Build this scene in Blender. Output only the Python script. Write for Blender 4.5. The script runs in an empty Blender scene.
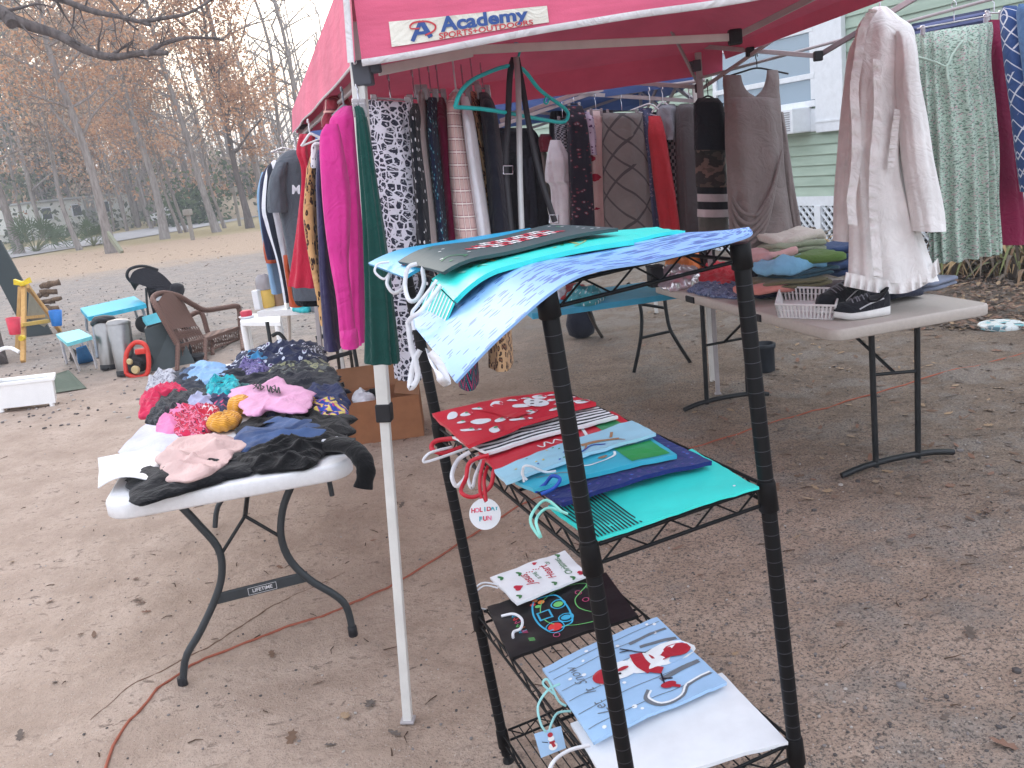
import bpy, bmesh, math, random
from mathutils import Vector, Matrix, noise
from mathutils.geometry import tessellate_polygon
random.seed(7)
scene = bpy.context.scene
COL = scene.collection
V = Vector
# ------------------------------------------------------------------ camera model (solved from the photograph)
FOC = 900.27
CR = V((0.99333321, -0.02778637, -0.11187967)); CU = V((0.11527855, 0.23942988, 0.96404574)); CW = V((0.0, 0.97051597, -0.24103682))
CO = V((0.0, 0.0, 1.54737))
def ray(px, py): return CW + CR * ((px - 512) / FOC) - CU * ((py - 384) / FOC)
def D(px, py, d): return CO + ray(px, py) * d                      # point at view depth d
def P(px, py, z=0.0):                                              # point on a level plane
    r = ray(px, py); return CO + r * ((z - CO.z) / r.z)
def PL(px, py, o, n):                                              # point on any plane
    r = ray(px, py); return CO + r * ((o - CO).dot(n) / r.dot(n))
def depth_of(p): return (p - CO).dot(CW)
def pix(p):
    q = p - CO; z = q.dot(CW); return (512 + FOC * q.dot(CR) / z, 384 - FOC * q.dot(CU) / z)

cam_data = bpy.data.cameras.new('camera'); cam = bpy.data.objects.new('camera', cam_data); COL.objects.link(cam)
cam_data.sensor_width = 36; cam_data.lens = FOC / 1024 * 36; cam_data.clip_start = 0.05; cam_data.clip_end = 2000
cam.matrix_world = Matrix(((CR.x, CU.x, -CW.x, CO.x), (CR.y, CU.y, -CW.y, CO.y), (CR.z, CU.z, -CW.z, CO.z), (0, 0, 0, 1)))
scene.camera = cam

# ------------------------------------------------------------------ colours and materials
def lin(c):
    c /= 255.0
    return c / 12.92 if c <= 0.04045 else ((c + 0.055) / 1.055) ** 2.4
def S(r, g, b, k=1.0): return (min(1, lin(r) * k), min(1, lin(g) * k), min(1, lin(b) * k), 1.0)
MATS = {}
class NT:
    """short-hand for node trees"""
    def __init__(s, name, rough=0.8, spec=0.3, sheen=0.0, metal=0.0):
        s.m = bpy.data.materials.new(name); s.m.use_nodes = True; s.t = s.m.node_tree
        s.b = s.t.nodes['Principled BSDF']; s.out = s.t.nodes['Material Output']
        s.set('Roughness', rough); s.set('Specular IOR Level', spec); s.set('Metallic', metal)
        if sheen: s.set('Sheen Weight', sheen)
    def set(s, k, v):
        if hasattr(v, 'is_linked') or isinstance(v, bpy.types.NodeSocket): s.t.links.new(v, s.b.inputs[k])
        else: s.b.inputs[k].default_value = v
    def n(s, kind, ins=None, **props):
        nd = s.t.nodes.new(kind)
        for k, v in props.items(): setattr(nd, k, v)
        for k, v in (ins or {}).items():
            if isinstance(v, bpy.types.NodeSocket): s.t.links.new(v, nd.inputs[k])
            else: nd.inputs[k].default_value = v
        return nd
    def uv(s): return s.n('ShaderNodeUVMap').outputs[0]
    def obj(s): return s.n('ShaderNodeTexCoord').outputs['Object']
    def geo(s): return s.n('ShaderNodeNewGeometry').outputs['Position']
    def map(s, vec, scale=(1, 1, 1), rot=(0, 0, 0), loc=(0, 0, 0)):
        return s.n('ShaderNodeMapping', {'Vector': vec, 'Scale': scale, 'Rotation': rot, 'Location': loc}).outputs[0]
    def noise(s, vec, scale, detail=4, rough=0.55, out='Fac', dist=0.0):
        return s.n('ShaderNodeTexNoise', {'Vector': vec, 'Scale': scale, 'Detail': detail, 'Roughness': rough, 'Distortion': dist}).outputs[out]
    def vor(s, vec, scale, out='Distance', feature='F1', rand=1.0):
        return s.n('ShaderNodeTexVoronoi', {'Vector': vec, 'Scale': scale, 'Randomness': rand}, feature=feature).outputs[out]
    def wave(s, vec, scale, dist=0.0, direction='X', profile='SIN', dscale=1.0):
        return s.n('ShaderNodeTexWave', {'Vector': vec, 'Scale': scale, 'Distortion': dist, 'Detail': 1.0, 'Detail Scale': dscale}, bands_direction=direction, wave_profile=profile).outputs['Fac']
    def ramp(s, fac, stops, mode='LINEAR'):
        r = s.n('ShaderNodeValToRGB', {'Fac': fac}); cr = r.color_ramp; cr.interpolation = mode
        while len(cr.elements) < len(stops): cr.elements.new(0.5)
        for e, (p, c) in zip(cr.elements, stops): e.position = p; e.color = c if len(c) == 4 else (*c, 1)
        return r.outputs['Color']
    def mix(s, fac, a, b, blend='MIX'):
        m = s.n('ShaderNodeMix', {}, data_type='RGBA', blend_type=blend)
        for k, v in ((0, fac), (6, a), (7, b)):
            if isinstance(v, bpy.types.NodeSocket): s.t.links.new(v, m.inputs[k])
            else: m.inputs[k].default_value = v
        return m.outputs[2]
    def math(s, op, a, b=0.0, c=0.0):
        m = s.n('ShaderNodeMath', {}, operation=op)
        for k, v in enumerate((a, b, c)):
            if isinstance(v, bpy.types.NodeSocket): s.t.links.new(v, m.inputs[k])
            else: m.inputs[k].default_value = v
        return m.outputs[0]
    def sstep(s, x, lo, hi):
        return s.n('ShaderNodeMapRange', {'Value': x, 'From Min': lo, 'From Max': hi}, interpolation_type='SMOOTHSTEP').outputs[0]
    def sep(s, vec): return s.n('ShaderNodeSeparateXYZ', {'Vector': vec}).outputs
    def bump(s, h, strength=0.3, dist=0.01):
        s.set('Normal', s.n('ShaderNodeBump', {'Height': h, 'Strength': strength, 'Distance': dist}).outputs[0])
    def translucent(s, color, amount):
        tr = s.n('ShaderNodeBsdfTranslucent', {'Color': color}); mx = s.n('ShaderNodeMixShader', {0: amount})
        s.t.links.new(s.b.outputs[0], mx.inputs[1]); s.t.links.new(tr.outputs[0], mx.inputs[2]); s.t.links.new(mx.outputs[0], s.out.inputs[0])

def cached(f):
    def g(name, *a, **k):
        if name not in MATS: MATS[name] = f(name, *a, **k)
        return MATS[name]
    return g
def fabric_finish(t, col, weave=900, bump=0.25):
    v = t.obj()
    n1 = t.noise(v, 9, 3); mott = t.ramp(n1, [(0.25, (0.80, 0.80, 0.80)), (0.75, (1.08, 1.08, 1.08))])
    t.set('Base Color', t.mix(0.8, col, mott, 'MULTIPLY'))
    f = t.noise(v, weave, 1); w = t.noise(v, 9, 3, 0.55, dist=1.6); w2 = t.noise(v, 30, 4, 0.6); rdg = t.math('SUBTRACT', 1.0, t.math('MULTIPLY', t.math('ABSOLUTE', t.math('SUBTRACT', w, 0.5)), 5.0))
    t.bump(t.math('ADD', t.math('MULTIPLY', f, 0.10), t.math('ADD', t.math('MULTIPLY', w2, 0.5), t.math('MULTIPLY', rdg, 0.55))), bump * 1.6, 0.016)
@cached
def fabric(name, c, sheen=0.15):
    t = NT(name, 0.92, 0.15, sheen); rgb = t.n('ShaderNodeRGB'); rgb.outputs[0].default_value = c
    fabric_finish(t, rgb.outputs[0]); return t.m
@cached
def pattern(name, kind, c1, c2, c3=None, sc=1.0):
    """printed cloth; the pattern runs in metres along the cloth"""
    t = NT(name, 0.9, 0.15, 0.1); uv = t.uv()
    if kind == 'dots':
        d = t.vor(uv, 22 * sc, rand=0.35); col = t.mix(t.math('LESS_THAN', d, 0.2), c1, c2)
    elif kind == 'links':
        w = t.map(uv, (1, 0.6, 1)); d = t.vor(w, 40 * sc, feature='DISTANCE_TO_EDGE', rand=0.8)
        n = t.noise(uv, 55 * sc, 2, dist=1.5); k = t.math('MULTIPLY', t.math('GREATER_THAN', d, 0.10), t.math('GREATER_THAN', n, 0.40)); col = t.mix(k, c1, c2)
    elif kind == 'plaid':
        xyz = t.sep(uv); col = None
        a = t.math('FRACT', t.math('MULTIPLY', xyz[0], 16 * sc)); b = t.math('FRACT', t.math('MULTIPLY', xyz[1], 14 * sc))
        la = t.math('LESS_THAN', a, 0.28); lb = t.math('LESS_THAN', b, 0.28)
        ta = t.math('LESS_THAN', t.math('ABSOLUTE', t.math('SUBTRACT', a, 0.14)), 0.05); tb = t.math('LESS_THAN', t.math('ABSOLUTE', t.math('SUBTRACT', b, 0.14)), 0.05)
        col = t.mix(t.math('MULTIPLY', la, 0.55), c1, c2); col = t.mix(t.math('MULTIPLY', lb, 0.55), col, c2)
        col = t.mix(t.math('MAXIMUM', ta, tb), col, c3 or c2)
    elif kind == 'leopard':
        d = t.vor(t.map(uv, (1, 0.75, 1)), 55 * sc); n = t.noise(uv, 60 * sc, 2)
        k = t.math('ADD', d, t.math('MULTIPLY', n, 0.5)); col = t.ramp(k, [(0.0, c3 or c1), (0.42, c3 or c1), (0.45, c2), (0.66, c2), (0.69, c1)], 'CONSTANT')
    elif kind == 'flowers':
        d = t.vor(uv, 26 * sc); n = t.noise(uv, 60 * sc, 3); q = t.vor(uv, 26 * sc, out='Color')
        k = t.math('ADD', d, t.math('MULTIPLY', n, 0.35)); col = t.ramp(k, [(0, c3 or c2), (0.33, c2), (0.47, c1)], 'CONSTANT')
    elif kind == 'ditsy':
        n = t.noise(uv, 75 * sc, 3, 0.7, 'Color', 0.6); s3 = t.n('ShaderNodeSeparateColor', {'Color': n}).outputs
        col = t.mix(t.math('GREATER_THAN', s3[0], 0.54), c1, c2); col = t.mix(t.math('GREATER_THAN', s3[1], 0.60), col, c3 or c1)
    elif kind == 'camo':
        n = t.noise(uv, 9 * sc, 3, 0.5); col = t.ramp(n, [(0, c1), (0.42, c2), (0.55, c3 or c1), (0.64, c1)], 'CONSTANT')
    elif kind == 'stripes':
        k = t.math('FRACT', t.math('MULTIPLY', t.sep(uv)[1], 16 * sc)); col = t.mix(t.math('LESS_THAN', k, 0.5), c1, c2)
    elif kind == 'stripes_x':
        k = t.math('FRACT', t.math('MULTIPLY', t.sep(uv)[0], 16 * sc)); col = t.mix(t.math('LESS_THAN', k, 0.5), c1, c2)
    elif kind == 'diag':
        x = t.sep(uv); a = t.math('FRACT', t.math('MULTIPLY', t.math('ADD', x[0], t.math('MULTIPLY', x[1], 0.7)), 7 * sc)); b = t.math('FRACT', t.math('MULTIPLY', t.math('SUBTRACT', x[0], t.math('MULTIPLY', x[1], 0.8)), 6 * sc))
        g = t.math('GREATER_THAN', t.noise(uv, 7, 1), 0.45)
        k = t.math('MAXIMUM', t.math('MULTIPLY', t.math('LESS_THAN', a, 0.13), g), t.math('LESS_THAN', b, 0.10)); col = t.mix(k, c1, c2)
    elif kind == 'swirl':
        d = t.wave(uv, 14 * sc, 9.0, 'DIAGONAL', dscale=2.0); col = t.ramp(d, [(0, c1), (0.4, c2), (0.7, c3 or c1)], 'CONSTANT')
    elif kind == 'check':
        ck = t.n('ShaderNodeTexChecker', {'Vector': uv, 'Scale': 60 * sc, 'Color1': c1, 'Color2': c2}); col = ck.outputs[0]
    elif kind == 'dashes':
        w = t.map(uv, (0.35, 1, 1)); d = t.vor(w, 60 * sc, rand=0.7); n = t.noise(uv, 9, 2); k = t.math('LESS_THAN', t.math('ADD', d, t.math('MULTIPLY', n, 0.25)), 0.47); col = t.mix(k, c1, c2)
    elif kind == 'tribal':
        x = t.sep(uv); z = t.math('PINGPONG', t.math('MULTIPLY', x[0], 9 * sc), 0.5); k = t.math('FRACT', t.math('MULTIPLY', t.math('ADD', x[1], t.math('MULTIPLY', z, 0.12)), 13 * sc))
        ck = t.math('GREATER_THAN', t.vor(uv, 90 * sc, rand=0.2), 0.35); col = t.ramp(k, [(0, c1), (0.3, c2), (0.45, c1), (0.7, c3 or c2)], 'CONSTANT'); col = t.mix(t.math('MULTIPLY', ck, 0.45), col, c1)
    else: raise ValueError(kind)
    fabric_finish(t, col); return t.m
@cached
def plain(name, c, rough=0.5, spec=0.4, metal=0.0, var=0.12, bump=0.0, nscale=14):
    t = NT(name, rough, spec, 0, metal); n = t.noise(t.obj(), nscale, 5, 0.6)
    lo = tuple(x * (1 - var) for x in c[:3]); hi = tuple(min(1, x * (1 + var)) for x in c[:3])
    t.set('Base Color', t.ramp(n, [(0.3, lo), (0.7, hi)]))
    if bump: t.bump(t.noise(t.obj(), nscale * 6, 4), bump, 0.004)
    t.set('Roughness', t.n('ShaderNodeMapRange', {'Value': n, 'To Min': max(0.03, rough - 0.08), 'To Max': min(1, rough + 0.1)}).outputs[0])
    return t.m
@cached
def paper(name, c, rough=0.35):
    t = NT(name, rough, 0.45); n = t.noise(t.obj(), 25, 3)
    t.set('Base Color', t.ramp(n, [(0.3, tuple(x * 0.95 for x in c[:3])), (0.7, tuple(min(1, x * 1.03) for x in c[:3]))])); t.bump(t.noise(t.obj(), 18, 3), 0.12, 0.01); return t.m
@cached
def wood(name, c1, c2, rough=0.7):
    t = NT(name, rough, 0.25); v = t.map(t.obj(), (14, 14, 2)); n = t.noise(v, 3, 5, 0.6); t.set('Base Color', t.ramp(n, [(0.3, c1), (0.7, c2)])); t.bump(n, 0.25, 0.01); return t.m

# ------------------------------------------------------------------ mesh builder
class MB:
    def __init__(s): s.v = []; s.f = []; s.mi = []; s.uvs = []; s.sm = []
    def add(s, verts, faces, mi=0, uvs=None, smooth=True):
        o = len(s.v); s.v.extend(V(p) for p in verts)
        for f in faces: s.f.append(tuple(o + i for i in f)); s.mi.append(mi); s.sm.append(smooth); s.uvs.append([uvs[i] for i in f] if uvs else None)
    def grid(s, pts, mi=0, uvs=None, closed=False, smooth=True):
        """pts[i][j]; closed joins the last column to the first"""
        nr, nc = len(pts), len(pts[0]); fl = [p for r in pts for p in r]; fu = [p for r in uvs for p in r] if uvs else None; fs = []
        for i in range(nr - 1):
            for j in range(nc if closed else nc - 1):
                k = (j + 1) % nc; fs.append((i * nc + j, i * nc + k, (i + 1) * nc + k, (i + 1) * nc + j))
        s.add(fl, fs, mi, fu, smooth)
    def box(s, c, size, ax=None, mi=0, bev=0.0):
        c = V(c); sx, sy, sz = (k / 2 for k in size); A = ax or (V((1, 0, 0)), V((0, 1, 0)), V((0, 0, 1)))
        if bev <= 0 or min(sx, sy, sz) < bev * 1.05:
            vs = [c + A[0] * x * sx + A[1] * y * sy + A[2] * z * sz for x in (-1, 1) for y in (-1, 1) for z in (-1, 1)]
            s.add(vs, [(0, 1, 3, 2), (4, 6, 7, 5), (0, 4, 5, 1), (2, 3, 7, 6), (0, 2, 6, 4), (1, 5, 7, 3)], mi, smooth=False); return
        bm = bmesh.new(); bmesh.ops.create_cube(bm, size=2)
        for v in bm.verts: v.co = V((v.co.x * sx, v.co.y * sy, v.co.z * sz))
        bmesh.ops.bevel(bm, geom=bm.edges[:], offset=bev, segments=2, affect='EDGES', profile=0.5)
        bm.verts.index_update(); s.add([c + A[0] * v.co.x + A[1] * v.co.y + A[2] * v.co.z for v in bm.verts], [[v.index for v in f.verts] for f in bm.faces], mi, smooth=False); bm.free()
    def tube(s, pts, r, n=8, mi=0, caps=True, flat=1.0, smooth=True):
        pts = [V(p) for p in pts]; rs = r if isinstance(r, (list, tuple)) else [r] * len(pts); rings = []; up = None
        for i, p in enumerate(pts):
            t = (pts[min(i + 1, len(pts) - 1)] - pts[max(i - 1, 0)]); t = t.normalized() if t.length > 1e-9 else V((0, 0, 1))
            if up is None: up = t.orthogonal().normalized() if abs(t.z) > 0.95 else V((0, 0, 1))
            a = t.cross(up)
            a = a.normalized() if a.length > 1e-6 else t.orthogonal().normalized()
            up = a.cross(t).normalized()
            rings.append([p + a * math.cos(2 * math.pi * k / n) * rs[i] + up * math.sin(2 * math.pi * k / n) * rs[i] * flat for k in range(n)])
        s.grid(rings, mi, closed=True, smooth=smooth)
        if caps:
            s.add(rings[0], [tuple(range(n))], mi, smooth=False); s.add(rings[-1], [tuple(range(n - 1, -1, -1))], mi, smooth=False)
    def bar(s, a, b, w, h, mi=0, up=V((0, 0, 1)), bev=0.0):
        a, b = V(a), V(b); t = (b - a).normalized(); x = t.cross(up)
        if x.length < 1e-4: x = t.cross(V((0, 1, 0)))
        x.normalize(); u = x.cross(t); s.box((a + b) / 2, ((b - a).length, w, h), (t, x, u), mi, bev)
    def ribbon(s, pts, w, mi=0, side=None, th=0.0012, n=26):
        """a flat strip of cloth or paper through the points"""
        pts = crv([V(p) for p in pts], n); a = []; b = []
        for i, p in enumerate(pts):
            t = (pts[min(i + 1, len(pts) - 1)] - pts[max(i - 1, 0)]).normalized(); sd = side if side is not None else V((0, 1, 0)).cross(t)
            sd = (sd - t * sd.dot(t)); sd = sd.normalized() if sd.length > 1e-5 else t.orthogonal().normalized()
            nn = sd.cross(t).normalized(); a.append([p - sd * w / 2 + nn * th, p + sd * w / 2 + nn * th]); b.append([p + sd * w / 2 - nn * th, p - sd * w / 2 - nn * th])
        s.grid([x + y for x, y in zip(a, b)], mi, closed=True)
    def lathe(s, c, prof, n=20, mi=0, ax=V((0, 0, 1)), caps=True):
        ax = V(ax).normalized(); x = ax.orthogonal().normalized(); y = ax.cross(x); c = V(c)
        rings = [[c + ax * z + x * math.cos(2 * math.pi * k / n) * r + y * math.sin(2 * math.pi * k / n) * r for k in range(n)] for r, z in prof]
        s.grid(rings, mi, closed=True)
        if caps:
            s.add(rings[0], [tuple(range(n - 1, -1, -1))], mi, smooth=False); s.add(rings[-1], [tuple(range(n))], mi, smooth=False)
    def poly(s, pts, mi=0): s.add(pts, [tuple(range(len(pts)))], mi, smooth=False)
    def slab(s, pts, th, mi=0, down=V((0, 0, -1))):
        n = len(pts); lo = [V(p) + down * th for p in pts]; s.add(list(pts) + lo, [tuple(range(n)), tuple(range(2 * n - 1, n - 1, -1))] + [(i, i + n, (i + 1) % n + n, (i + 1) % n) for i in range(n)], mi, smooth=False)
    def build(s, name, mats, parent=None, base=None):
        mats = mats if isinstance(mats, (list, tuple)) else [mats]
        if parent is not None: o0 = parent.location.copy(); q = parent.parent
        else:
            if base is None:
                zs = min(p.z for p in s.v); cx = sum(p.x for p in s.v) / len(s.v); cy = sum(p.y for p in s.v) / len(s.v); base = V((cx, cy, zs))
            o0 = V(base)
        if parent is not None:
            o0 = parent['_w']; o0 = V(o0)
        me = bpy.data.meshes.new(name); me.from_pydata([p - o0 for p in s.v], [], s.f)
        for m in mats: me.materials.append(m)
        me.polygons.foreach_set('material_index', s.mi); me.polygons.foreach_set('use_smooth', s.sm)
        if any(u for u in s.uvs):
            L = me.uv_layers.new(name='UVMap'); k = 0; buf = []
            for f, u in zip(s.f, s.uvs):
                for i in range(len(f)): buf.extend(u[i] if u else (0, 0))
            L.data.foreach_set('uv', buf)
        me.update()
        ob = bpy.data.objects.new(name, me); COL.objects.link(ob)
        if parent is not None: ob.parent = parent
        else: ob.location = o0
        ob['_w'] = tuple(o0)
        return ob
def tag(o, label=None, cat=None, group=None, kind=None):
    if label: o['label'] = label
    if cat: o['category'] = cat
    if group: o['group'] = group
    if kind: o['kind'] = kind
    return o
def empty(name, loc, label=None, cat=None, group=None):
    o = bpy.data.objects.new(name, None); COL.objects.link(o); o.location = V(loc); o['_w'] = tuple(V(loc)); o.empty_display_size = 0.1
    return tag(o, label, cat, group)
def crv(pts, n):
    """Catmull-Rom through points (vectors or tuples of numbers)"""
    if len(pts) < 3:
        a, b = pts[0], pts[-1]; return [a + (b - a) * (i / (n - 1)) for i in range(n)]
    out = []; m = len(pts) - 1
    for i in range(n):
        t = i / (n - 1) * m; k = min(int(t), m - 1); f = t - k
        p0, p1, p2, p3 = pts[max(k - 1, 0)], pts[k], pts[k + 1], pts[min(k + 2, m)]
        out.append((p1 * 2 + (p2 - p0) * f + (p0 * 2 - p1 * 5 + p2 * 4 - p3) * f * f + (p1 * 3 - p0 - p2 * 3 + p3) * f ** 3) * 0.5)
    return out
def N3(p, s): return noise.noise(V(p) * s)

# cloth tube hung from above: rows of (y, x_left, x_right) in the photograph, at depth d
def cloth(mb, rows, d, thick=0.05, folds=7, amp=0.010, seed=0, mi=0, n=56, nv=30, hem=0.0, dr=None, tilt=0.0, topflat=True):
    rr = [V((r[0], r[1], r[2])) for r in rows]; rr = crv(rr, nv); rings = []; uvs = []; prev = None; vlen = 0; rnd = random.Random(seed); ph = rnd.uniform(0, 6.3)
    dr = d if dr is None else dr
    for i, r in enumerate(rr):
        t = i / (nv - 1); y, xl, xr = r
        L = D(xl, y + tilt * (xl - xr) * 0.5, d); R = D(xr, y + tilt * (xr - xl) * 0.5, dr); c = (L + R) / 2; e1 = (R - L) / 2; w = max(e1.length, 1e-4); x = e1 / w
        yv = x.cross(V((0, 0, 1))); yv = (yv if yv.length > 1e-3 else V((0, -1, 0))).normalized()
        if yv.dot(CO - c) < 0: yv = -yv
        th = thick * (0.25 + 0.75 * min(1, t * 4)) if topflat else thick
        if prev is not None: vlen += (c - prev).length
        prev = c; A = amp * (0.25 + 0.75 * t); ring = []; uu = []; peri = 4 * max(w, th)
        for k in range(n):
            a = 2 * math.pi * k / n; ca, sa = math.cos(a), math.sin(a)
            px = math.copysign(abs(ca) ** 0.85, ca) * w; py = math.copysign(abs(sa) ** 0.85, sa) * th
            nn = V((ca / w, sa / th)); nn.normalize()
            q = noise.noise(V((ca * 1.5 + seed * 3.1, sa * 1.5, t * 1.6 + seed)))
            rip = A * math.sin(folds * a + ph + 2.2 * q + 0.9 * t) * (0.65 + 0.7 * noise.noise(V((a * 1.3, t * 2.5, seed * 1.7)))) + A * 0.7 * noise.noise(V((ca * 3, sa * 3 + seed, t * 5)))
            edge = abs(ca) ** 4
            p = c + x * (px + nn.x * rip * (1 - 0.6 * edge)) + yv * (py + nn.y * rip)
            if hem and t > 0.9: p = p + V((0, 0, 1)) * hem * (t - 0.9) * 10 * math.sin(folds * a * 1.0 + ph + 1.0)
            ring.append(p); uu.append((k / n * peri if k <= n / 2 else (n - k) / n * peri, -vlen))
        rings.append(ring); uvs.append(uu)
    mb.grid(rings, mi, uvs, closed=True)
    mb.add(rings[0], [tuple(range(n))], mi, uvs[0])
    return rings
GARMENTS = []
def garment(name, label, cat, rows, mat, d, group=None, extra=None, **k):
    mb = MB(); cloth(mb, rows, d, **k)
    mats = mat if isinstance(mat, list) else [mat]
    if extra: extra(mb)
    o = mb.build(name, mats); tag(o, label, cat, group); return o

# cloth heaped or folded on a level top: outline given in the photograph
def heap(mb, px_poly, z0, H, seed=0, mi=0, n=96, nr=28, fold=14.0, crease=0.62, warp=None, flat=False, pin=True):
    pts = [P(x, y, z0) for x, y in px_poly]; m = len(pts); loop = crv(pts + [pts[0]], n + 1)[:-1]; c = sum(loop, V((0, 0, 0))) / n; loop = [b + (b - c) * (0.12 * noise.noise(b * 13 + V((seed, 2, 3))) + 0.07 * noise.noise(b * 34 + V((seed, 5, 1)))) for b in loop]
    rnd = random.Random(seed); ang = rnd.uniform(0, 6.28); dirv = V((math.cos(ang), math.sin(ang), 0)); so = V((seed * 7.13, seed * 3.7, seed * 1.9)); rings = []; uvs = []
    for i in range(nr + 1):
        r = 1 - i / nr; ring = []; uu = []
        for k in range(n):
            b = loop[k]; wob = 1 + 0.06 * noise.noise(b * 9 + so); p = c + (b - c) * r * wob
            q = p * fold + so; q = q + dirv * 1.2 * noise.noise(p * 5 + so); q = V((q.x * (1 + 0.6 * abs(dirv.y)), q.y * (1 + 0.6 * abs(dirv.x)), q.z))
            wq = noise.noise(p * 5.5 + so); w2 = noise.noise(p * 7.5 + so * 1.7 + V((4, 4, 4))); sd_ = V((-dirv.y, dirv.x, 0))
            am = 0.35 + 0.9 * abs(noise.noise(p * 4 + so * 0.6))
            rd = am * (1 - abs(math.sin((p.dot(dirv) * fold * 2.3 + 3.0 * wq))) ** 0.8) + 0.25 * wq; rd2 = 1 - abs(math.sin((p.dot(sd_ * 0.8 + dirv * 0.5) * fold * 3.3 + 3.2 * w2)))
            prof = (1 - r ** 7) ** 0.5 * (1.0 if flat else 0.72 + 0.28 * (1 - r * r))
            z = z0 + 0.003 + H * prof * ((1 - crease) + crease * (0.85 * rd + 0.35 * rd2 + 0.15)) + H * 0.10 * prof * noise.noise(p * 38 + so)
            ring.append(V((p.x, p.y, max(z, z0 + 0.002)))); uu.append((p.x, p.y))
        rings.append(ring); uvs.append(uu)
    if True:                                                   # the rolled lower lip of the cloth
        rings.insert(0, [V((p.x + (c.x - p.x) * .05, p.y + (c.y - p.y) * .05, max(0.0, z0 - 0.001))) for p in rings[0]]); uvs.insert(0, uvs[0]); rings[1] = [p + V((0, 0, H * (0.10 + 0.10 * noise.noise(p * 20)))) for p in rings[1]]
    mb.grid(rings, mi, uvs, closed=True)
    mb.add(rings[-1], [tuple(range(n))], mi, uvs[-1])
def pile(name, label, cat, px_poly, z0, H, mat, group=None, seed=0, **k):
    mb = MB(); heap(mb, px_poly, z0, H, seed, **k); o = mb.build(name, mat if isinstance(mat, list) else [mat]); return tag(o, label, cat, group)

# a folded garment: soft rounded slab, in layers
def folded(name, label, cat, c, w, dp, h, yaw, mat, group=None, seed=0, layers=2):
    mb = MB(); c = V(c); ax = V((math.cos(yaw), math.sin(yaw), 0)); ay = V((-math.sin(yaw), math.cos(yaw), 0)); n = 44
    for l in range(layers):
        hh = h / layers; rings = []; uvs = []; zb = c.z + l * hh
        for (s, zz) in ((0.0, 0.02), (0.7, 0.02), (0.93, 0.05), (1.0, 0.3), (1.0, 0.7), (0.94, 0.95), (0.75, 1.02), (0.4, 1.04), (0.0, 1.05)):
            ring = []; uu = []
            for k in range(n):
                a = 2 * math.pi * k / n; ca, sa = math.cos(a), math.sin(a); e = 0.42
                X = math.copysign(abs(ca) ** e, ca) * w / 2 * s; Y = math.copysign(abs(sa) ** e, sa) * dp / 2 * s
                q = noise.noise(V((X * 9 + seed, Y * 9, l * 3.3 + seed)))
                sag = -0.25 * hh * (abs(X) / (w / 2)) ** 3
                wz = hh * 0.35 * q * (zz > 0.5) + 0.55 * hh * noise.noise(V((X * 6 + seed * 2, Y * 6, seed))) + 0.3 * hh * noise.noise(V((X * 17 + seed * 2, Y * 17, seed)))
                ring.append(c * 1 + ax * (X * (1 + 0.14 * q)) + ay * (Y * (1 + 0.14 * q)) + V((0, 0, zb - c.z + hh * zz + wz + sag + 0.15 * hh))); uu.append((X, Y + zz * hh))
            rings.append(ring); uvs.append(uu)
        mb.grid(rings, 0, uvs, closed=True)
    lowest = min(p.z for p in mb.v); mb.v = [p - V((0, 0, lowest - c.z - 0.002)) for p in mb.v]
    o = mb.build(name, [mat]); return tag(o, label, cat, group)

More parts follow.
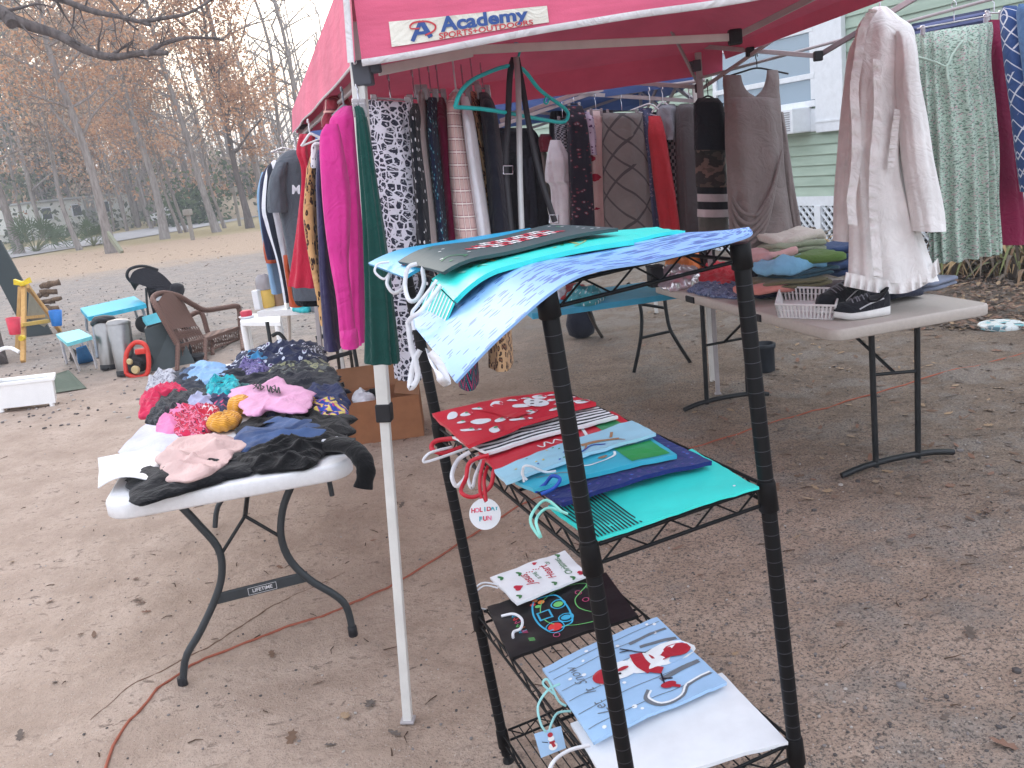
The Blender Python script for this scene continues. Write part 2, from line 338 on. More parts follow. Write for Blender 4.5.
# lettering as flat triangles
def letters(txt, size=1.0, bold=0.0, shear=0.0):
    cu = bpy.data.curves.new('lettering', 'FONT'); cu.body = txt; cu.size = size; cu.align_x = 'CENTER'; cu.align_y = 'CENTER'; cu.offset = bold; cu.shear = shear; cu.resolution_u = 3
    ob = bpy.data.objects.new('lettering', cu); COL.objects.link(ob); bpy.context.view_layer.update()
    me = bpy.data.meshes.new_from_object(ob.evaluated_get(bpy.context.evaluated_depsgraph_get())); vs = [(v.co.x, v.co.y) for v in me.vertices]; fs = [tuple(p.vertices) for p in me.polygons]
    bpy.data.objects.remove(ob); bpy.data.curves.remove(cu); bpy.data.meshes.remove(me); return vs, fs
class Sheet:
    """a thin bent sheet; Q(s, t) -> point; drawings laid on its printed face"""
    def __init__(s, mb, Q, ns=14, nt=20, th=0.003, mi=0, size=(0.3, 0.4), flip=False):
        s.mb = mb; s.Q = Q; s.sg = -1 if flip else 1; s.size = size
        top = []; bot = []; uv = []
        for i in range(ns + 1):
            a = []; b = []; u = []
            for j in range(nt + 1):
                p = Q(i / ns, j / nt); nn = s.nrm(i / ns, j / nt); a.append(p); b.append(p - nn * th); u.append((i / ns * size[0], j / nt * size[1]))
            top.append(a); bot.append(b); uv.append(u)
        mb.grid(top, mi, uv); mb.grid([r[::-1] for r in bot], mi, [r[::-1] for r in uv])
        rim_t = top[0] + [r[-1] for r in top[1:]] + top[-1][::-1][1:] + [r[0] for r in top[::-1]][1:]; rim_b = bot[0] + [r[-1] for r in bot[1:]] + bot[-1][::-1][1:] + [r[0] for r in bot[::-1]][1:]
        mb.grid([rim_b, rim_t], mi)
    def nrm(s, u, v):
        e = 0.01; a = s.Q(min(u + e, 1), v) - s.Q(max(u - e, 0), v); b = s.Q(u, min(v + e, 1)) - s.Q(u, max(v - e, 0)); n = a.cross(b); return (n.normalized() if n.length > 1e-12 else V((0, 0, 1))) * s.sg
    def pt(s, u, v, lift): return s.Q(u, v) + s.nrm(u, v) * lift
    def text(s, txt, cs, ct, hs, mi, lift=0.001, bold=0.0, shear=0.0, aspect=None):
        """hs: letter size as a share of the sheet's width"""
        vs, fs = letters(txt, 1.0, bold, shear); k = s.size[0] / s.size[1] if aspect is None else aspect
        s.mb.add([s.pt(cs + x * hs, ct + y * hs * k, lift) for x, y in vs], fs, mi, smooth=False)
    def stroke(s, pts, w, mi, lift=0.001, n=24, closed=False):
        pts = [V((a, b, 0)) for a, b in pts]
        if closed: pts = pts + [pts[0]]
        q = crv(pts, n); k = s.size[0] / s.size[1]; A = []
        for i, p in enumerate(q):
            t = q[min(i + 1, n - 1)] - q[max(i - 1, 0)]; t = V((t.x, t.y / k, 0)); t = t.normalized() if t.length > 1e-9 else V((1, 0, 0)); m = V((-t.y, t.x * k, 0)) * w / 2; A.append([s.pt(p.x + m.x, p.y + m.y, lift), s.pt(p.x - m.x, p.y - m.y, lift)])
        s.mb.grid(A, mi, smooth=False)
    def disc(s, cs, ct, r, mi, lift=0.001, n=16, rt=None, rot=0.0):
        k = s.size[0] / s.size[1]; rt = r if rt is None else rt; pts = []
        for i in range(n):
            a = 2 * math.pi * i / n; x, y = r * math.cos(a), rt * math.sin(a); x, y = x * math.cos(rot) - y * math.sin(rot), x * math.sin(rot) + y * math.cos(rot); pts.append(s.pt(cs + x, ct + y * k, lift))
        s.mb.add(pts, [tuple(range(n))], mi, smooth=False)
    def fill(s, pts, mi, lift=0.001): s.mb.add([s.pt(a, b, lift) for a, b in pts], [tuple(range(len(pts)))], mi, smooth=False)
    def fill_grid(s, s0, s1, t0, t1, mi, lift=0.0008, n=8):
        s.mb.grid([[s.pt(s0 + (s1 - s0) * i / n, t0 + (t1 - t0) * j / n, lift) for j in range(n + 1)] for i in range(n + 1)], mi, smooth=False)
def bil(NR, FR, FL, NL):
    """s: near to far, t: right to left"""
    return lambda s, t: (NR * (1 - s) + FR * s) * (1 - t) + (NL * (1 - s) + FL * s) * t
# ------------------------------------------------------------------ sky and light
w = bpy.data.worlds.new('World'); scene.world = w; w.use_nodes = True; wt = w.node_tree; bg = wt.nodes['Background']
sky = wt.nodes.new('ShaderNodeTexSky'); sky.sky_type = 'NISHITA'; sky.sun_disc = False
SUN_EL, SUN_AZ = math.radians(24), math.radians(-20)          # low sun behind thin cloud, in front of the camera and a little to the left
sky.sun_elevation = SUN_EL; sky.sun_rotation = SUN_AZ; sky.air_density = 1.4; sky.dust_density = 4.0; sky.ozone_density = 1.0
tc = wt.nodes.new('ShaderNodeTexCoord'); cn = wt.nodes.new('ShaderNodeTexNoise'); cn.inputs['Scale'].default_value = 2.2; cn.inputs['Detail'].default_value = 5
cm = wt.nodes.new('ShaderNodeMapRange'); cm.inputs['From Min'].default_value = 0.3; cm.inputs['From Max'].default_value = 0.75; cm.inputs['To Min'].default_value = 0.62; cm.inputs['To Max'].default_value = 0.9
mx = wt.nodes.new('ShaderNodeMix'); mx.data_type = 'RGBA'; mx.inputs[7].default_value = (8.4, 8.8, 9.8, 1)
wt.links.new(tc.outputs['Generated'], cn.inputs['Vector']); wt.links.new(cn.outputs['Fac'], cm.inputs['Value']); wt.links.new(cm.outputs[0], mx.inputs[0]); wt.links.new(sky.outputs[0], mx.inputs[6]); wt.links.new(mx.outputs[2], bg.inputs[0])
bg.inputs[1].default_value = 0.145
sd = bpy.data.lights.new('sun', 'SUN'); so = bpy.data.objects.new('sun', sd); COL.objects.link(so); sd.energy = 0.6; sd.angle = math.radians(25); sd.color = (1.0, 0.95, 0.90)
dirs = V((math.sin(SUN_AZ) * math.cos(SUN_EL), math.cos(SUN_AZ) * math.cos(SUN_EL), math.sin(SUN_EL))); so.rotation_euler = dirs.to_track_quat('Z', 'Y').to_euler(); so.location = (0, 0, 30)
vs_ = scene.view_settings; vs_.view_transform = 'Standard'; vs_.look = 'None'; vs_.gamma = 1.0; vs_.exposure = 0.92; vs_.use_curve_mapping = False

# ------------------------------------------------------------------ ground
def gz(x, y):
    near = 1.0 if y < 14 else max(0, 1 - (y - 14) / 10)
    p = V((x, y, 0))
    z = 0.012 * noise.noise(p * 1.6) + near * (0.012 * noise.noise(p * 4.2 + V((3, 1, 0))) + 0.009 * noise.noise(p * 10) + 0.0055 * noise.noise(p * 24))
    return z - 0.004
def axis(segs):
    out = [];
    for a, b, st in segs:
        n = max(1, int(round((b - a) / st))); out += [a + (b - a) * i / n for i in range(n)]
    out.append(segs[-1][1]); return out
xs = axis([(-480, -120, 60), (-120, -30, 6), (-30, -8, 0.8), (-8, -2.2, 0.09), (-2.2, 2.4, 0.028), (2.4, 7, 0.09), (7, 30, 0.8), (30, 120, 6), (120, 480, 60)])
ys = axis([(-60, 0.8, 4), (0.8, 4.2, 0.028), (4.2, 9, 0.07), (9, 16, 0.2), (16, 40, 0.7), (40, 120, 4), (120, 600, 60)])
gm = MB(); gm.grid([[V((x, y, gz(x, y))) for x in xs] for y in ys])
gm.f = [f[::-1] for f in gm.f]
t = NT('sandy ground', 0.95, 0.12); p = t.geo(); X, Y, Z = t.sep(p)
nb = t.noise(p, 0.55, 5, 0.6); nm = t.noise(p, 3.2, 6, 0.65); nf = t.noise(p, 30, 5, 0.7); nff = t.noise(p, 130, 3, 0.7)
sand = t.ramp(nm, [(0.25, S(148, 127, 112)), (0.5, S(174, 152, 136)), (0.75, S(192, 171, 156))])
sand = t.mix(t.math('MULTIPLY', t.sstep(nf, 0.50, 0.70), 0.55), sand, S(122, 106, 96)); sand = t.mix(t.math('MULTIPLY', t.sstep(nff, 0.56, 0.68), 0.6), sand, S(84, 76, 74))
sand = t.mix(t.math('MULTIPLY', t.sstep(t.math('ADD', X, t.math('MULTIPLY', t.math('SUBTRACT', nb, 0.5), 1.5)), 0.3, -1.2), 0.5), sand, t.ramp(nm, [(0.25, S(172, 152, 138)), (0.75, S(204, 185, 172))]))
fleck = t.math('MULTIPLY', t.sstep(t.noise(t.map(p, (1, 1.6, 1)), 17, 6, 0.72, dist=0.6), 0.56, 0.64), t.sstep(nm, 0.40, 0.60)); sand = t.mix(t.math('MULTIPLY', fleck, 0.75), sand, S(104, 90, 82))
gcol = t.ramp(nf, [(0.25, S(126, 118, 112)), (0.5, S(164, 156, 149)), (0.75, S(192, 184, 177))]); gcol = t.mix(t.sstep(nff, 0.5, 0.62), gcol, S(118, 112, 110))
soil = t.ramp(nm, [(0.25, S(96, 84, 74)), (0.55, S(126, 111, 97)), (0.8, S(148, 132, 116))]); soil = t.mix(t.sstep(nf, 0.5, 0.66), soil, S(80, 70, 64))
leafc = t.ramp(nf, [(0.25, S(150, 128, 108)), (0.5, S(186, 164, 143)), (0.75, S(208, 189, 169))]); leafc = t.mix(t.sstep(nff, 0.52, 0.66), leafc, S(138, 110, 90))
grass = t.ramp(nm, [(0.3, S(150, 138, 108)), (0.7, S(176, 162, 128))])
yy = t.math('ADD', Y, t.math('MULTIPLY', t.math('SUBTRACT', nb, 0.5), 5.0)); yw = t.math('ADD', yy, t.math('MULTIPLY', X, 0.25))
g_mask = t.math('MULTIPLY', t.sstep(yw, 6.2, 9.5), t.math('SUBTRACT', 1.0, t.math('MULTIPLY', t.sstep(nm, 0.42, 0.62), 0.45)))
col = t.mix(g_mask, sand, gcol)
xr = t.math('ADD', t.math('ADD', X, t.math('MULTIPLY', Y, 0.35)), t.math('MULTIPLY', t.math('SUBTRACT', nb, 0.5), 3.0))
col = t.mix(t.math('MULTIPLY', t.sstep(xr, 1.6, 4.2), 0.85), col, soil)
gp = t.math('MULTIPLY', t.sstep(t.noise(p, 2.4, 5, .65), 0.47, 0.62), t.sstep(X, -0.2, 0.7)); col = t.mix(t.math('MULTIPLY', gp, 0.6), col, t.ramp(nf, [(0.3, S(112, 106, 101)), (0.6, S(156, 149, 142)), (0.8, S(176, 169, 161))]))
spk = t.math('MULTIPLY', t.sstep(t.noise(p, 95, 4, 0.75), 0.50, 0.60), t.sstep(t.math('ADD', X, t.math('MULTIPLY', t.math('SUBTRACT', nm, 0.5), 1.6)), -0.3, 0.5))
col = t.mix(t.math('MULTIPLY', spk, t.math('SUBTRACT', 0.8, t.math('MULTIPLY', g_mask, 0.75))), col, S(82, 78, 76))
pal = t.vor(p, 60); col = t.mix(t.math('MULTIPLY', t.math('LESS_THAN', pal, 0.13), 0.5), col, S(206, 198, 190))
gm_ = t.noise(p, 7, 5, 0.75); col = t.mix(t.math('MULTIPLY', g_mask, t.sstep(gm_, 0.48, 0.62)), col, S(138, 130, 124))
col = t.mix(t.sstep(t.math('ADD', yy, t.math('MULTIPLY', X, -0.25)), 22.5, 26.5), col, leafc)
col = t.mix(t.sstep(yy, 33, 37), col, grass)
t.set('Base Color', col); t.bump(t.math('ADD', nf, t.math('ADD', t.math('MULTIPLY', nff, 0.5), t.math('MULTIPLY', t.noise(p, 13, 4, .6), 1.2))), 0.75, 0.022)
go = gm.build('ground', [t.m], base=V((0, 0, 0))); tag(go, kind='structure', label='sandy ground with grey gravel and dry leaves')
# the road beyond the trees
tr = NT('road', 0.9, 0.2); n = tr.noise(tr.geo(), 1.2, 5); tr.set('Base Color', tr.ramp(n, [(0.3, S(150, 148, 148)), (0.7, S(176, 174, 174))]))
near = [(-60, 268), (0, 259.5), (60, 250), (130, 239), (200, 227), (270, 214), (330, 202)]; far = [(-60, 260), (0, 251), (60, 242), (130, 231), (200, 219.5), (270, 207), (330, 196)]
rm = MB(); rm.grid([[P(x, y, 0.03) for x, y in crv([V((a, b, 0)) for a, b in near], 30) and [(q.x, q.y) for q in crv([V((a, b, 0)) for a, b in near], 30)]], [P(q.x, q.y, 0.03) for q in crv([V((a, b, 0)) for a, b in far], 30)]])
tag(rm.build('road', [tr.m]), kind='structure', label='pale road beyond the trees')

# ------------------------------------------------------------------ loose stones and fallen leaves: too many to count
rnd = random.Random(3)
pe = MB(); ico = bmesh.new(); bmesh.ops.create_icosphere(ico, subdivisions=1, radius=1); ico.verts.index_update(); IV = [v.co.copy() for v in ico.verts]; IF = [[v.index for v in f.verts] for f in ico.faces]; ico.free()
for i in range(15500):
    if i < 13500:
        y = 1.0 + 4.8 * rnd.random() ** 1.5; x = rnd.uniform(-0.75, 0.8) * y + 0.2
        dens = 0.5 + noise.noise(V((x * 1.3, y * 1.3, 4)));
        if rnd.random() > 0.35 * dens + 0.75 * min(1, max(0, (x + 0.4) / 0.9)): continue
        r = rnd.choice((0.0014, 0.002, 0.0026, 0.003, 0.0038, 0.0055)) * (1 if rnd.random() < 0.985 else 2.6)
    else:
        y = rnd.uniform(6.5, 18); x = rnd.uniform(-0.62, -0.05) * y; r = rnd.uniform(0.007, 0.017)
    A = Matrix.Rotation(rnd.uniform(0, 6.3), 3, 'Z'); sx, sy, sz = rnd.uniform(.7, 1.4), rnd.uniform(.7, 1.2), rnd.uniform(.4, .8); z = gz(x, y)
    pe.add([A @ V((v.x * sx * r, v.y * sy * r, v.z * sz * r)) * (1 + 0.0) + V((x, y, z + r * 0.25)) for v in IV], IF, rnd.choice((0, 0, 1, 1, 1, 2)), smooth=False)
tag(pe.build('gravel', [plain('stone grey', S(128, 122, 120), 0.9, 0.2), plain('stone dark', S(88, 83, 82), 0.9, 0.2), plain('stone pale', S(176, 168, 162), 0.9, 0.2)]), kind='stuff', label='loose small stones strewn over the sand')
def leaf(mb, x, y, z, s, mi, rnd, curl=0.3, lobes=True):
    a = rnd.uniform(0, 6.28); tilt = rnd.uniform(-0.35, 0.35); M = Matrix.Rotation(a, 3, 'Z') @ Matrix.Rotation(tilt, 3, 'X') @ Matrix.Rotation(rnd.uniform(-.3, .3), 3, 'Y')
    L = [(0, -1.0), (0.14, -0.7), (0.5, -0.55), (0.28, -0.2), (0.62, 0.15), (0.26, 0.3), (0.34, 0.7), (0, 1.0)] if lobes else [(0, -1.0), (0.3, -0.5), (0.38, 0.0), (0.25, 0.55), (0, 1.0)]
    rt = [V((p[0], p[1], curl * (p[0] ** 2) + 0.25 * curl * p[1] ** 2)) for p in L]; lf = [V((-p[0] * rnd.uniform(.8, 1.1), p[1], curl * p[0] ** 2 + 0.25 * curl * p[1] ** 2)) for p in L[1:-1]]
    vs = [M @ (q * s) for q in rt + lf]; zmin = min(v.z for v in vs); vs = [v + V((x, y, z + 0.003 - zmin)) for v in vs]; n = len(L); fs = []
    R_ = list(range(n)); L_ = [0] + list(range(n, n + n - 2)) + [n - 1]
    for i in range(n - 1):
        q = [R_[i], R_[i + 1], L_[i + 1], L_[i]]; q = [v for j, v in enumerate(q) if v not in q[:j]]
        if len(q) > 2: fs.append(tuple(q))
    mb.add(vs, fs, mi, smooth=True)
lm = MB()
for i in range(2300):
    k = i % 5
    if k < 2: y = rnd.uniform(1.1, 4.5); x = rnd.uniform(-0.7, 0.7) * y; s = rnd.uniform(0.012, 0.03)
    elif k < 4: y = rnd.uniform(3.2, 10); x = rnd.uniform(0.15, 0.75) * y; s = rnd.uniform(0.014, 0.034)
    else: y = rnd.uniform(20, 34); x = rnd.uniform(-0.75, -0.2) * y; s = rnd.uniform(0.03, 0.06)
    if k < 2 and rnd.random() < 0.96: continue
    if 2 <= k < 4 and x < 1.2 and rnd.random() < .6: continue
    leaf(lm, x, y, gz(x, y), s, rnd.choice((0, 0, 1, 2, 3)), rnd, 0.3, rnd.random() < 0.4)
for px, py, s, mi in ((370, 706, .04, 3), (345, 716, .034, 1), (292, 740, .036, 0), (318, 683, .022, 0), (272, 655, .026, 0), (140, 602, .03, 0), (50, 600, .024, 0), (20, 735, .03, 3), (395, 735, .03, 3), (1005, 745, .045, 2), (912, 535, .03, 2), (815, 488, .026, 1), (970, 632, .035, 3), (880, 493, .026, 0), (700, 575, .02, 2), (735, 655, .018, 1), (840, 622, .03, 0), (330, 745, .022, 3), (55, 683, .02, 3), (945, 716, .022, 3)):
    q = P(px, py); leaf(lm, q.x, q.y, gz(q.x, q.y) - 0.002, s * 0.85, mi, rnd, 0.3)
LEAFM = [fabric('dry leaf brown', S(116, 92, 76)), fabric('dry leaf tan', S(160, 134, 106)), fabric('dry leaf rust', S(132, 98, 80)), fabric('dry leaf grey', S(104, 92, 84))]
tag(lm.build('fallen_leaves', LEAFM), kind='stuff', label='dry brown oak leaves fallen on the ground')
# twigs and bark crumbs
tw = MB()
for i in range(260):
    y = 1.2 + 7 * rnd.random() ** 1.5; x = rnd.uniform(-0.75, 0.75) * y; a = rnd.uniform(0, 6.3); l = rnd.uniform(0.015, 0.06); z = gz(x, y) + 0.003; d_ = V((math.cos(a), math.sin(a), 0)) * l
    tw.tube([V((x, y, z)), V((x, y, z + 0.003)) + d_ * 0.5 + V((-d_.y, d_.x, 0)) * rnd.uniform(-.2, .2), V((x, y, z)) + d_], [0.0022, 0.002, 0.001], 4, 0)
tag(tw.build('twig_litter', [plain('twig bark', S(84, 68, 58), 0.9, 0.1)]), kind='stuff', label='thin dry twigs strewn on the sand')
# the orange cord over the ground
cp = [(96, 790), (120, 735), (150, 700), (178, 676), (215, 655), (290, 626), (345, 606), (405, 577), (470, 536), (520, 505), (580, 478), (650, 458), (700, 446), (765, 425), (850, 400), (930, 376), (1024, 352), (1080, 335)]
pts = crv([P(a, b, 0.0) for a, b in cp], 90); mb = MB(); mb.tube([V((q.x, q.y, gz(q.x, q.y) + 0.0025)) for q in pts], 0.0046, 7)
tag(mb.build('extension_cord', [plain('cord orange', S(158, 92, 74), 0.8, 0.2)]), 'faded orange extension cord snaking across the sand', 'cord')
cp = [(196, 655), (240, 632), (280, 606), (310, 590)]; pts = crv([P(a, b, 0.0) for a, b in [(90, 720), (130, 688), (165, 672), (205, 648), (250, 620), (300, 592), (345, 572)]], 40); mb = MB(); mb.tube([V((q.x, q.y, gz(q.x, q.y) + 0.000)) for q in pts], [0.0008 + 0.0022 * math.sin(math.pi * min(1, k / 39)) for k in range(40)], 6)
tag(mb.build('fallen_twig', [plain('twig pale', S(120, 98, 84), .9, .1)]), 'thin long dark twig lying behind the cord under the white table', 'twig')
# ------------------------------------------------------------------ black wire shelf unit
def rotm(rx, ry, rz): return Matrix.Rotation(rz, 3, 'Z') @ Matrix.Rotation(ry, 3, 'Y') @ Matrix.Rotation(rx, 3, 'X')
SM = rotm(0.0667, -0.0024, -1.2267); SO = V((-0.1273, 2.0937, 0)); SW, SDp = 0.8235, 0.3338; SZ = (0.0869, 0.4426, 0.9491, 1.3641)
def SH(a, b, z): return SO + SM @ V((a * SW, b * SDp, z))
SUP = SM @ V((0, 0, 1)); SA = SM @ V((1, 0, 0)); SB = SM @ V((0, 1, 0))
def SP(px, py, z): return PL(px, py, SO + SUP * z, SUP)
blk = plain('black coated steel', S(10, 10, 13), 0.5, 0.22, 0.0, 0.25, 0.05)
shelf = empty('wire_shelf_unit', SO, 'black four tier wire shelf unit leaning slightly on the sand, gift bags on it', 'shelf unit')
for a, b in ((0, 0), (1, 0), (1, 1), (0, 1)):
    mb = MB(); prof = []; z = 0.02; r = 0.0125
    while z < 1.345:
        prof += [(r, z), (r, z + 0.022), (r * 0.96, z + 0.0232), (r * 0.96, z + 0.0258)]; z += 0.0265
    prof.append((r, z)); prof.append((0.004, z + 0.008))
    mb.lathe(SH(a, b, 0), [(0.0132, 0.02), (0.0132, 1.352), (0.0115, 1.358)], 22, ax=SUP)
    zz = 0.05
    while zz < 1.34:
        mb.lathe(SH(a, b, zz), [(0.01335, -0.0006), (0.01335, 0.0004)], 22, mi=1, ax=SUP); zz += 0.0254
    po = mb.build('post', [blk, plain('groove grey', S(64, 66, 72), .5, .3)], shelf)
    f = MB(); f.lathe(SH(a, b, 0), [(0.018, -0.012), (0.018, 0.0), (0.008, 0.004), (0.008, 0.022)], 14, ax=SUP); f.build('leveling_foot', [blk], po)
    for zz in SZ:
        c = MB(); c.lathe(SH(a, b, zz), [(0.0150, -0.045), (0.0170, -0.043), (0.0156, 0.006), (0.0142, 0.010)] if zz < 1.3 else [(0.0150, -0.045), (0.0170, -0.043), (0.0160, -0.006), (0.0146, -0.004)], 16, ax=SUP); c.build('clamp', [blk], po)
for zz in SZ:
    mb = MB(); r1 = 0.0034
    c4 = [(0, 0), (1, 0), (1, 1), (0, 1)]
    for i in range(4):
        (a0, b0), (a1, b1) = c4[i], c4[(i + 1) % 4]; p0, p1 = SH(a0, b0, zz), SH(a1, b1, zz); dv = (p1 - p0).normalized(); q0, q1 = p0 + dv * 0.018, p1 - dv * 0.018
        mb.tube([q0, q1], r1, 7); mb.tube([q0 - SUP * 0.031, q1 - SUP * 0.031], r1, 7)
        L = (q1 - q0).length; n = max(4, int(round(L / 0.042))); zg = []
        for k in range(n + 1): zg.append(q0 + dv * (L * k / n) - SUP * (0.0 if k % 2 else 0.031))
        mb.tube(zg, 0.0021, 5)
    n = 14
    for k in range(1, n):
        b = k / n; mb.tube([SH(0, b, zz + 0.0015), SH(1, b, zz + 0.0015)], 0.0017, 5)
    for a in (0.28, 0.62): mb.tube([SH(a, 0, zz - 0.004), SH(a, 1, zz - 0.004)], 0.003, 6)
    mb.build('shelf', [blk], shelf)
# ------------------------------------------------------------------ gift bags on the shelves
white = paper('paper white', (0.76, 0.77, 0.80, 1)); cordm = fabric('white ribbon', (0.8, 0.8, 0.84, 1))
rnd = random.Random(11)
def quad(pxs, z, bend=None):
    c = [SP(x, y, z) for x, y in pxs]; q = bil(*c)
    if bend is None: bend = lambda s, t: 0.003 * math.sin(5 * t + s * 3) + 0.004 * t * t
    return lambda s, t: q(s, t) + SUP * (bend(s, t) + 0.0035 * noise.noise(q(s, t) * 14) + 0.002 * noise.noise(q(s, t) * 40))
def bag(label, pxs, z, mats, th=0.006, size=None, bend=None, draw=None, name='gift_bag', group='gift bags on the wire shelves', ns=14, nt=20, Qf=None):
    """corners in the photograph: near right, far right, far left, near left"""
    Q = Qf or quad(pxs, z, bend); size = size or ((Q(1, .5) - Q(0, .5)).length, (Q(.5, 1) - Q(.5, 0)).length)
    mb = MB(); sh = Sheet(mb, Q, ns, nt, th, 0, size)
    if draw: draw(sh)
    root = mb.build(name, mats); tag(root, label, 'gift bag', group); return root, sh
def handle(root, pts, w=0.012, mat=None, d=None, name='handle', th=0.0008, round_=False, side=None):
    """ribbon or cord through (x, y, depth) points"""
    mb = MB(); q = [D(x, y, dd) for x, y, dd in pts]
    if round_: mb.tube(crv(q, 30), w / 2, 7)
    else: mb.ribbon(q, w * 0.62, side=side, th=0.0005, n=30)
    return mb.build(name, [mat or cordm], root)
T4, T3, T2 = SZ[3] + 0.006, SZ[2] + 0.006, SZ[1] + 0.006
# --- top shelf: the big blue bag that droops over the shelf's long side
near = [SP(749, 227, T4 + 0.012), SH(1.04, 0.96, T4 + .004), SH(1.045, 0.5, T4 + .003), SH(1.045, 0.1, T4 + .006), SH(1.05, 0, T4 + .004) - SB * 0.05 - SUP * 0.018, SH(1.03, 0, T4) - SB * 0.115 - SUP * 0.075]
far = [SP(690, 235, T4), SH(0.62, 0.85, T4), SH(0.6, 0.45, T4), SH(0.6, 0.08, T4), SH(0.58, 0, T4) - SB * 0.06 - SUP * 0.01, SH(0.56, 0, T4) - SB * 0.115 - SUP * 0.045]
dN = depth_of(near[-1]); near[-1] = D(455, 382, dN); near[-2] = D(506, 330, dN - 0.01); dF = depth_of(far[-1]); far[-1] = D(408, 320, dF); far[-2] = D(452, 287, dF)
def QB(s, t):
    a = crv(near, 60)[min(59, int(round(t * 59)))]; b = crv(far, 60)[min(59, int(round(t * 59)))]; return a * (1 - s) + b * s
_cn, _cf = crv(near, 241), crv(far, 241)
def QB(s, t):
    k = min(240, int(round(t * 240))); return _cn[k] * (1 - s) + _cf[k] * s + SUP * 0.006 * math.sin(s * 3.14) * min(1, t * 3)
tm = NT('blue paper with dashes', 0.4, 0.4); uv = tm.uv(); v2 = tm.map(uv, (0.28, 1, 1)); dd = tm.vor(tm.map(uv, (1, 0.3, 1)), 125, rand=0.75); g = tm.sep(uv)[1]; nn = tm.noise(uv, 12, 3)
k = tm.math('LESS_THAN', tm.math('ADD', dd, tm.math('MULTIPLY', nn, 0.25)), tm.math('SUBTRACT', 0.62, tm.math('MULTIPLY', tm.sstep(g, 0.20, 0.50), 0.20)))
basec = tm.ramp(tm.sstep(g, 0.05, 0.5), [(0, S(134, 174, 224)), (0.45, S(124, 168, 222)), (1, S(136, 180, 228))]); tm.set('Base Color', tm.mix(k, basec, S(70, 104, 164))); tm.bump(tm.noise(tm.obj(), 16, 3), 0.15, 0.01)
mb = MB(); Sheet(mb, QB, 16, 60, 0.004, 0, (0.33, 0.52)); b = mb.build('gift_bag', [tm.m, white]); tag(b, 'large pale blue dashed gift bag drooping over the edge of the top shelf', 'gift bag', 'gift bags on the wire shelves')
handle(b, [(408, 322, dF), (411, 345, dF), (418, 375, dF), (410, 388, dF), (413, 365, dF), (420, 350, dF)], 0.016); handle(b, [(428, 350, dF), (436, 372, dN), (447, 384, dN), (441, 366, dN), (430, 352, dN)], 0.018)
# --- bags heaped on it
def shelf_ab(p): q = SM.transposed() @ (p - SO); return q.x / SW, q.y / SDp
def droop(p, k=1.0):
    a, b = shelf_ab(p); o = max(0.0, -b * SDp); return -SUP * (k * (0.55 + 0.45 * min(1, max(0, a))) * min(5.2 * o * o, 0.09))
def drop_fit(px, py, z, k=1.0):
    x, y = px, py
    for _ in range(30):
        p = SP(x, y, z); u, v = pix(p + droop(p, k)); x += 0.6 * (px - u); y += 0.6 * (py - v)
    return SP(x, y, z)
teal = paper('paper teal', S(58, 216, 206)); tealw = paper('paper teal pale', S(150, 226, 214)); cyan = paper('paper cyan', S(30, 160, 205)); chalk = paper('paper chalkboard', S(46, 70, 74), 0.55); inkw = paper('ink white', (0.8, 0.8, 0.8, 1)); inkr = paper('ink red', S(200, 46, 70)); inkg = paper('ink green', S(52, 140, 90)); inky = paper('ink yellow', S(232, 200, 90)); inkk = paper('ink black', S(30, 32, 42))
lift = lambda a, b=0.0: (lambda s, t: a * t ** 3 + b * math.sin(t * 3.1) + 0.002 * math.sin(9 * t + 4 * s))
def d1(sh):
    for i in range(9): sh.fill_grid(0.25 + rnd.random() * .05, 0.62, 0.12 + i * .06, 0.14 + i * .06, 1)
bag('teal gift bag lying half under another, its tip toward the grey dress', [(685, 230), (657, 227), (545, 245), (580, 254)], T4 + 0.009, [teal, tealw], draw=None, bend=lambda s, t: 0.004 * math.sin(4 * t))
def d2(sh):
    for i in range(14): sh.stroke([(0.2 + rnd.random() * .6, 0.15 + i * .055), (0.3 + rnd.random() * .5, 0.17 + i * .055)], 0.03, rnd.choice((1, 2, 3)), n=4)
    sh.stroke([(0.15, 0.3), (0.5, 0.2), (0.8, 0.4)], 0.02, 3); sh.stroke([(0.5, 0.5), (0.7, 0.65), (0.4, 0.8)], 0.03, 2)
_c = [SP(634, 240, T4 + .016), SP(608, 231, T4 + .016), drop_fit(431, 277, T4 + .016), drop_fit(453, 298, T4 + .016)]; _q = bil(*_c); Q2 = lambda s, t: _q(s, t) + droop(_q(s, t)) + SUP * 0.004 * math.sin(t * 5)
tb, s2 = bag('teal gift bag with faint drawing and white ribbon handles, on the drooping blue bag', [(634, 240), (608, 231), (437, 248), (460, 262)], T4 + 0.022, [teal, tealw, inkg, paper('ink sand', S(190, 190, 120)), white], th=0.008, draw=d2, Qf=Q2)
q = s2.Q; g_ = MB(); a0, a1 = q(1, 1), q(0, 1)
gus = Sheet(g_, lambda s, t: a1 * (1 - s) + a0 * s + (SUP * -0.004) + (CR * -0.03 + V((0, 0, -0.055))) * t * (0.55 + 0.45 * s), 10, 6, 0.002, 0, (0.12, 0.06))
for i in range(9): gus.fill_grid(i / 9 + 0.02, i / 9 + 0.06, 0, 1, 1, n=3)
g_.build('striped_gusset', [teal, white], tb)
dh = depth_of(q(0.5, 1)); handle(tb, [(441, 285, dh), (430, 300, dh - .02), (420, 312, dh - .04), (411, 318, dh - .03), (407, 324, dh - .02)], 0.013); handle(tb, [(437, 280, dh), (428, 292, dh), (417, 306, dh), (412, 314, dh), (414, 330, dh)], 0.010)
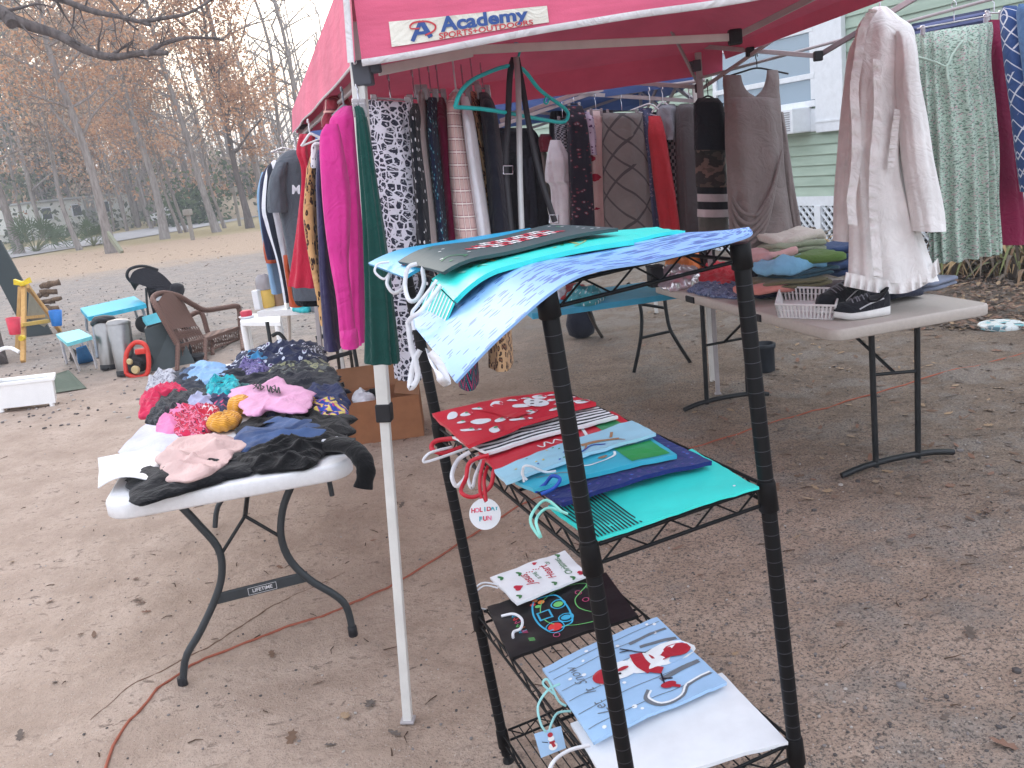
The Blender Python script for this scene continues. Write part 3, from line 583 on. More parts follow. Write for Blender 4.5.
def d3(sh):
    for i, (n_, h) in enumerate(((5, 'r'), (7, 'w'), (6, 'r'), (4, 'w'))):
        for j in range(n_ + 3):
            a = 0.30 + i * 0.11; t0 = 0.18 + j * 0.052 + (i % 2) * .02
            sh.stroke([(a, t0), (a + 0.08, t0 + 0.012), (a + 0.02, t0 + 0.03), (a + 0.09, t0 + 0.036)], 0.022, 1 if (i + j) % 2 else 2, n=10)
    for i in range(16): sh.disc(rnd.uniform(.08, .92), rnd.choice((rnd.uniform(.05, .14), rnd.uniform(.74, .95))), 0.012, rnd.choice((1, 3)), n=8)
    sh.stroke([(0.15, 0.80), (0.3, 0.86), (0.25, 0.93)], 0.012, 3)
_d = [SP(618, 228, T4 + .030), SP(548, 226, T4 + .030), drop_fit(398, 262, T4 + .030, .8), drop_fit(443, 273, T4 + .030, .8)]; _r = bil(*_d); Q3 = lambda s, t: _r(s, t) + droop(_r(s, t), .8) + SUP * 0.003 * math.sin(t * 7 + s * 2)
bag3, s3 = bag('dark chalkboard gift bag with red and white scribbled lettering, topmost on the shelf unit', [(618, 228), (548, 226), (398, 262), (443, 273)], T4 + 0.040, [chalk, inkw, inkr, inkg], th=0.006, draw=d3, Qf=Q3)
dh = depth_of(s3.Q(0.5, 1)); handle(bag3, [(417, 264, dh), (408, 268, dh), (405, 285, dh), (409, 300, dh - .02), (417, 299, dh - .02), (424, 284, dh - .02), (423, 268, dh - .02), (432, 266, dh)], 0.013)
def d4(sh):
    sh.disc(0.3, 0.62, 0.10, 1, rt=0.16); sh.disc(0.36, 0.5, 0.08, 3, rt=0.22); sh.stroke([(0.3, 0.78), (0.3, 0.92)], 0.06, 2, n=6)
_e = [SP(560, 240, T4 + .022), SP(530, 228, T4 + .022), drop_fit(368, 263, T4 + .022, .8), drop_fit(404, 277, T4 + .022, .8)]; _t = bil(*_e); Q4 = lambda s, t: _t(s, t) + droop(_t(s, t), .8)
bag4, s4 = bag('bright cyan gift bag under the chalkboard bag, corner over the green trousers', [(560, 240), (530, 228), (368, 263), (404, 277)], T4 + 0.028, [cyan, inkw, inkr, inky], th=0.006, draw=d4, Qf=Q4)
dh = depth_of(s4.Q(0.5, 1)); handle(bag4, [(389, 262, dh), (378, 264, dh), (375, 272, dh), (384, 279, dh), (391, 272, dh), (400, 271, dh)], 0.008); handle(bag4, [(390, 274, dh), (387, 284, dh - .02), (394, 293, dh - .02), (403, 287, dh - .02), (405, 274, dh)], 0.011)
# --- second shelf
redp = paper('paper red', S(198, 36, 54)); skyp = paper('paper light blue', S(160, 206, 226)); aqua = paper('paper aqua', S(58, 174, 200)); navyp = paper('paper navy blue', S(36, 52, 118)); greenp = paper('paper green', S(40, 150, 80)); royal = paper('paper royal blue', S(34, 80, 178))
def d5(sh):
    for i in range(14): sh.fill_grid(0.02, 0.98, 0.70 + i * 0.021, 0.710 + i * 0.021, 1, n=4)
    sh.disc(0.12, 0.1, 0.012, 2)
tq = [(759, 487), (692, 449), (548, 505), (592, 539)]
b5, s5 = bag('flat plain teal gift bag with a striped side on the second shelf', tq, T3 + 0.006, [teal, inkk, white], draw=d5, th=0.005, bend=lambda s, t: 0.002 * math.sin(5 * t))
dh = depth_of(s5.Q(0.5, 1)); handle(b5, [(562, 512, dh), (546, 500, dh), (533, 512, dh - .03), (531, 524, dh - .03), (541, 538, dh - .03), (536, 520, dh - .03), (548, 508, dh), (568, 514, dh)], 0.008, tealw)
tn = pattern('paper navy speckled', 'flowers', S(34, 46, 108), S(62, 50, 120), S(40, 90, 170), 2.5)
b6, s6 = bag('dark blue speckled gift bag lying on the plain teal one', [(712, 461), (658, 437), (536, 491), (562, 504)], T3 + 0.022, [tn], th=0.008, bend=lambda s, t: 0.008 * math.sin(t * 3) + 0.004 * s)
mb = MB(); q0 = [D(552, 480, depth_of(s6.Q(.5, 1)) - .01 + i * .004) + V((0, 0, 0.004 * i)) for i in range(3)]
dh = depth_of(s6.Q(0.5, 1)); handle(b6, [(535, 492, dh), (545, 484, dh), (552, 476, dh - .02), (560, 479, dh - .02), (554, 488, dh - .02), (541, 494, dh - .02)], 0.010, royal)
def d7(sh):
    sh.fill_grid(0.1, 0.9, 0.03, 0.30, 1, n=6); sh.stroke([(0.75, 0.32), (0.55, 0.36), (0.4, 0.52), (0.5, 0.6)], 0.05, 2); sh.disc(0.65, 0.42, 0.06, 3, rt=0.1); sh.stroke([(0.3, 0.7), (0.5, 0.75), (0.6, 0.9)], 0.03, 3)
b7, s7 = bag('aqua gift bag with a green end, between light and dark blue bags', [(677, 455), (652, 438), (514, 480), (534, 491)], T3 + 0.038, [aqua, greenp, inkw, paper('ink brown', S(150, 112, 84))], draw=d7, th=0.008, bend=lambda s, t: 0.006 * math.sin(t * 3))
dh = depth_of(s7.Q(0.5, 1)); handle(b7, [(524, 482, dh), (523, 468, dh - .02), (530, 466, dh - .02), (545, 472, dh), (556, 471, dh)], 0.007); handle(b7, [(524, 468, dh), (522, 474, dh), (527, 480, dh)], 0.007)
def d8(sh):
    sh.stroke([(0.25, 0.22), (0.45, 0.30), (0.5, 0.45)], 0.12, 1, n=10); sh.stroke([(0.5, 0.24), (0.72, 0.2)], 0.07, 1, n=6); sh.stroke([(0.45, 0.42), (0.2, 0.46)], 0.04, 1, n=6); sh.stroke([(0.28, 0.24), (0.1, 0.2)], 0.04, 1, n=6)
    sh.stroke([(0.2, 0.32), (0.35, 0.40), (0.15, 0.48), (0.3, 0.55)], 0.05, 2, n=14)
    for i in range(12): sh.disc(rnd.uniform(.1, .9), rnd.uniform(.55, .95), 0.03, rnd.choice((2, 3, 4)), n=6)
b8, s8 = bag('light blue gift bag with a brown deer, on the aqua bag', [(656, 433), (632, 421), (494, 470), (506, 482)], T3 + 0.050, [skyp, paper('ink fawn', S(168, 128, 96)), royal, inkg, inky], draw=d8, th=0.006, bend=lambda s, t: 0.005 * math.sin(t * 3))
def d9(sh):
    sh.stroke([(0.25, 0.45), (0.4, 0.47), (0.3, 0.5), (0.45, 0.53), (0.3, 0.57), (0.45, 0.6), (0.3, 0.63), (0.42, 0.66)], 0.025, 1, n=40); sh.stroke([(0.6, 0.45), (0.7, 0.48), (0.58, 0.52), (0.72, 0.56), (0.6, 0.62), (0.7, 0.7)], 0.02, 1, n=30)
    sh.fill_grid(0.2, 0.9, 0.06, 0.22, 2, n=5); sh.stroke([(0.1, 0.35), (0.9, 0.28)], 0.05, 1, n=6)
b9, s9 = bag('red gift bag with white script and ribbons beside the striped bag', [(640, 428), (612, 411), (478, 452), (497, 470)], T3 + 0.040, [redp, inkw, inkg], draw=d9, th=0.006, bend=lambda s, t: 0.004 * math.sin(t * 3))
dh = depth_of(s9.Q(0.5, 1)); dt_ = dh - 0.03
handle(b9, [(489, 455, dh), (470, 462, dh), (466, 478, dh), (461, 492, dt_), (474, 497, dt_), (490, 487, dt_), (494, 470, dt_), (499, 462, dh)], 0.013, redp)
handle(b9, [(484, 460, dh), (480, 478, dt_), (481, 496, dt_), (486, 502, dt_), (484, 480, dt_), (488, 466, dh)], 0.011, redp)
# the round tag
tg = MB(); c = D(485, 514, dt_); nx = CR; nz = (CU * 0.97 + CW * 0.1).normalized(); R0 = 0.0255 * dt_ / 1.45
st = Sheet(tg, lambda s, t: c + nx * ((s - .5) * 2 * R0 * 0.98) + nz * ((t - .5) * 2 * R0 * 0.98), 2, 2, 0.001, 0, (1, 1)) if False else None
tg.lathe(c, [(R0, -0.0006), (R0, 0.0006)], 30, ax=-CW)
class _T: pass
st = Sheet.__new__(Sheet); st.mb = tg; st.sg = 1; st.size = (1, 1); st.Q = lambda s, t: c - CW * 0.001 + nx * ((s - .5) * 2 * R0) + nz * ((t - .5) * 2 * R0)
for i, ch in enumerate('HOLIDAY'): st.text(ch, 0.13 + i * 0.122, 0.60 + 0.015 * i, 0.19, (1, 3, 1, 2, 1, 2, 2)[i], bold=0.045)
for i, ch in enumerate('FUN'): st.text(ch, 0.36 + i * 0.14, 0.34 + 0.015 * i, 0.19, (2, 1, 3)[i], bold=0.045)
o = tg.build('gift_tag', [white, inkr, paper('ink teal', S(52, 160, 176)), paper('ink pink', S(226, 120, 150))]); tag(o, 'round white gift tag reading HOLIDAY FUN hanging from a red ribbon', 'gift tag')
sm = pattern('paper stripes black white', 'stripes_x', inkk.diffuse_color if False else S(34, 34, 44), (0.78, 0.78, 0.8, 1), sc=4.2)
b10, s10 = bag('black and white striped gift bag under the red snowmen bag', [(618, 416), (594, 405), (452, 437), (488, 453)], T3 + 0.052, [sm, white], th=0.006, size=(0.10, 0.3), bend=lambda s, t: 0.003 * math.sin(t * 3))
dh = depth_of(s10.Q(0.5, 1)); handle(b10, [(470, 452, dh), (458, 460, dh), (452, 475, dh - .02), (456, 486, dh - .02), (463, 481, dh - .02), (466, 476, dh - .02)], 0.014); handle(b10, [(481, 453, dh), (471, 464, dh - .02), (468, 478, dh - .02), (472, 488, dh - .02), (476, 474, dh - .02), (484, 456, dh)], 0.011)
def d11(sh):
    for i in range(3):
        for j in range(8):
            a = 0.14 + i * 0.29 + (j % 2) * .10; b = 0.06 + j * 0.12
            if j in (4, 5) and i == 1: continue
            a += 0.05 * math.sin(7 * i + 3 * j); b += 0.02 * math.sin(5 * j + i); sh.disc(a, b, 0.085 + 0.03 * math.sin(i * 3 + j * 2), 1, rt=0.05 + 0.02 * math.cos(j * 4 + i), rot=i + j); sh.disc(a + 0.03, b - 0.015, 0.022, 3, lift=0.0014, n=7); sh.stroke([(a - .06, b - .03), (a + .05, b - .035)], 0.03, 2, lift=0.0014, n=4)
    sh.disc(0.52, 0.30, 0.20, 1, rt=0.10, lift=0.0016); sh.disc(0.62, 0.30, 0.02, 4, lift=0.002); sh.disc(0.5, 0.34, 0.02, 4, lift=0.002); sh.disc(0.5, 0.27, 0.02, 4, lift=0.002); sh.stroke([(0.2, 0.52), (0.5, 0.56), (0.75, 0.62)], 0.20, 0, lift=0.0018, n=8)
b11, s11 = bag('red gift bag covered in white snowmen at the far end of the second shelf', [(596, 402), (554, 390), (432, 414), (468, 446)], T3 + 0.066, [redp, white, inkr, inkg, inkk], draw=d11, th=0.008, bend=lambda s, t: 0.008 * math.sin(t * 3) - 0.003 * s)
dh = depth_of(s11.Q(0.5, 1)); handle(b11, [(458, 438, dh), (436, 441, dh), (432, 449, dh - .01), (444, 453, dh - .01), (462, 447, dh)], 0.016, redp); handle(b11, [(470, 447, dh), (445, 456, dh - .02), (424, 462, dh - .03), (430, 453, dh - .03), (452, 447, dh)], 0.006, round_=True)
# --- third shelf
def d12(sh):
    sh.fill_grid(0, 1, 0, 0.03, 0)
b15, s15 = bag('plain white gift bag lying flat at the near end of the third shelf', [(788, 741), (722, 673), (570, 722), (612, 792)], T2 + 0.004, [white, cordm], th=0.007, bend=lambda s, t: 0.002 * math.sin(5 * t))
dh = depth_of(s15.Q(.5, 1)); handle(b15, [(590, 745, dh), (568, 751, dh), (552, 764, dh - .02), (545, 790, dh - .03)], 0.013)
lb = paper('paper snow blue', S(160, 194, 228)); birch = paper('ink birch grey', S(110, 116, 124)); scarf = paper('ink scarf red', S(176, 44, 58)); snow = paper('ink snow', (0.82, 0.84, 0.86, 1))
def d13(sh):
    for i in range(18): sh.disc(rnd.uniform(.05, .95), rnd.uniform(.05, .97), rnd.uniform(.008, .02), 2, n=7)
    for s_ in (0.12, 0.30, 0.47, 0.62, 0.8, 0.9): sh.stroke([(s_, 0.98), (s_ + 0.01, 0.5), (s_ + 0.03, 0.02)], 0.006, 1, n=12)
    sh.stroke([(0.66, 0.02), (0.72, 0.3)], 0.035, 1, n=8); sh.stroke([(0.82, 0.02), (0.80, 0.35)], 0.03, 1, n=8); sh.stroke([(0.32, 0.03), (0.28, 0.36)], 0.04, 1, n=8)
    sh.stroke([(0.16, 0.03), (0.14, 0.22), (0.05, 0.32), (0.04, 0.48), (0.14, 0.54), (0.22, 0.48)], 0.036, 1, n=24); sh.stroke([(0.17, 0.03), (0.15, 0.22), (0.06, 0.32), (0.05, 0.47), (0.14, 0.52), (0.21, 0.47)], 0.016, 2, n=24, lift=0.0014)
    sh.disc(0.52, 0.16, 0.13, 2, rt=0.22, lift=0.0016); sh.disc(0.52, 0.36, 0.12, 2, rt=0.16, lift=0.0018); sh.disc(0.54, 0.54, 0.10, 2, rt=0.12, lift=0.002)
    sh.disc(0.52, 0.10, 0.08, 3, rt=0.12, lift=0.0022); sh.stroke([(0.52, 0.12), (0.52, 0.30)], 0.12, 3, lift=0.0022, n=6); sh.stroke([(0.40, 0.36), (0.52, 0.39), (0.65, 0.37)], 0.10, 3, lift=0.0026, n=10); sh.stroke([(0.42, 0.36), (0.36, 0.30)], 0.08, 3, lift=0.0026, n=6)
    sh.stroke([(0.43, 0.62), (0.56, 0.64), (0.66, 0.62)], 0.05, 3, lift=0.0028, n=8); sh.disc(0.55, 0.68, 0.09, 3, rt=0.08, lift=0.0026); sh.disc(0.54, 0.53, 0.02, 3, rt=0.05, lift=0.0026)
    sh.disc(0.50, 0.57, 0.012, 4, lift=0.0027); sh.disc(0.58, 0.57, 0.012, 4, lift=0.0027)
    for a, b in (((0.62, 0.30), (0.78, 0.44)), ((0.42, 0.30), (0.22, 0.36)), ((0.28, 0.34), (0.25, 0.28)), ((0.72, 0.39), (0.74, 0.46))): sh.stroke([a, b], 0.012, 4, n=4, lift=0.0024)
    sh.disc(0.20, 0.34, 0.035, 3, rt=0.06, lift=0.0026); sh.stroke([(0.2, 0.34), (0.14, 0.28)], 0.03, 3, n=4, lift=0.0026)
    sh.text('Let', 0.24, 0.83, 0.12, 1, shear=0.4, bold=-0.008); sh.text('It', 0.46, 0.82, 0.12, 1, shear=0.4, bold=-0.008); sh.text('Snow', 0.70, 0.83, 0.12, 1, shear=0.4, bold=-0.008)
b13, s13 = bag('pale blue gift bag with a red scarfed snowman and birch trunks', [(727, 683), (657, 617), (542, 668), (593, 742)], T2 + 0.020, [lb, birch, snow, scarf, inkk], draw=d13, th=0.007, bend=lambda s, t: 0.006 * math.sin(t * 3) + 0.004 * math.sin(s * 4) * t)
dh = depth_of(s13.Q(.5, 1)); ac = fabric('aqua cord', S(160, 214, 214))
handle(b13, [(560, 684, dh), (548, 690, dh), (538, 706, dh - .02), (541, 724, dh - .03), (546, 732, dh - .03)], 0.005, ac, round_=True); handle(b13, [(571, 711, dh), (558, 713, dh), (552, 722, dh - .02), (549, 732, dh - .03)], 0.005, ac, round_=True); handle(b13, [(554, 694, dh), (543, 684, dh), (548, 680, dh), (558, 700, dh), (566, 706, dh)], 0.005, ac, round_=True)
tg = MB(); tdp = dh - 0.03; cs = [D(534, 734, tdp), D(561, 726, tdp), D(566, 748, tdp), D(541, 758, tdp)]
st = Sheet(tg, bil(cs[3], cs[2], cs[1], cs[0]), 2, 2, 0.001, 0, (1, 1), flip=False)
st.disc(0.55, 0.28, 0.17, 2, n=14, rt=0.17, lift=0.001); st.disc(0.55, 0.62, 0.12, 2, n=14, lift=0.001); st.stroke([(0.45, 0.46), (0.66, 0.46)], 0.09, 3, n=4, lift=0.0014); st.stroke([(0.55, 0.46), (0.6, 0.24)], 0.12, 3, n=4, lift=0.0014); st.disc(0.55, 0.78, 0.10, 3, lift=0.0014); st.stroke([(0.2, 0.6), (0.4, 0.5)], 0.03, 4, n=4, lift=0.0012)
o = tg.build('gift_tag', [lb, birch, snow, scarf, inkk]); tag(o, 'square pale blue snowman gift tag hanging on aqua cords below the third shelf', 'gift tag')
blkp = paper('paper black', S(15, 15, 20), 0.4); neon = [paper('neon ' + n_, S(*c)) for n_, c in (('cyan', (60, 170, 210)), ('orange', (226, 130, 70)), ('green', (110, 190, 110)), ('pink', (190, 80, 120)), ('red', (214, 60, 60)))]
def d14(sh):
    def ring(cs, ct, r, m, w=0.014, n=20, rt=None): sh.stroke([(cs + r * math.cos(a * 0.785), ct + (rt or r) * 0.7 * math.sin(a * 0.785)) for a in range(8)], w, m, closed=True, n=n)
    sh.stroke([(0.22, 0.56), (0.12, 0.35), (0.16, 0.2), (0.3, 0.3), (0.42, 0.36), (0.58, 0.36), (0.7, 0.3), (0.86, 0.2), (0.9, 0.34), (0.8, 0.56), (0.6, 0.64), (0.4, 0.64)], 0.010, 3, closed=True, n=70)
    sh.stroke([(0.2, 0.66), (0.22, 0.48), (0.4, 0.44), (0.6, 0.44), (0.8, 0.48), (0.82, 0.64), (0.6, 0.7), (0.4, 0.7)], 0.018, 1, closed=True, n=60)
    sh.fill_grid(0.42, 0.58, 0.57, 0.68, 1); sh.fill_grid(0.44, 0.56, 0.585, 0.665, 0, lift=0.0012)
    ring(0.34, 0.49, 0.08, 1); ring(0.62, 0.49, 0.08, 1); sh.disc(0.62, 0.49, 0.05, 3); sh.disc(0.34, 0.49, 0.05, 1); sh.disc(0.24, 0.60, 0.07, 5); ring(0.24, 0.60, 0.1, 1, 0.01); sh.disc(0.76, 0.60, 0.035, 2); sh.disc(0.70, 0.64, 0.03, 3); sh.disc(0.82, 0.64, 0.03, 2); sh.disc(0.76, 0.67, 0.03, 5)
    for a, b in ((0.55, 0.28), (0.72, 0.30), (0.1, 0.62)): ring(a, b, 0.035, 4, 0.008, 12)
    for a, b, m in ((0.12, 0.78, 3), (0.9, 0.75, 2), (0.75, 0.18, 3), (0.3, 0.8, 4)):
        for j in range(3): sh.stroke([(a + j * .02, b), (a + 0.03 + j * .02, b + 0.04)], 0.008, m, n=4)
    for i in range(6): sh.stroke([(0.36 + i * .06, 0.80), (0.34 + i * .06, 0.86), (0.38 + i * .06, 0.84)], 0.010, 1 + i % 5, n=6)
b14, s14 = bag('black gift bag with a neon game controller, on the third shelf', [(638, 616), (606, 572), (487, 606), (510, 657)], T2 + 0.006, [blkp] + neon + [white], draw=d14, th=0.008, bend=lambda s, t: 0.003 * math.sin(4 * t))
mb = MB(); mb.tube(crv([s14.pt(0.72, 0.93, 0.004), s14.pt(0.66, 0.84, 0.006), s14.pt(0.52, 0.80, 0.006), s14.pt(0.38, 0.84, 0.006), s14.pt(0.36, 0.90, 0.006), s14.pt(0.28, 0.92, 0.004)], 30), 0.0035, 7); mb.build('handle', [cordm], b14)
hg = paper('ink holly', S(58, 120, 70)); hr = paper('ink heart', S(186, 44, 66))
def d16(sh):
    sh.text('Jesus', 0.52, 0.66, 0.20, 2, bold=0.01, shear=0.3); sh.text('IS THE', 0.55, 0.52, 0.085, 1, bold=0.01); sh.text('Heart', 0.52, 0.38, 0.18, 2, bold=0.01, shear=0.3); sh.text('OF', 0.78, 0.30, 0.085, 1, bold=0.01); sh.text('Christmas', 0.52, 0.17, 0.15, 1, bold=0.006, shear=0.3)
    def heart(a, b, k): sh.disc(a - .03 * k, b, 0.04 * k, 2, n=10); sh.disc(a + .03 * k, b, 0.04 * k, 2, n=10); sh.fill([(a - .066 * k, b - .01 * k), (a + .066 * k, b - .01 * k), (a, b - .075 * k)], 2, lift=0.0013)
    heart(0.38, 0.85, 1.1); heart(0.14, 0.06, 1.0); heart(0.9, 0.45, 0.6)
    for a, b in ((0.16, 0.90), (0.86, 0.90), (0.80, 0.68), (0.14, 0.42), (0.92, 0.12), (0.08, 0.18)):
        for r in (-0.6, 0.6): sh.disc(a + 0.04 * r, b, 0.055, 1, rt=0.025, rot=r, n=10)
    for i in range(9): sh.disc(0.70 + 0.02 * (i % 3), 0.36 + 0.05 * i * 0.6, 0.014, 2, n=7)
b16, s16 = bag('small white gift bag with holly lettering and hearts, lying on the black bag', [(588, 576), (565, 551), (490, 578), (517, 604)], T2 + 0.024, [white, hg, hr], draw=d16, th=0.006, bend=lambda s, t: 0.002)
dh = depth_of(s16.Q(.5, 1)); handle(b16, [(499, 585, dh), (482, 583, dh), (472, 594, dh - .01), (476, 606, dh - .01), (488, 610, dh - .01)], 0.0045, round_=True); handle(b16, [(513, 601, dh), (496, 610, dh), (480, 608, dh - .01), (474, 596, dh - .01), (484, 586, dh), (498, 588, dh)], 0.0045, round_=True)
# ------------------------------------------------------------------ the red canopy
Z1 = V((0, 0, 1))
@cached
def canopy_cloth(name, c, tr=0.03):
    t = NT(name, 0.75, 0.25, 0.1); n = t.noise(t.obj(), 2.5, 5, 0.6); n2 = t.noise(t.obj(), 300, 2)
    col = t.ramp(n, [(0.3, tuple(x * 0.85 for x in c[:3])), (0.7, tuple(min(1, x * 1.12) for x in c[:3]))]); t.set('Base Color', col); t.bump(t.math('ADD', t.noise(t.map(t.obj(), (2, 2, 9)), 1.6, 3), t.math('MULTIPLY', n2, 0.06)), 0.35, 0.03); t.translucent(col, tr); return t.m
redc = canopy_cloth('red canopy cloth', S(216, 100, 130)); bluec = canopy_cloth('blue canopy cloth', S(84, 110, 164), 0.08); trimw = fabric('white piping', (0.78, 0.76, 0.78, 1)); tubew = plain('white painted steel', S(214, 212, 208), 0.45, 0.4, 0.0, 0.08); tubeg = plain('white steel toned for shade', S(172, 166, 168), 0.5, 0.4, 0, 0.1); plb = plain('black plastic', S(28, 28, 33), 0.5, 0.35)  # tubeg: white frame steel with the canopies' shade put into its colour
LEAN = V((0.0658, 0.0511, 0))
FLb = V((-0.4146, 2.323, 0)); ZE = 2.06
cFL = FLb + LEAN * ZE + V((0, 0, ZE)); cBL = V((-1.06, 5.57, 1.97)); cBR = V((1.26, 5.36, 2.06)); cFR = cFL + (cBR - cBL) + V((0, 0, -0.01)); pk = (cFL + cBR) / 2 + V((0, 0, 0.72)); tFL, tBR, tBL, tFR = cFL.copy(), cBR.copy(), cBL.copy(), cFR.copy(); cFL = cFL + V((0.005, -0.055, 0)); cFR = cFR + V((0.06, -0.055, 0)); cBL = cBL + V((-0.05, 0.04, 0)); cBR = cBR + V((0.15, 0.04, -0.04))
can = empty('red_canopy', V(((cFL + cBR) / 2).xy.to_3d()), 'red pop up canopy with white piping and a store banner, hung with clothes', 'canopy')
mb = MB(); n = 12
for a, b in ((cFL, cFR), (cFR, cBR), (cBR, cBL), (cBL, cFL)):
    rows = []
    for i in range(n + 1):
        t = i / n; rows.append([(a * (1 - u) + b * u) * (1 - t) + pk * t - V((0, 0, 1)) * 0.10 * math.sin(math.pi * min(t * 1.0, 1)) * math.sin(math.pi * u) for u in [k / n for k in range(n + 1)]])
    mb.grid(rows)
mb.build('roof', [redc], can)
out_f = V((-0.09, -1, 0)).normalized()
def valance(a, b, h, out, amp, mats, name='valance', nseg=60, fold=5, flare=0.02):
    """a hanging strip between two corners with a bound lower edge"""
    mb = MB(); up = V((0, 0, 1)); rows = []; rim = []
    for j in range(9):
        v = j / 8; r = []
        for i in range(nseg + 1):
            u = i / nseg; p = a * (1 - u) + b * u - up * (h * v); w_ = math.sin(math.pi * u) ** 0.3 if 0 < u < 1 else 0
            r.append(p + out * (flare * v + amp * v * w_ * (noise.noise(V((u * fold, v * 0.7, h * 9))) + 0.35 * noise.noise(V((u * fold * 3, v * 1.5, 2))))) + up * (0.02 * v * w_ * noise.noise(V((u * 4, 3, h)))))
        rows.append(r)
    mb.grid(rows, 0); rim = rows[-1]
    mb.grid([[p + out * 0.003 for p in rim], [p + out * 0.004 - up * 0.016 for p in rim], [p - out * 0.004 - up * 0.016 for p in rim], [p - out * 0.003 for p in rim]], 1)
    return mb.build(name, mats, can), rows
vf, vrows = valance(cFL + V((0, 0, 0.01)), cFR + V((0, 0, 0.01)), 0.245, out_f, 0.035, [redc, trimw])
side_out = V((-1, -0.17, 0)).normalized(); bl_low = cBL + V((0, 0, 0))
mb = MB(); rows = []
for j in range(7):
    v = j / 6; r = []
    for i in range(31):
        u = i / 30; p = cFL * (1 - u) + cBL * u; p.z -= (0.235 * (1 - u) + 0.13 * u) * v; r.append(p + side_out * (0.02 * v + 0.015 * v * math.sin(math.pi * u) * noise.noise(V((u * 4, v, 8)))))
    rows.append(r)
mb.grid(rows); rim = rows[-1]; mb.grid([[p + side_out * .003 for p in rim], [p + side_out * .002 - V((0, 0, .006)) for p in rim], [p - side_out * .002 - V((0, 0, .006)) for p in rim], [p - side_out * .003 for p in rim]], 1); mb.build('valance', [redc, trimw], can)
mb = MB(); rows = [[cBL * (1 - u) + cBR * u - V((0, 0, 0.13 * v)) + V((0, 0.02 * v + 0.03 * v * noise.noise(V((u * 6, v, 3))), 0)) for u in [k / 24 for k in range(25)]] for v in (0, 0.3, 0.6, 1)]; mb.grid(rows); mb.build('valance', [redc], can)
mb = MB(); rows = [[cBR * (1 - u) + cFR * u - V((0, 0, 0.06 * v)) + V((0.015 * v, 0, 0)) for u in [k / 24 for k in range(25)]] for v in (0, 0.5, 1)]; mb.grid(rows); mb.build('valance', [redc], can)
# corner piping
mb = MB(); mb.ribbon([cFL + V((-0.012, -0.012, 0.02)), cFL + V((-0.018, -0.02, -0.1)), cFL + V((-0.028, -0.028, -0.24))], 0.018, side=V((1, -0.5, 0))); mb.ribbon([cFL + V((0, 0, 0.008)), (cFL * 2 + pk) / 3 + V((0, 0, -0.02)), pk], 0.02, side=V((1, -0.5, 0))); mb.build('piping', [trimw], can)
# banner printed on the front
blu = paper('ink store blue', S(36, 74, 140)); rdd = paper('ink store red', S(190, 52, 62)); ban = fabric('banner cloth', S(226, 222, 210))
nF = len(vrows[0]); u0, u1 = 0, 0
def onval(px, py):
    best = None
    for j in range(9):
        for i in range(nF):
            x, y = pix(vrows[j][i]); dd = (x - px) ** 2 + (y - py) ** 2
            if best is None or dd < best[0]: best = (dd, i / (nF - 1), j / 8)
    return best[1], best[2]
def valp(u, v):
    x = min(max(u * (nF - 1), 0), nF - 1.001); y = min(max(v * 8, 0), 7.999); i, j = int(x), int(y); f, g = x - i, y - j
    return (vrows[j][i] * (1 - f) + vrows[j][i + 1] * f) * (1 - g) + (vrows[j + 1][i] * (1 - f) + vrows[j + 1][i + 1] * f) * g
o0 = cFL; nfl = out_f
def ray_val(px, py):
    p = PL(px, py, cFL + V((0, 0, 0)), out_f); u = (p - cFL).dot((cFR - cFL)) / (cFR - cFL).length_squared; v = (cFL.z + 0.01 - p.z) / 0.245
    for _ in range(6):
        q = valp(u, max(0, min(1, v))); x, y = pix(q); p2 = PL(px, py, q, out_f); u += (p2 - q).dot(cFR - cFL) / (cFR - cFL).length_squared; v += (q.z - p2.z) / 0.245
    return u, v
bl, br, tl, tr_ = ray_val(392, 47), ray_val(549, 22.5), ray_val(389, 22), ray_val(547, 6)
def QL(s, t):
    u = (bl[0] * (1 - s) + br[0] * s) * (1 - t) + (tl[0] * (1 - s) + tr_[0] * s) * t; v = (bl[1] * (1 - s) + br[1] * s) * (1 - t) + (tl[1] * (1 - s) + tr_[1] * s) * t
    return valp(u, v) + out_f * 0.004
mb = MB(); sh = Sheet(mb, QL, 30, 8, 0.002, 0, (157, 25)); k = 157 / 25
sh.text('Academy', 0.60, 0.62, 0.145, 1, bold=0.035, lift=0.0022)
sh.text('SPORTS+OUTDOORS', 0.605, 0.13, 0.062, 2, bold=0.02, lift=0.0022, )
sh.stroke([(0.135, 0.10), (0.205, 0.90)], 0.026, 1, lift=0.0022, n=6); sh.stroke([(0.205, 0.90), (0.255, 0.16)], 0.032, 1, lift=0.0022, n=6); sh.stroke([(0.16, 0.40), (0.25, 0.40)], 0.022, 1, lift=0.0024, n=4)
sh.stroke([(0.13, 0.72), (0.16, 0.86), (0.24, 0.86), (0.29, 0.66), (0.28, 0.42), (0.22, 0.28)], 0.012, 2, lift=0.0028, n=24); sh.stroke([(0.13, 0.72), (0.14, 0.62), (0.19, 0.60)], 0.010, 2, lift=0.0028, n=10)
mb.build('banner', [ban, blu, rdd], can)
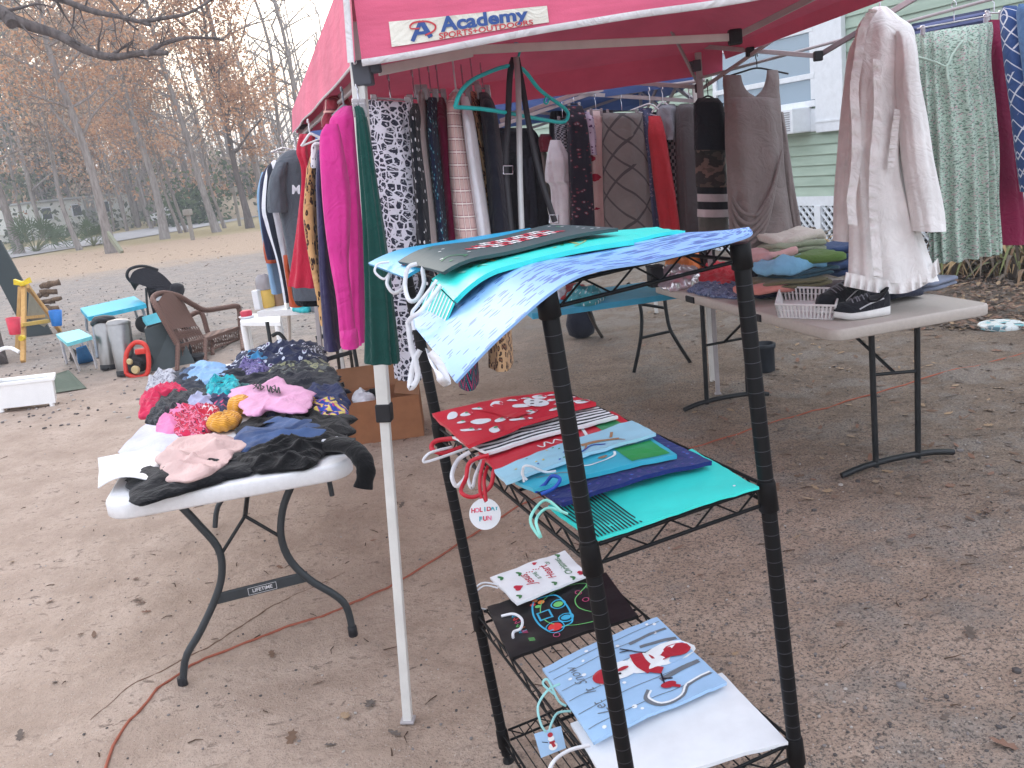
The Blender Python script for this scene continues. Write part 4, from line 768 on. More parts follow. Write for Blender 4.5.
# legs
for base, top, nm in ((FLb, tFL - Z1 * .12 - LEAN * .12, 'w'), (V((-1.19, 5.47, 0)), tBL - Z1 * .03, 'g'), (V((1.26, 5.36, 0)), tBR - Z1 * .03, 'g'), (V((tFR.x, tFR.y, 0)), tFR - Z1 * .12, 'w')):
    mb = MB(); ax = (top - base).normalized(); x = V((1, -0.09, 0)); x = (x - ax * x.dot(ax)).normalized(); y = ax.cross(x); fr = (ax, x, y)
    L = (top - base).length; mid = base + ax * (L * 0.47)
    mb.box(base + ax * (L * 0.24), (L * 0.48, 0.026, 0.026), fr, 0, 0.003); mb.box(base + ax * (L * 0.735), (L * 0.51, 0.034, 0.034), fr, 0, 0.003); leg = mb.build('leg', [tubew if nm == 'w' else tubeg], can)
    m2 = MB(); m2.box(base + ax * (L * 0.475), (0.05, 0.042, 0.042), fr, 0, 0.004); m2.build('height_lock', [plb], leg)
    m3 = MB(); m3.box(base + ax * 0.004, (0.008, 0.04, 0.04), fr, 0, 0.002); m3.build('foot_plate', [tubeg], leg)
for top in (tFL, tBR, tBL):
    mb = MB(); d_ = (cFR - cFL).normalized() if top is not tBR else -(cFR - cFL).normalized(); q = V((0, 0, 1))
    b0 = top - q * 0.262 + LEAN * -0.26 if top is tFL else top - q * 0.12
    mb.box(b0 + d_ * 0.012, (0.046, 0.044, 0.062), (d_, d_.cross(q) * -1, q), 0, 0.004); mb.box(b0 + d_ * 0.042 + q * 0.012, (0.034, 0.032, 0.032), (d_, d_.cross(q) * -1, q), 0, 0.004); mb.build('corner_bracket', [plain('grey plastic', S(74, 76, 84), 0.5, 0.3)], can)
def truss(pts, w=0.024, mat=tubeg):
    for a, b in zip(pts[:-1], pts[1:]):
        mb = MB(); mb.bar(a, b, w * 0.55, w, 0, bev=0.002); mb.build('truss_bar', [mat], can)
truss([D(378, 71, 2.44), D(472, 52, 2.52)], 0.026, tubew); truss([D(470, 50, 2.56), D(735, 37, 3.0)], 0.024, tubew); truss([D(735, 37, 3.0), D(860, -26, 2.7)], 0.02)
truss([D(697, 87, 5.22), D(440, 70, 5.45)]); truss([D(694, 49, 5.2), D(606, 81, 5.3)]); truss([D(606, 83, 5.32), D(500, 121, 5.4)]); truss([D(671, 30, 4.9), D(699, 86, 5.2)], 0.02)
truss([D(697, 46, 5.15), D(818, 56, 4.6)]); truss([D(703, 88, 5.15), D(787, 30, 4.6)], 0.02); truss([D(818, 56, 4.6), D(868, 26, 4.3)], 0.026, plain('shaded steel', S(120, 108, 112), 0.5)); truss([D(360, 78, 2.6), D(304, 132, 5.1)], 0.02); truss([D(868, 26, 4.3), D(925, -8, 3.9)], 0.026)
for x, y, d_ in ((735, 37, 2.99), (606, 82, 5.28), (818, 56, 4.57), (750, 52, 4.83), (699, 88, 5.16)):
    mb = MB(); mb.box(D(x, y, d_), (0.045, 0.03, 0.05), None, 0, 0.006); mb.build('hinge', [plb], can)
mb = MB(); mb.tube([D(360, 84, 2.55), D(300, 137, 5.2)], 0.007, 6); mb.build('hanging_bar', [tubeg], can)
RB0, RB1 = D(303, 128, 5.35), D(700, 90, 5.25)
mb = MB(); mb.tube([D(500, 108, 5.75), D(705, 80, 5.35)], 0.010, 7); mb.build('hanging_bar', [tubeg], can)
mb = MB(); mb.tube([D(700, 78, 5.1), D(1040, -14, 4.0)], 0.008, 7); mb.build('hanging_bar', [tubeg], can)
# ------------------------------------------------------------------ the blue canopy behind it
bn = [V((-1.12, 5.95, 2.00)), V((1.30, 5.66, 2.06)), V((1.42, 8.3, 2.05)), V((-1.02, 8.5, 2.0))]; bp = sum(bn, V((0, 0, 0))) / 4 + V((0, 0, 0.62))
bc = empty('blue_canopy', (0.05, 7.1, 0), 'faded blue canopy standing behind the red one', 'canopy')
mb = MB()
for i in range(4):
    a, b = bn[i], bn[(i + 1) % 4]; mb.grid([[(a * (1 - u) + b * u) * (1 - t) + bp * t - V((0, 0, 0.09)) * math.sin(math.pi * t) * math.sin(math.pi * u) for u in [k / 10 for k in range(11)]] for t in [k / 8 for k in range(9)]])
mb.build('roof', [bluec], bc)
mb = MB()
for i in range(4):
    a, b = bn[i], bn[(i + 1) % 4]; o = (b - a).cross(V((0, 0, 1))).normalized(); mb.grid([[a * (1 - u) + b * u - V((0, 0, 0.2 * v)) + o * (0.01 * v + 0.05 * v * noise.noise(V((u * 6, v, i)))) for u in [k / 20 for k in range(21)]] for v in (0, 0.35, 0.7, 1)])
mb.build('valance', [bluec], bc)
for p in bn:
    mb = MB(); mb.box((p.x, p.y, 1.02), (0.03, 0.03, 2.03), None, 0, 0.003); mb.build('leg', [tubew], bc)
for a, b in ((0, 1), (3, 2), (0, 3), (1, 2)):
    m_ = (bn[a] + bn[b]) / 2
    for p, q in ((bn[a] - V((0, 0, .05)), m_ - V((0, 0, .28))), (bn[a] - V((0, 0, .3)), m_ - V((0, 0, .05))), (bn[b] - V((0, 0, .05)), m_ - V((0, 0, .28))), (bn[b] - V((0, 0, .3)), m_ - V((0, 0, .05)))):
        mb = MB(); mb.bar(p, q, 0.014, 0.022); mb.build('truss_bar', [tubeg], bc)
# ------------------------------------------------------------------ clothes on hangers
met = plain('hook steel', S(190, 190, 196), 0.25, 0.5, 0.9, 0.05); clearp = NT('clear plastic', 0.2, 0.5); clearp.set('Base Color', S(190, 184, 188)); clearp.set('Transmission Weight', 0.5); clearp = clearp.m
hw = plain('hanger white', S(224, 224, 228), 0.35); hb = plain('hanger black', S(30, 30, 34), 0.4); ht = plain('hanger turquoise', S(40, 196, 196), 0.35)
def hanger(what, x, y, d, wpx, hook=16, mat=None, style='clip', lean=0.0, drop=None, bar=None):
    """hook, arms and clips; x, y: the middle of the bar"""
    mat = mat or met; root = empty('hanger', D(x, y, d), what, 'hanger', 'hangers under the canopies')
    k = d / 900.0; c = D(x, y, d); e = (D(x + wpx / 2, y + lean * wpx / 2, bar or d) - D(x - wpx / 2, y - lean * wpx / 2, d)) / 2; e = e * 1.0; up = V((0, 0, 1)); h = hook * k; f = e.normalized() if e.length > 1e-6 else V((1, 0, 0))
    mb = MB(); r = h * 0.22; pts = [c, c + up * (h * 0.55)] + [c + up * (h * 0.78) + V((0, 1, 0)) * (math.sin(a) * r) + up * (-math.cos(a) * r) for a in [0.5 + i * 0.62 for i in range(8)]]
    mb.tube(pts, 0.0022 if style == 'clip' else 0.003, 6); mb.build('hook', [met if style == 'clip' else mat], root)
    mb = MB()
    if style == 'clip':
        mb.tube([c - e, c + e], 0.004, 6); mb.build('bar', [mat], root)
        for s in (-0.85, 0.85):
            q = c + e * s; m2 = MB(); m2.box(q - up * 0.012, (0.018, 0.014, 0.045), (f, f.cross(up), up), 0, 0.003); m2.box(q - up * 0.018 + f.cross(up) * 0.010, (0.016, 0.006, 0.035), (f, f.cross(up), up), 0, 0.002); m2.build('clip', [clearp], root)
    else:
        dz = (drop or 12) * k; mb.tube(crv([c - e - up * dz, c - e * 0.5 - up * dz * 0.45, c, c + e * 0.5 - up * dz * 0.45, c + e - up * dz], 17), 0.005, 7)
        if style == 'tri': mb.tube([c - e - up * dz, c + e - up * dz], 0.004, 6)
        mb.build('arms', [mat], root)
    return root
BLK = fabric('cloth black', S(26, 26, 31)); NAVY = fabric('cloth navy', S(44, 50, 76)); WHT = fabric('cloth white', S(226, 226, 232)); CREAM = fabric('cloth cream', (0.90, 0.885, 0.87, 1)); DGRN = fabric('cloth dark green', S(20, 66, 60)); PINK = fabric('cloth hot pink', S(212, 58, 144)); MAR = fabric('cloth maroon', S(126, 30, 66)); GRY = fabric('cloth warm grey', S(160, 148, 146)); DGR = fabric('cloth charcoal', S(88, 92, 100)); RED = fabric('cloth red', S(206, 50, 62)); TAUPE = fabric('cloth taupe', S(140, 130, 128))
FR_ = 'clothes hanging under the front edge of the red canopy'; LF_ = 'clothes hanging along the side of the red canopy'; BK_ = 'clothes hanging on the back rail'; RT_ = 'clothes hanging above the folding table'
G = garment
# --- front row
G('skirt', 'long white skirt printed with black chain links, next to the white canopy pole', 'skirt', [(101, 366, 412), (110, 366, 413), (160, 370, 420), (250, 378, 428), (320, 390, 424), (377, 396, 422)], pattern('print chain links', 'links', S(216, 214, 224), S(52, 54, 68), sc=2.3), 2.58, FR_, folds=11, amp=0.007, thick=0.05, seed=1, n=80, tilt=0.06)
hanger('clear clip hanger holding the chain link skirt', 391, 99, 2.58, 40, 24, clearp, lean=0.06)
G('skirt', 'black skirt with white polka dots behind the chain link skirt', 'skirt', [(104, 411, 421), (130, 412, 425), (200, 416, 434), (300, 420, 442)], pattern('print white dots', 'dots', S(34, 36, 42), S(220, 220, 224), sc=1.6), 2.66, FR_, folds=5, amp=0.008, thick=0.16, seed=2)
hanger('metal clip hanger holding the polka dot skirt', 415, 98, 2.66, 12, 28, met)
G('skirt', 'narrow light grey skirt between the polka dot skirt and the teal printed one', 'skirt', [(92, 419, 424), (150, 422, 432), (220, 427, 440), (310, 434, 448)], GRY, 2.70, FR_, folds=4, amp=0.006, thick=0.15, seed=3)
hanger('metal clip hanger holding the light grey skirt', 421, 88, 2.70, 8, 24, met)
G('skirt', 'dark navy and teal printed skirt beside the light grey skirt', 'skirt', [(98, 427, 437), (150, 430, 442), (230, 438, 450), (330, 446, 462)], pattern('print navy teal', 'flowers', S(36, 42, 66), S(58, 132, 148), S(200, 214, 220), 2.2), 2.74, FR_, folds=4, amp=0.007, thick=0.16, seed=4)
hanger('metal clip hanger holding the navy and teal skirt', 431, 92, 2.74, 10, 26, met)
G('skirt', 'tribal patterned teal skirt whose hem shows below the drooping blue bag', 'skirt', [(120, 440, 446), (250, 448, 462), (330, 458, 474), (381, 460, 479)], pattern('print tribal', 'tribal', S(40, 44, 66), S(60, 150, 158), S(186, 70, 110), 1.6), 2.9, FR_, folds=4, amp=0.006, thick=0.13, seed=40)
G('skirt', 'dark maroon velvet skirt behind the plaid jacket', 'skirt', [(98, 434, 444), (140, 438, 456), (230, 446, 466), (320, 452, 470)], MAR, 2.80, FR_, folds=4, amp=0.007, thick=0.15, seed=5)
hanger('metal clip hanger holding the maroon skirt', 439, 92, 2.80, 10, 28, met)
def plx(mb):
    cloth(mb, [(100, 446, 454), (130, 448, 457), (180, 451, 461), (240, 458, 470)], 2.72, 0.05, 4, 0.005, 61)
G('blazer', 'pink and tan plaid blazer hanging in the middle of the front row', 'blazer', [(93, 452, 458), (105, 449, 462), (130, 448, 467), (180, 450, 475), (238, 455, 485), (275, 460, 489)], pattern('print pink plaid', 'plaid', S(216, 184, 178), S(150, 92, 104), S(246, 236, 228), 1.9), 2.76, FR_, extra=plx, folds=4, amp=0.006, thick=0.17, seed=6)
hanger('metal hanger holding the plaid blazer', 456, 90, 2.76, 14, 36, hw, 'tee', drop=6)
G('shirt', 'white cotton shirt pressed behind the plaid blazer', 'shirt', [(97, 459, 468), (120, 462, 474), (160, 467, 480), (230, 476, 490), (262, 480, 494)], WHT, 2.74, FR_, folds=4, amp=0.006, thick=0.15, seed=7)
hanger('metal clip hanger holding the white shirt', 464, 92, 2.84, 9, 26, met)
G('skirt', 'brown leopard print skirt whose hem shows beside the shelf post', 'skirt', [(92, 468, 477), (120, 472, 484), (200, 481, 495), (300, 488, 508), (362, 489, 513)], pattern('print leopard brown', 'leopard', S(196, 160, 122), S(70, 54, 48), S(150, 104, 76), 1.2), 2.95, FR_, folds=4, amp=0.006, thick=0.14, seed=8)
hanger('metal clip hanger holding the leopard skirt', 473, 84, 2.95, 9, 24, met)
G('trousers', 'black trousers hanging at the end of the front row', 'trousers', [(93, 479, 488), (110, 481, 496), (160, 485, 503), (230, 490, 512), (285, 494, 514)], fabric('cloth blue black', S(48, 50, 62)), 2.88, FR_, folds=4, amp=0.006, thick=0.15, seed=9)
hanger('metal clip hanger holding the black trousers', 483, 88, 2.88, 10, 24, met)
# --- turquoise hanger with belts
hr_ = empty('hanger', D(517, 60, 2.7), 'empty turquoise plastic hanger with belts looped over its hook', 'hanger', 'hangers under the canopies')
mb = MB(); mb.tube(crv([D(517, 66, 2.7), D(518, 58, 2.7), D(520, 50, 2.7), D(518, 44, 2.7), D(514, 44, 2.7)], 14), 0.004, 7); mb.build('hook', [ht], hr_)
mb = MB(); mb.tube(crv([D(455, 107, 2.5), D(462, 90, 2.5), D(480, 76, 2.56), D(517, 66, 2.7), D(540, 90, 2.8), D(564, 108, 2.92), D(568, 116, 2.93), D(562, 122, 2.92), D(540, 119, 2.82), D(490, 110, 2.6), D(455, 107, 2.5)], 60), 0.0062, 8); mb.tube(crv([D(546, 97, 2.82), D(544, 102, 2.82), D(547, 104, 2.82), D(549, 99, 2.83)], 8), 0.003, 6); mb.build('frame', [ht], hr_)
def belt(label, pts, w, mat, buckle=None):
    mb = MB(); mb.ribbon([D(*p) for p in pts], w, side=CR, th=0.002, n=30); o = mb.build('belt', [mat]); tag(o, label, 'belt', 'belts over the turquoise hanger')
    if buckle:
        m = MB(); c = D(*buckle); u = CU; m.tube([c - CR * .014 - u * .012, c + CR * .014 - u * .012, c + CR * .014 + u * .012, c - CR * .014 + u * .012, c - CR * .014 - u * .012], 0.0022, 6); m.build('buckle', [met], o)
leath = plain('leather black', S(44, 42, 48), 0.45, 0.4); stud = pattern('belt studs', 'dots', S(120, 116, 120), S(214, 212, 216), sc=3.0)
belt('black leather strap with a metal buckle, left of the belts on the turquoise hanger', [(514, 58, 2.67), (510, 75, 2.66), (508, 120, 2.66), (506, 170, 2.66), (512, 235, 2.67)], 0.018, leath, (508, 170, 2.64))
belt('grey studded metal belt in the middle of the turquoise hanger', [(516, 57, 2.66), (518, 80, 2.65), (519, 120, 2.65), (520, 180, 2.65), (522, 236, 2.65)], 0.017, plain('belt metal', S(176, 176, 176), 0.35, 0.5, 0.6))
belt('long black belt with pale edging slanting right from the turquoise hanger', [(517, 58, 2.68), (523, 90, 2.67), (529, 125, 2.67), (540, 175, 2.68), (555, 222, 2.7)], 0.017, leath, (554, 219, 2.68))
belt('thin white edged belt beside the slanting black belt', [(516, 60, 2.70), (520, 85, 2.69), (530, 135, 2.69), (543, 185, 2.7), (552, 226, 2.7)], 0.006, plain('belt pale', S(200, 196, 194), 0.4))
# --- side row
G('trousers', 'dark green pleated trousers hanging beside the white canopy pole', 'trousers', [(105, 354, 362), (120, 357, 367), (170, 360, 375), (250, 364, 387), (310, 365, 394), (362, 364, 399)], DGRN, 2.27, LF_, folds=9, amp=0.007, thick=0.035, seed=10, n=80)
hanger('black clip hanger holding the dark green trousers', 359, 103, 2.27, 8, 18, hb)
def px_(mb):
    cloth(mb, [(124, 326, 338), (140, 320, 342), (190, 322, 350), (230, 326, 350), (262, 331, 349), (300, 338, 352), (345, 342, 357)], 2.44, 0.032, 3, 0.006, 62); cloth(mb, [(328, 340, 357), (338, 341, 358), (347, 342, 359)], 2.43, 0.036, 2, 0.002, 69, nv=8)
G('blouse', 'hot pink long sleeved blouse beside the dark green trousers', 'blouse', [(106, 345, 354), (114, 335, 358), (126, 331, 359), (160, 336, 360), (220, 342, 362), (280, 346, 363), (342, 350, 365)], PINK, 2.60, LF_, extra=px_, folds=4, amp=0.012, thick=0.055, seed=11, n=72)
hanger('grey hanger holding the hot pink blouse', 344, 106, 2.60, 26, 18, plain('hanger grey', S(120, 124, 130), 0.4), 'tee', drop=10)
G('dress', 'dark navy dress hanging behind the pink blouse', 'dress', [(150, 318, 326), (200, 320, 332), (280, 324, 338), (345, 329, 345)], fabric('cloth purple navy', S(56, 52, 84)), 3.0, LF_, folds=4, amp=0.008, thick=0.12, seed=12)
G('top', 'tan leopard print top between the red dress and the pink blouse', 'top', [(150, 314, 321), (170, 311, 323), (215, 307, 325), (260, 314, 328), (320, 326, 336)], pattern('print leopard tan', 'leopard', S(206, 160, 110), S(58, 44, 42), S(166, 112, 76), 0.9), 3.1, LF_, folds=3, amp=0.006, thick=0.12, seed=13)
G('shirt', 'white dotted shirt collar showing above the leopard top', 'shirt', [(142, 315, 321), (150, 313, 322), (168, 312, 323)], pattern('print grey dots', 'dots', S(228, 222, 226), S(110, 96, 110), sc=2.2), 3.05, LF_, folds=3, amp=0.004, thick=0.06, seed=14)
G('shirt', 'red plaid shirt hanging high under the canopy edge', 'shirt', [(96, 331, 347), (104, 326, 351), (116, 325, 346), (128, 324, 342)], pattern('print red plaid', 'plaid', S(150, 56, 70), S(90, 50, 60), S(222, 170, 160), 1.0), 3.2, LF_, folds=4, amp=0.012, thick=0.10, seed=15)
def tulle(mb): cloth(mb, [(210, 307, 318), (225, 308, 322), (250, 307, 326)], 3.52, 0.03, 3, 0.006, 63, mi=1)
G('dress', 'red tulle dress with a plaid shirt front, between the grey t-shirt and the leopard top', 'dress', [(134, 300, 314), (150, 299, 316), (170, 306, 319), (210, 302, 322), (250, 297, 327), (284, 292, 330)], [fabric('cloth tulle red', S(188, 40, 66)), pattern('print dark plaid', 'plaid', S(120, 30, 48), S(36, 34, 44), S(150, 60, 70), 1.3)], 3.65, LF_, extra=tulle, folds=9, amp=0.012, thick=0.12, seed=16, n=72)
hanger('white plastic hanger showing above the red dress', 310, 134, 3.3, 20, 14, hw, 'tri', drop=8, lean=-0.4)
def tee(mb):
    cloth(mb, [(162, 276, 288), (180, 270, 286), (200, 268, 287), (212, 269, 288)], 4.1, 0.06, 3, 0.008, 64)
gshirt = G('t_shirt', 'charcoal t-shirt with a white letter on the chest, hanging toward the trees', 't-shirt', [(150, 288, 302), (158, 279, 306), (175, 276, 309), (215, 281, 314), (255, 288, 321), (298, 295, 327)], fabric('cloth slate', S(92, 98, 106)), 4.2, LF_, extra=tee, folds=5, amp=0.010, thick=0.10, seed=17, n=72)
mb = MB(); vs, fs = letters('M', 1, 0.03); c = D(296, 190, 4.05); mb.add([c + CR * x * 0.05 + CU * y * 0.055 for x, y in vs], fs, smooth=False); mb.build('chest_print', [WHT], gshirt)
G('shorts', 'black hem of shorts showing below the charcoal t-shirt', 'shorts', [(270, 290, 322), (296, 294, 326), (304, 298, 327)], BLK, 4.3, LF_, folds=4, amp=0.006, thick=0.08, seed=18)
hanger('white hanger holding the charcoal t-shirt', 296, 150, 4.2, 26, 12, hw, 'tee', drop=10, lean=-0.35)
def ws(mb): cloth(mb, [(255, 283, 291), (280, 287, 295), (306, 290, 305)], 4.42, 0.05, 3, 0.006, 65, mi=1)
G('shirt', 'white and black striped shirt with an orange hem behind the charcoal t-shirt', 'shirt', [(160, 274, 286), (170, 268, 284), (205, 264, 283), (225, 268, 286), (260, 279, 292), (300, 287, 298)], [pattern('print side stripes', 'stripes_x', S(224, 224, 230), S(44, 48, 60), sc=0.8), fabric('cloth orange', S(190, 84, 50))], 4.5, LF_, extra=ws, folds=4, amp=0.008, thick=0.10, seed=19)
G('shirt', 'dark navy shirt second from the end of the side row', 'shirt', [(165, 268, 278), (180, 263, 276), (215, 262, 276), (245, 266, 280), (258, 269, 283)], NAVY, 4.8, LF_, folds=4, amp=0.008, thick=0.10, seed=20)
G('jeans', 'light blue jeans at the far end of the side row', 'jeans', [(172, 262, 270), (200, 259, 270), (250, 266, 278), (292, 274, 284)], fabric('cloth light denim', S(130, 164, 196)), 5.1, LF_, folds=4, amp=0.006, thick=0.10, seed=21)
G('shorts', 'rust orange shorts low at the end of the side row', 'shorts', [(225, 266, 274), (245, 265, 276), (262, 268, 279)], fabric('cloth rust', S(180, 84, 56)), 5.0, LF_, folds=3, amp=0.006, thick=0.08, seed=22)
hanger('clear hanger at the far end of the side row', 283, 148, 4.9, 26, 12, clearp, 'tri', drop=4, lean=-0.05)
# --- back rail, left to right
bk = [('trousers', 'black trousers at the left end of the back rail, behind the belts', [(150, 504, 514), (180, 503, 517), (250, 503, 520)], BLK),
      ('skirt', 'charcoal skirt behind the grey studded belt', [(150, 516, 530), (180, 516, 534), (250, 518, 540)], fabric('cloth soft black', S(50, 52, 62))),
      ('cardigan', 'grey ribbed cardigan left of the white top on the back rail', [(140, 533, 541), (170, 533, 546), (250, 536, 552)], fabric('cloth beige grey', S(150, 138, 132))),
      ('scarf', 'small maroon scarf above the white top on the back rail', [(134, 543, 552), (142, 541, 557), (152, 544, 556)], fabric('cloth wine', S(120, 44, 58))),
      ('top', 'white asymmetric top on the back rail', [(140, 553, 561), (160, 549, 569), (180, 548, 570), (190, 553, 572), (245, 556, 572)], WHT),
      ('scarf', 'black and white gingham scarf over the white top', [(120, 557, 567), (150, 558, 571), (178, 559, 572)], pattern('print gingham small', 'check', S(44, 44, 54), S(150, 150, 158), sc=1.6)),
      ('dress', 'black dress with dark red flowers beside the gingham scarf', [(106, 568, 580), (130, 569, 586), (190, 571, 590), (245, 573, 593)], pattern('print dark flowers', 'flowers', S(44, 42, 54), S(120, 56, 70), S(150, 150, 160), 1.6)),
      ('blouse', 'lilac floral blouse beside the pink floral cardigan', [(112, 583, 590), (130, 582, 593), (155, 583, 594)], pattern('print lilac flowers', 'flowers', S(196, 180, 200), S(110, 70, 110), S(70, 60, 90), 2.0)),
      ('cardigan', 'pale pink cardigan with red flowers on the back rail', [(110, 589, 599), (125, 590, 603), (170, 591, 607), (232, 592, 614)], pattern('print pink flowers', 'flowers', S(226, 196, 192), S(176, 40, 66), S(176, 40, 66), 0.42)),
      ('skirt', 'wide grey skirt with dark diagonal lines on the back rail', [(113, 605, 640), (125, 605, 641), (180, 606, 648), (240, 608, 652)], pattern('print diagonal lines', 'diag', S(134, 128, 126), S(88, 84, 86), sc=1.3)),
      ('dress', 'blue patterned dress beside the diagonal line skirt', [(108, 641, 649), (150, 643, 653), (240, 648, 662)], pattern('print blue floral', 'flowers', S(80, 86, 116), S(150, 140, 160), S(50, 50, 80), 2.0)),
      ('dress', 'rose speckled dress behind the red dress on the back rail', [(118, 648, 656), (180, 651, 661), (240, 656, 668)], pattern('print rose', 'ditsy', S(170, 110, 116), S(70, 60, 70), S(220, 190, 190), 1.0)),
      ('dress', 'plain bright red dress on the back rail', [(116, 650, 658), (140, 650, 664), (190, 656, 672), (240, 663, 679)], fabric('cloth coral red', S(200, 58, 68))),
      ('shirt', 'light grey shirt right of the red dress', [(104, 661, 672), (115, 659, 674), (140, 662, 672)], fabric('cloth ash', S(150, 152, 160))),
      ('shirt', 'black and white checked shirt right of the red dress', [(112, 669, 676), (130, 669, 679), (180, 671, 682), (216, 672, 684)], pattern('print check dark', 'check', S(40, 40, 48), S(180, 176, 180), sc=0.8)),
      ('coat', 'long black coat showing between the white top and the dark flowered dress', [(112, 556, 572), (126, 552, 578), (250, 556, 584)], fabric('cloth sable', S(38, 38, 46))),
      ('trousers', 'dark brown trousers behind the lilac blouse on the back rail', [(112, 576, 590), (130, 574, 594), (250, 578, 600)], fabric('cloth bark', S(66, 56, 58))),
      ('skirt', 'dark slate skirt between the diagonal line skirt and the pink cardigan', [(110, 598, 610), (130, 597, 612), (250, 602, 618)], fabric('cloth slate dark', S(70, 70, 80))),
      ('trousers', 'charcoal trousers behind the red dress on the back rail', [(112, 640, 664), (130, 638, 668), (250, 644, 680)], fabric('cloth soot', S(54, 52, 58))),
      ('coat', 'dark olive coat filling the gap right of the checked shirt', [(106, 668, 690), (124, 666, 692), (250, 670, 700)], fabric('cloth moss', S(82, 80, 76))),
      ('shirt', 'black shirt behind the grey studded belt', [(128, 500, 530), (150, 496, 540), (250, 500, 552)], fabric('cloth coal', S(36, 36, 42))),
      ('blouse', 'dark grey blouse left of the black tank top', [(104, 683, 694), (115, 678, 697), (170, 679, 700), (240, 682, 702)], fabric('cloth iron', S(96, 90, 92)))]
for i, (nm, lb_, rows, m_) in enumerate(bk):
    rows = [(y, a - 2.5, b + 2.5) for y, a, b in rows]
    G(nm, lb_ , nm, rows, m_, 5.45 + 0.04 * (i % 3) + 0.25 * (i < 4) + 0.22 * (15 <= i < 21), BK_, folds=4 + i % 3, amp=0.017, thick=0.07, seed=100 + i, n=64)
for x, y, wd, m_, st_, what in ((596, 110, 12, met, 'clip', 'metal clip hanger holding the pale pink cardigan'), (622, 111, 34, hb, 'clip', 'black clip hanger holding the diagonal line skirt'), (650, 104, 40, hw, 'tri', 'white plastic hanger over the red dress'), (563, 118, 10, hb, 'clip', 'black clip hanger holding the gingham scarf'), (574, 104, 12, hb, 'clip', 'black clip hanger holding the dark flowered dress'), (690, 104, 18, hw, 'tee', 'pale hanger holding the dark grey blouse'), (663, 102, 24, hw, 'tee', 'white hanger left of the checked shirt')):
    hanger(what, x, y, 5.45, wd, 16, m_, st_, drop=10, lean=0.2 if st_ == 'tri' else 0)
# --- the black top over three folded layers
G('skirt', 'olive grey skirt lowest of the layered set beside the grey dress', 'skirt', [(150, 698, 724), (200, 698, 727), (244, 700, 730)], fabric('cloth olive grey', S(104, 100, 94)), 5.14, BK_, folds=5, amp=0.008, thick=0.06, seed=130)
G('sweater', 'black sweater with white stripes under the camouflage shirt', 'sweater', [(140, 696, 722), (180, 697, 726), (217, 698, 729)], pattern('print wide stripes', 'stripes', S(40, 40, 46), S(206, 196, 198), sc=0.72), 5.08, BK_, folds=3, amp=0.008, thick=0.06, seed=131)
G('shirt', 'brown camouflage shirt hanging below the black tank top', 'shirt', [(130, 695, 722), (150, 695, 725), (187, 696, 727)], pattern('print camo', 'camo', S(96, 86, 80), S(64, 60, 60), S(124, 104, 96), 1.3), 5.03, BK_, folds=4, amp=0.007, thick=0.06, seed=132)
G('tank_top', 'black tank top hanging left of the long grey dress', 'tank top', [(98, 698, 718), (106, 694, 723), (125, 694, 727), (150, 694, 728)], fabric('cloth ink black', S(34, 38, 46)), 4.98, BK_, folds=4, amp=0.006, thick=0.07, seed=133)
hanger('black hanger holding the black tank top', 708, 96, 4.98, 30, 16, hb, 'tee', drop=8)
# --- long grey dress
def gd(mb):
    cloth(mb, [(75, 723, 741), (84, 723, 743), (92, 724, 748), (99, 724, 758), (112, 724, 766)], 4.85, 0.03, 2, 0.003, 66, nv=12); cloth(mb, [(70, 767, 778), (80, 766, 779), (90, 762, 779), (98, 754, 780), (112, 742, 781)], 4.85, 0.03, 2, 0.003, 67, nv=12)
    cloth(mb, [(112, 777, 783), (150, 778, 788), (200, 783, 795), (236, 788, 801)], 4.91, 0.06, 3, 0.010, 68)
    for i in range(5):                                          # the gathered drape across the hip
        mb.tube(crv([D(782 - i * 1.5, 150 + i * 9, 4.77), D(772 - i * 2, 190 + i * 10, 4.76), D(758 - i * 4, 214 + i * 9, 4.77), D(742 - i * 2, 212 + i * 8, 4.78), D(732, 196 + i * 9, 4.80)], 24), [0.004 + 0.009 * math.sin(math.pi * k / 23) for k in range(24)], 8)
G('dress', 'long sleeveless taupe grey dress with a gathered hip, hanging in front of the house', 'dress', [(97, 725, 780), (104, 725, 780), (140, 725, 782), (180, 727, 785), (210, 728, 789), (240, 730, 792), (262, 733, 780)], TAUPE, 4.85, RT_, extra=gd, folds=7, amp=0.012, thick=0.08, seed=23, n=90, nv=40)
hanger('black plastic hanger holding the long grey dress', 757, 68, 4.85, 62, 14, hb, 'tee', drop=7, lean=-0.05)
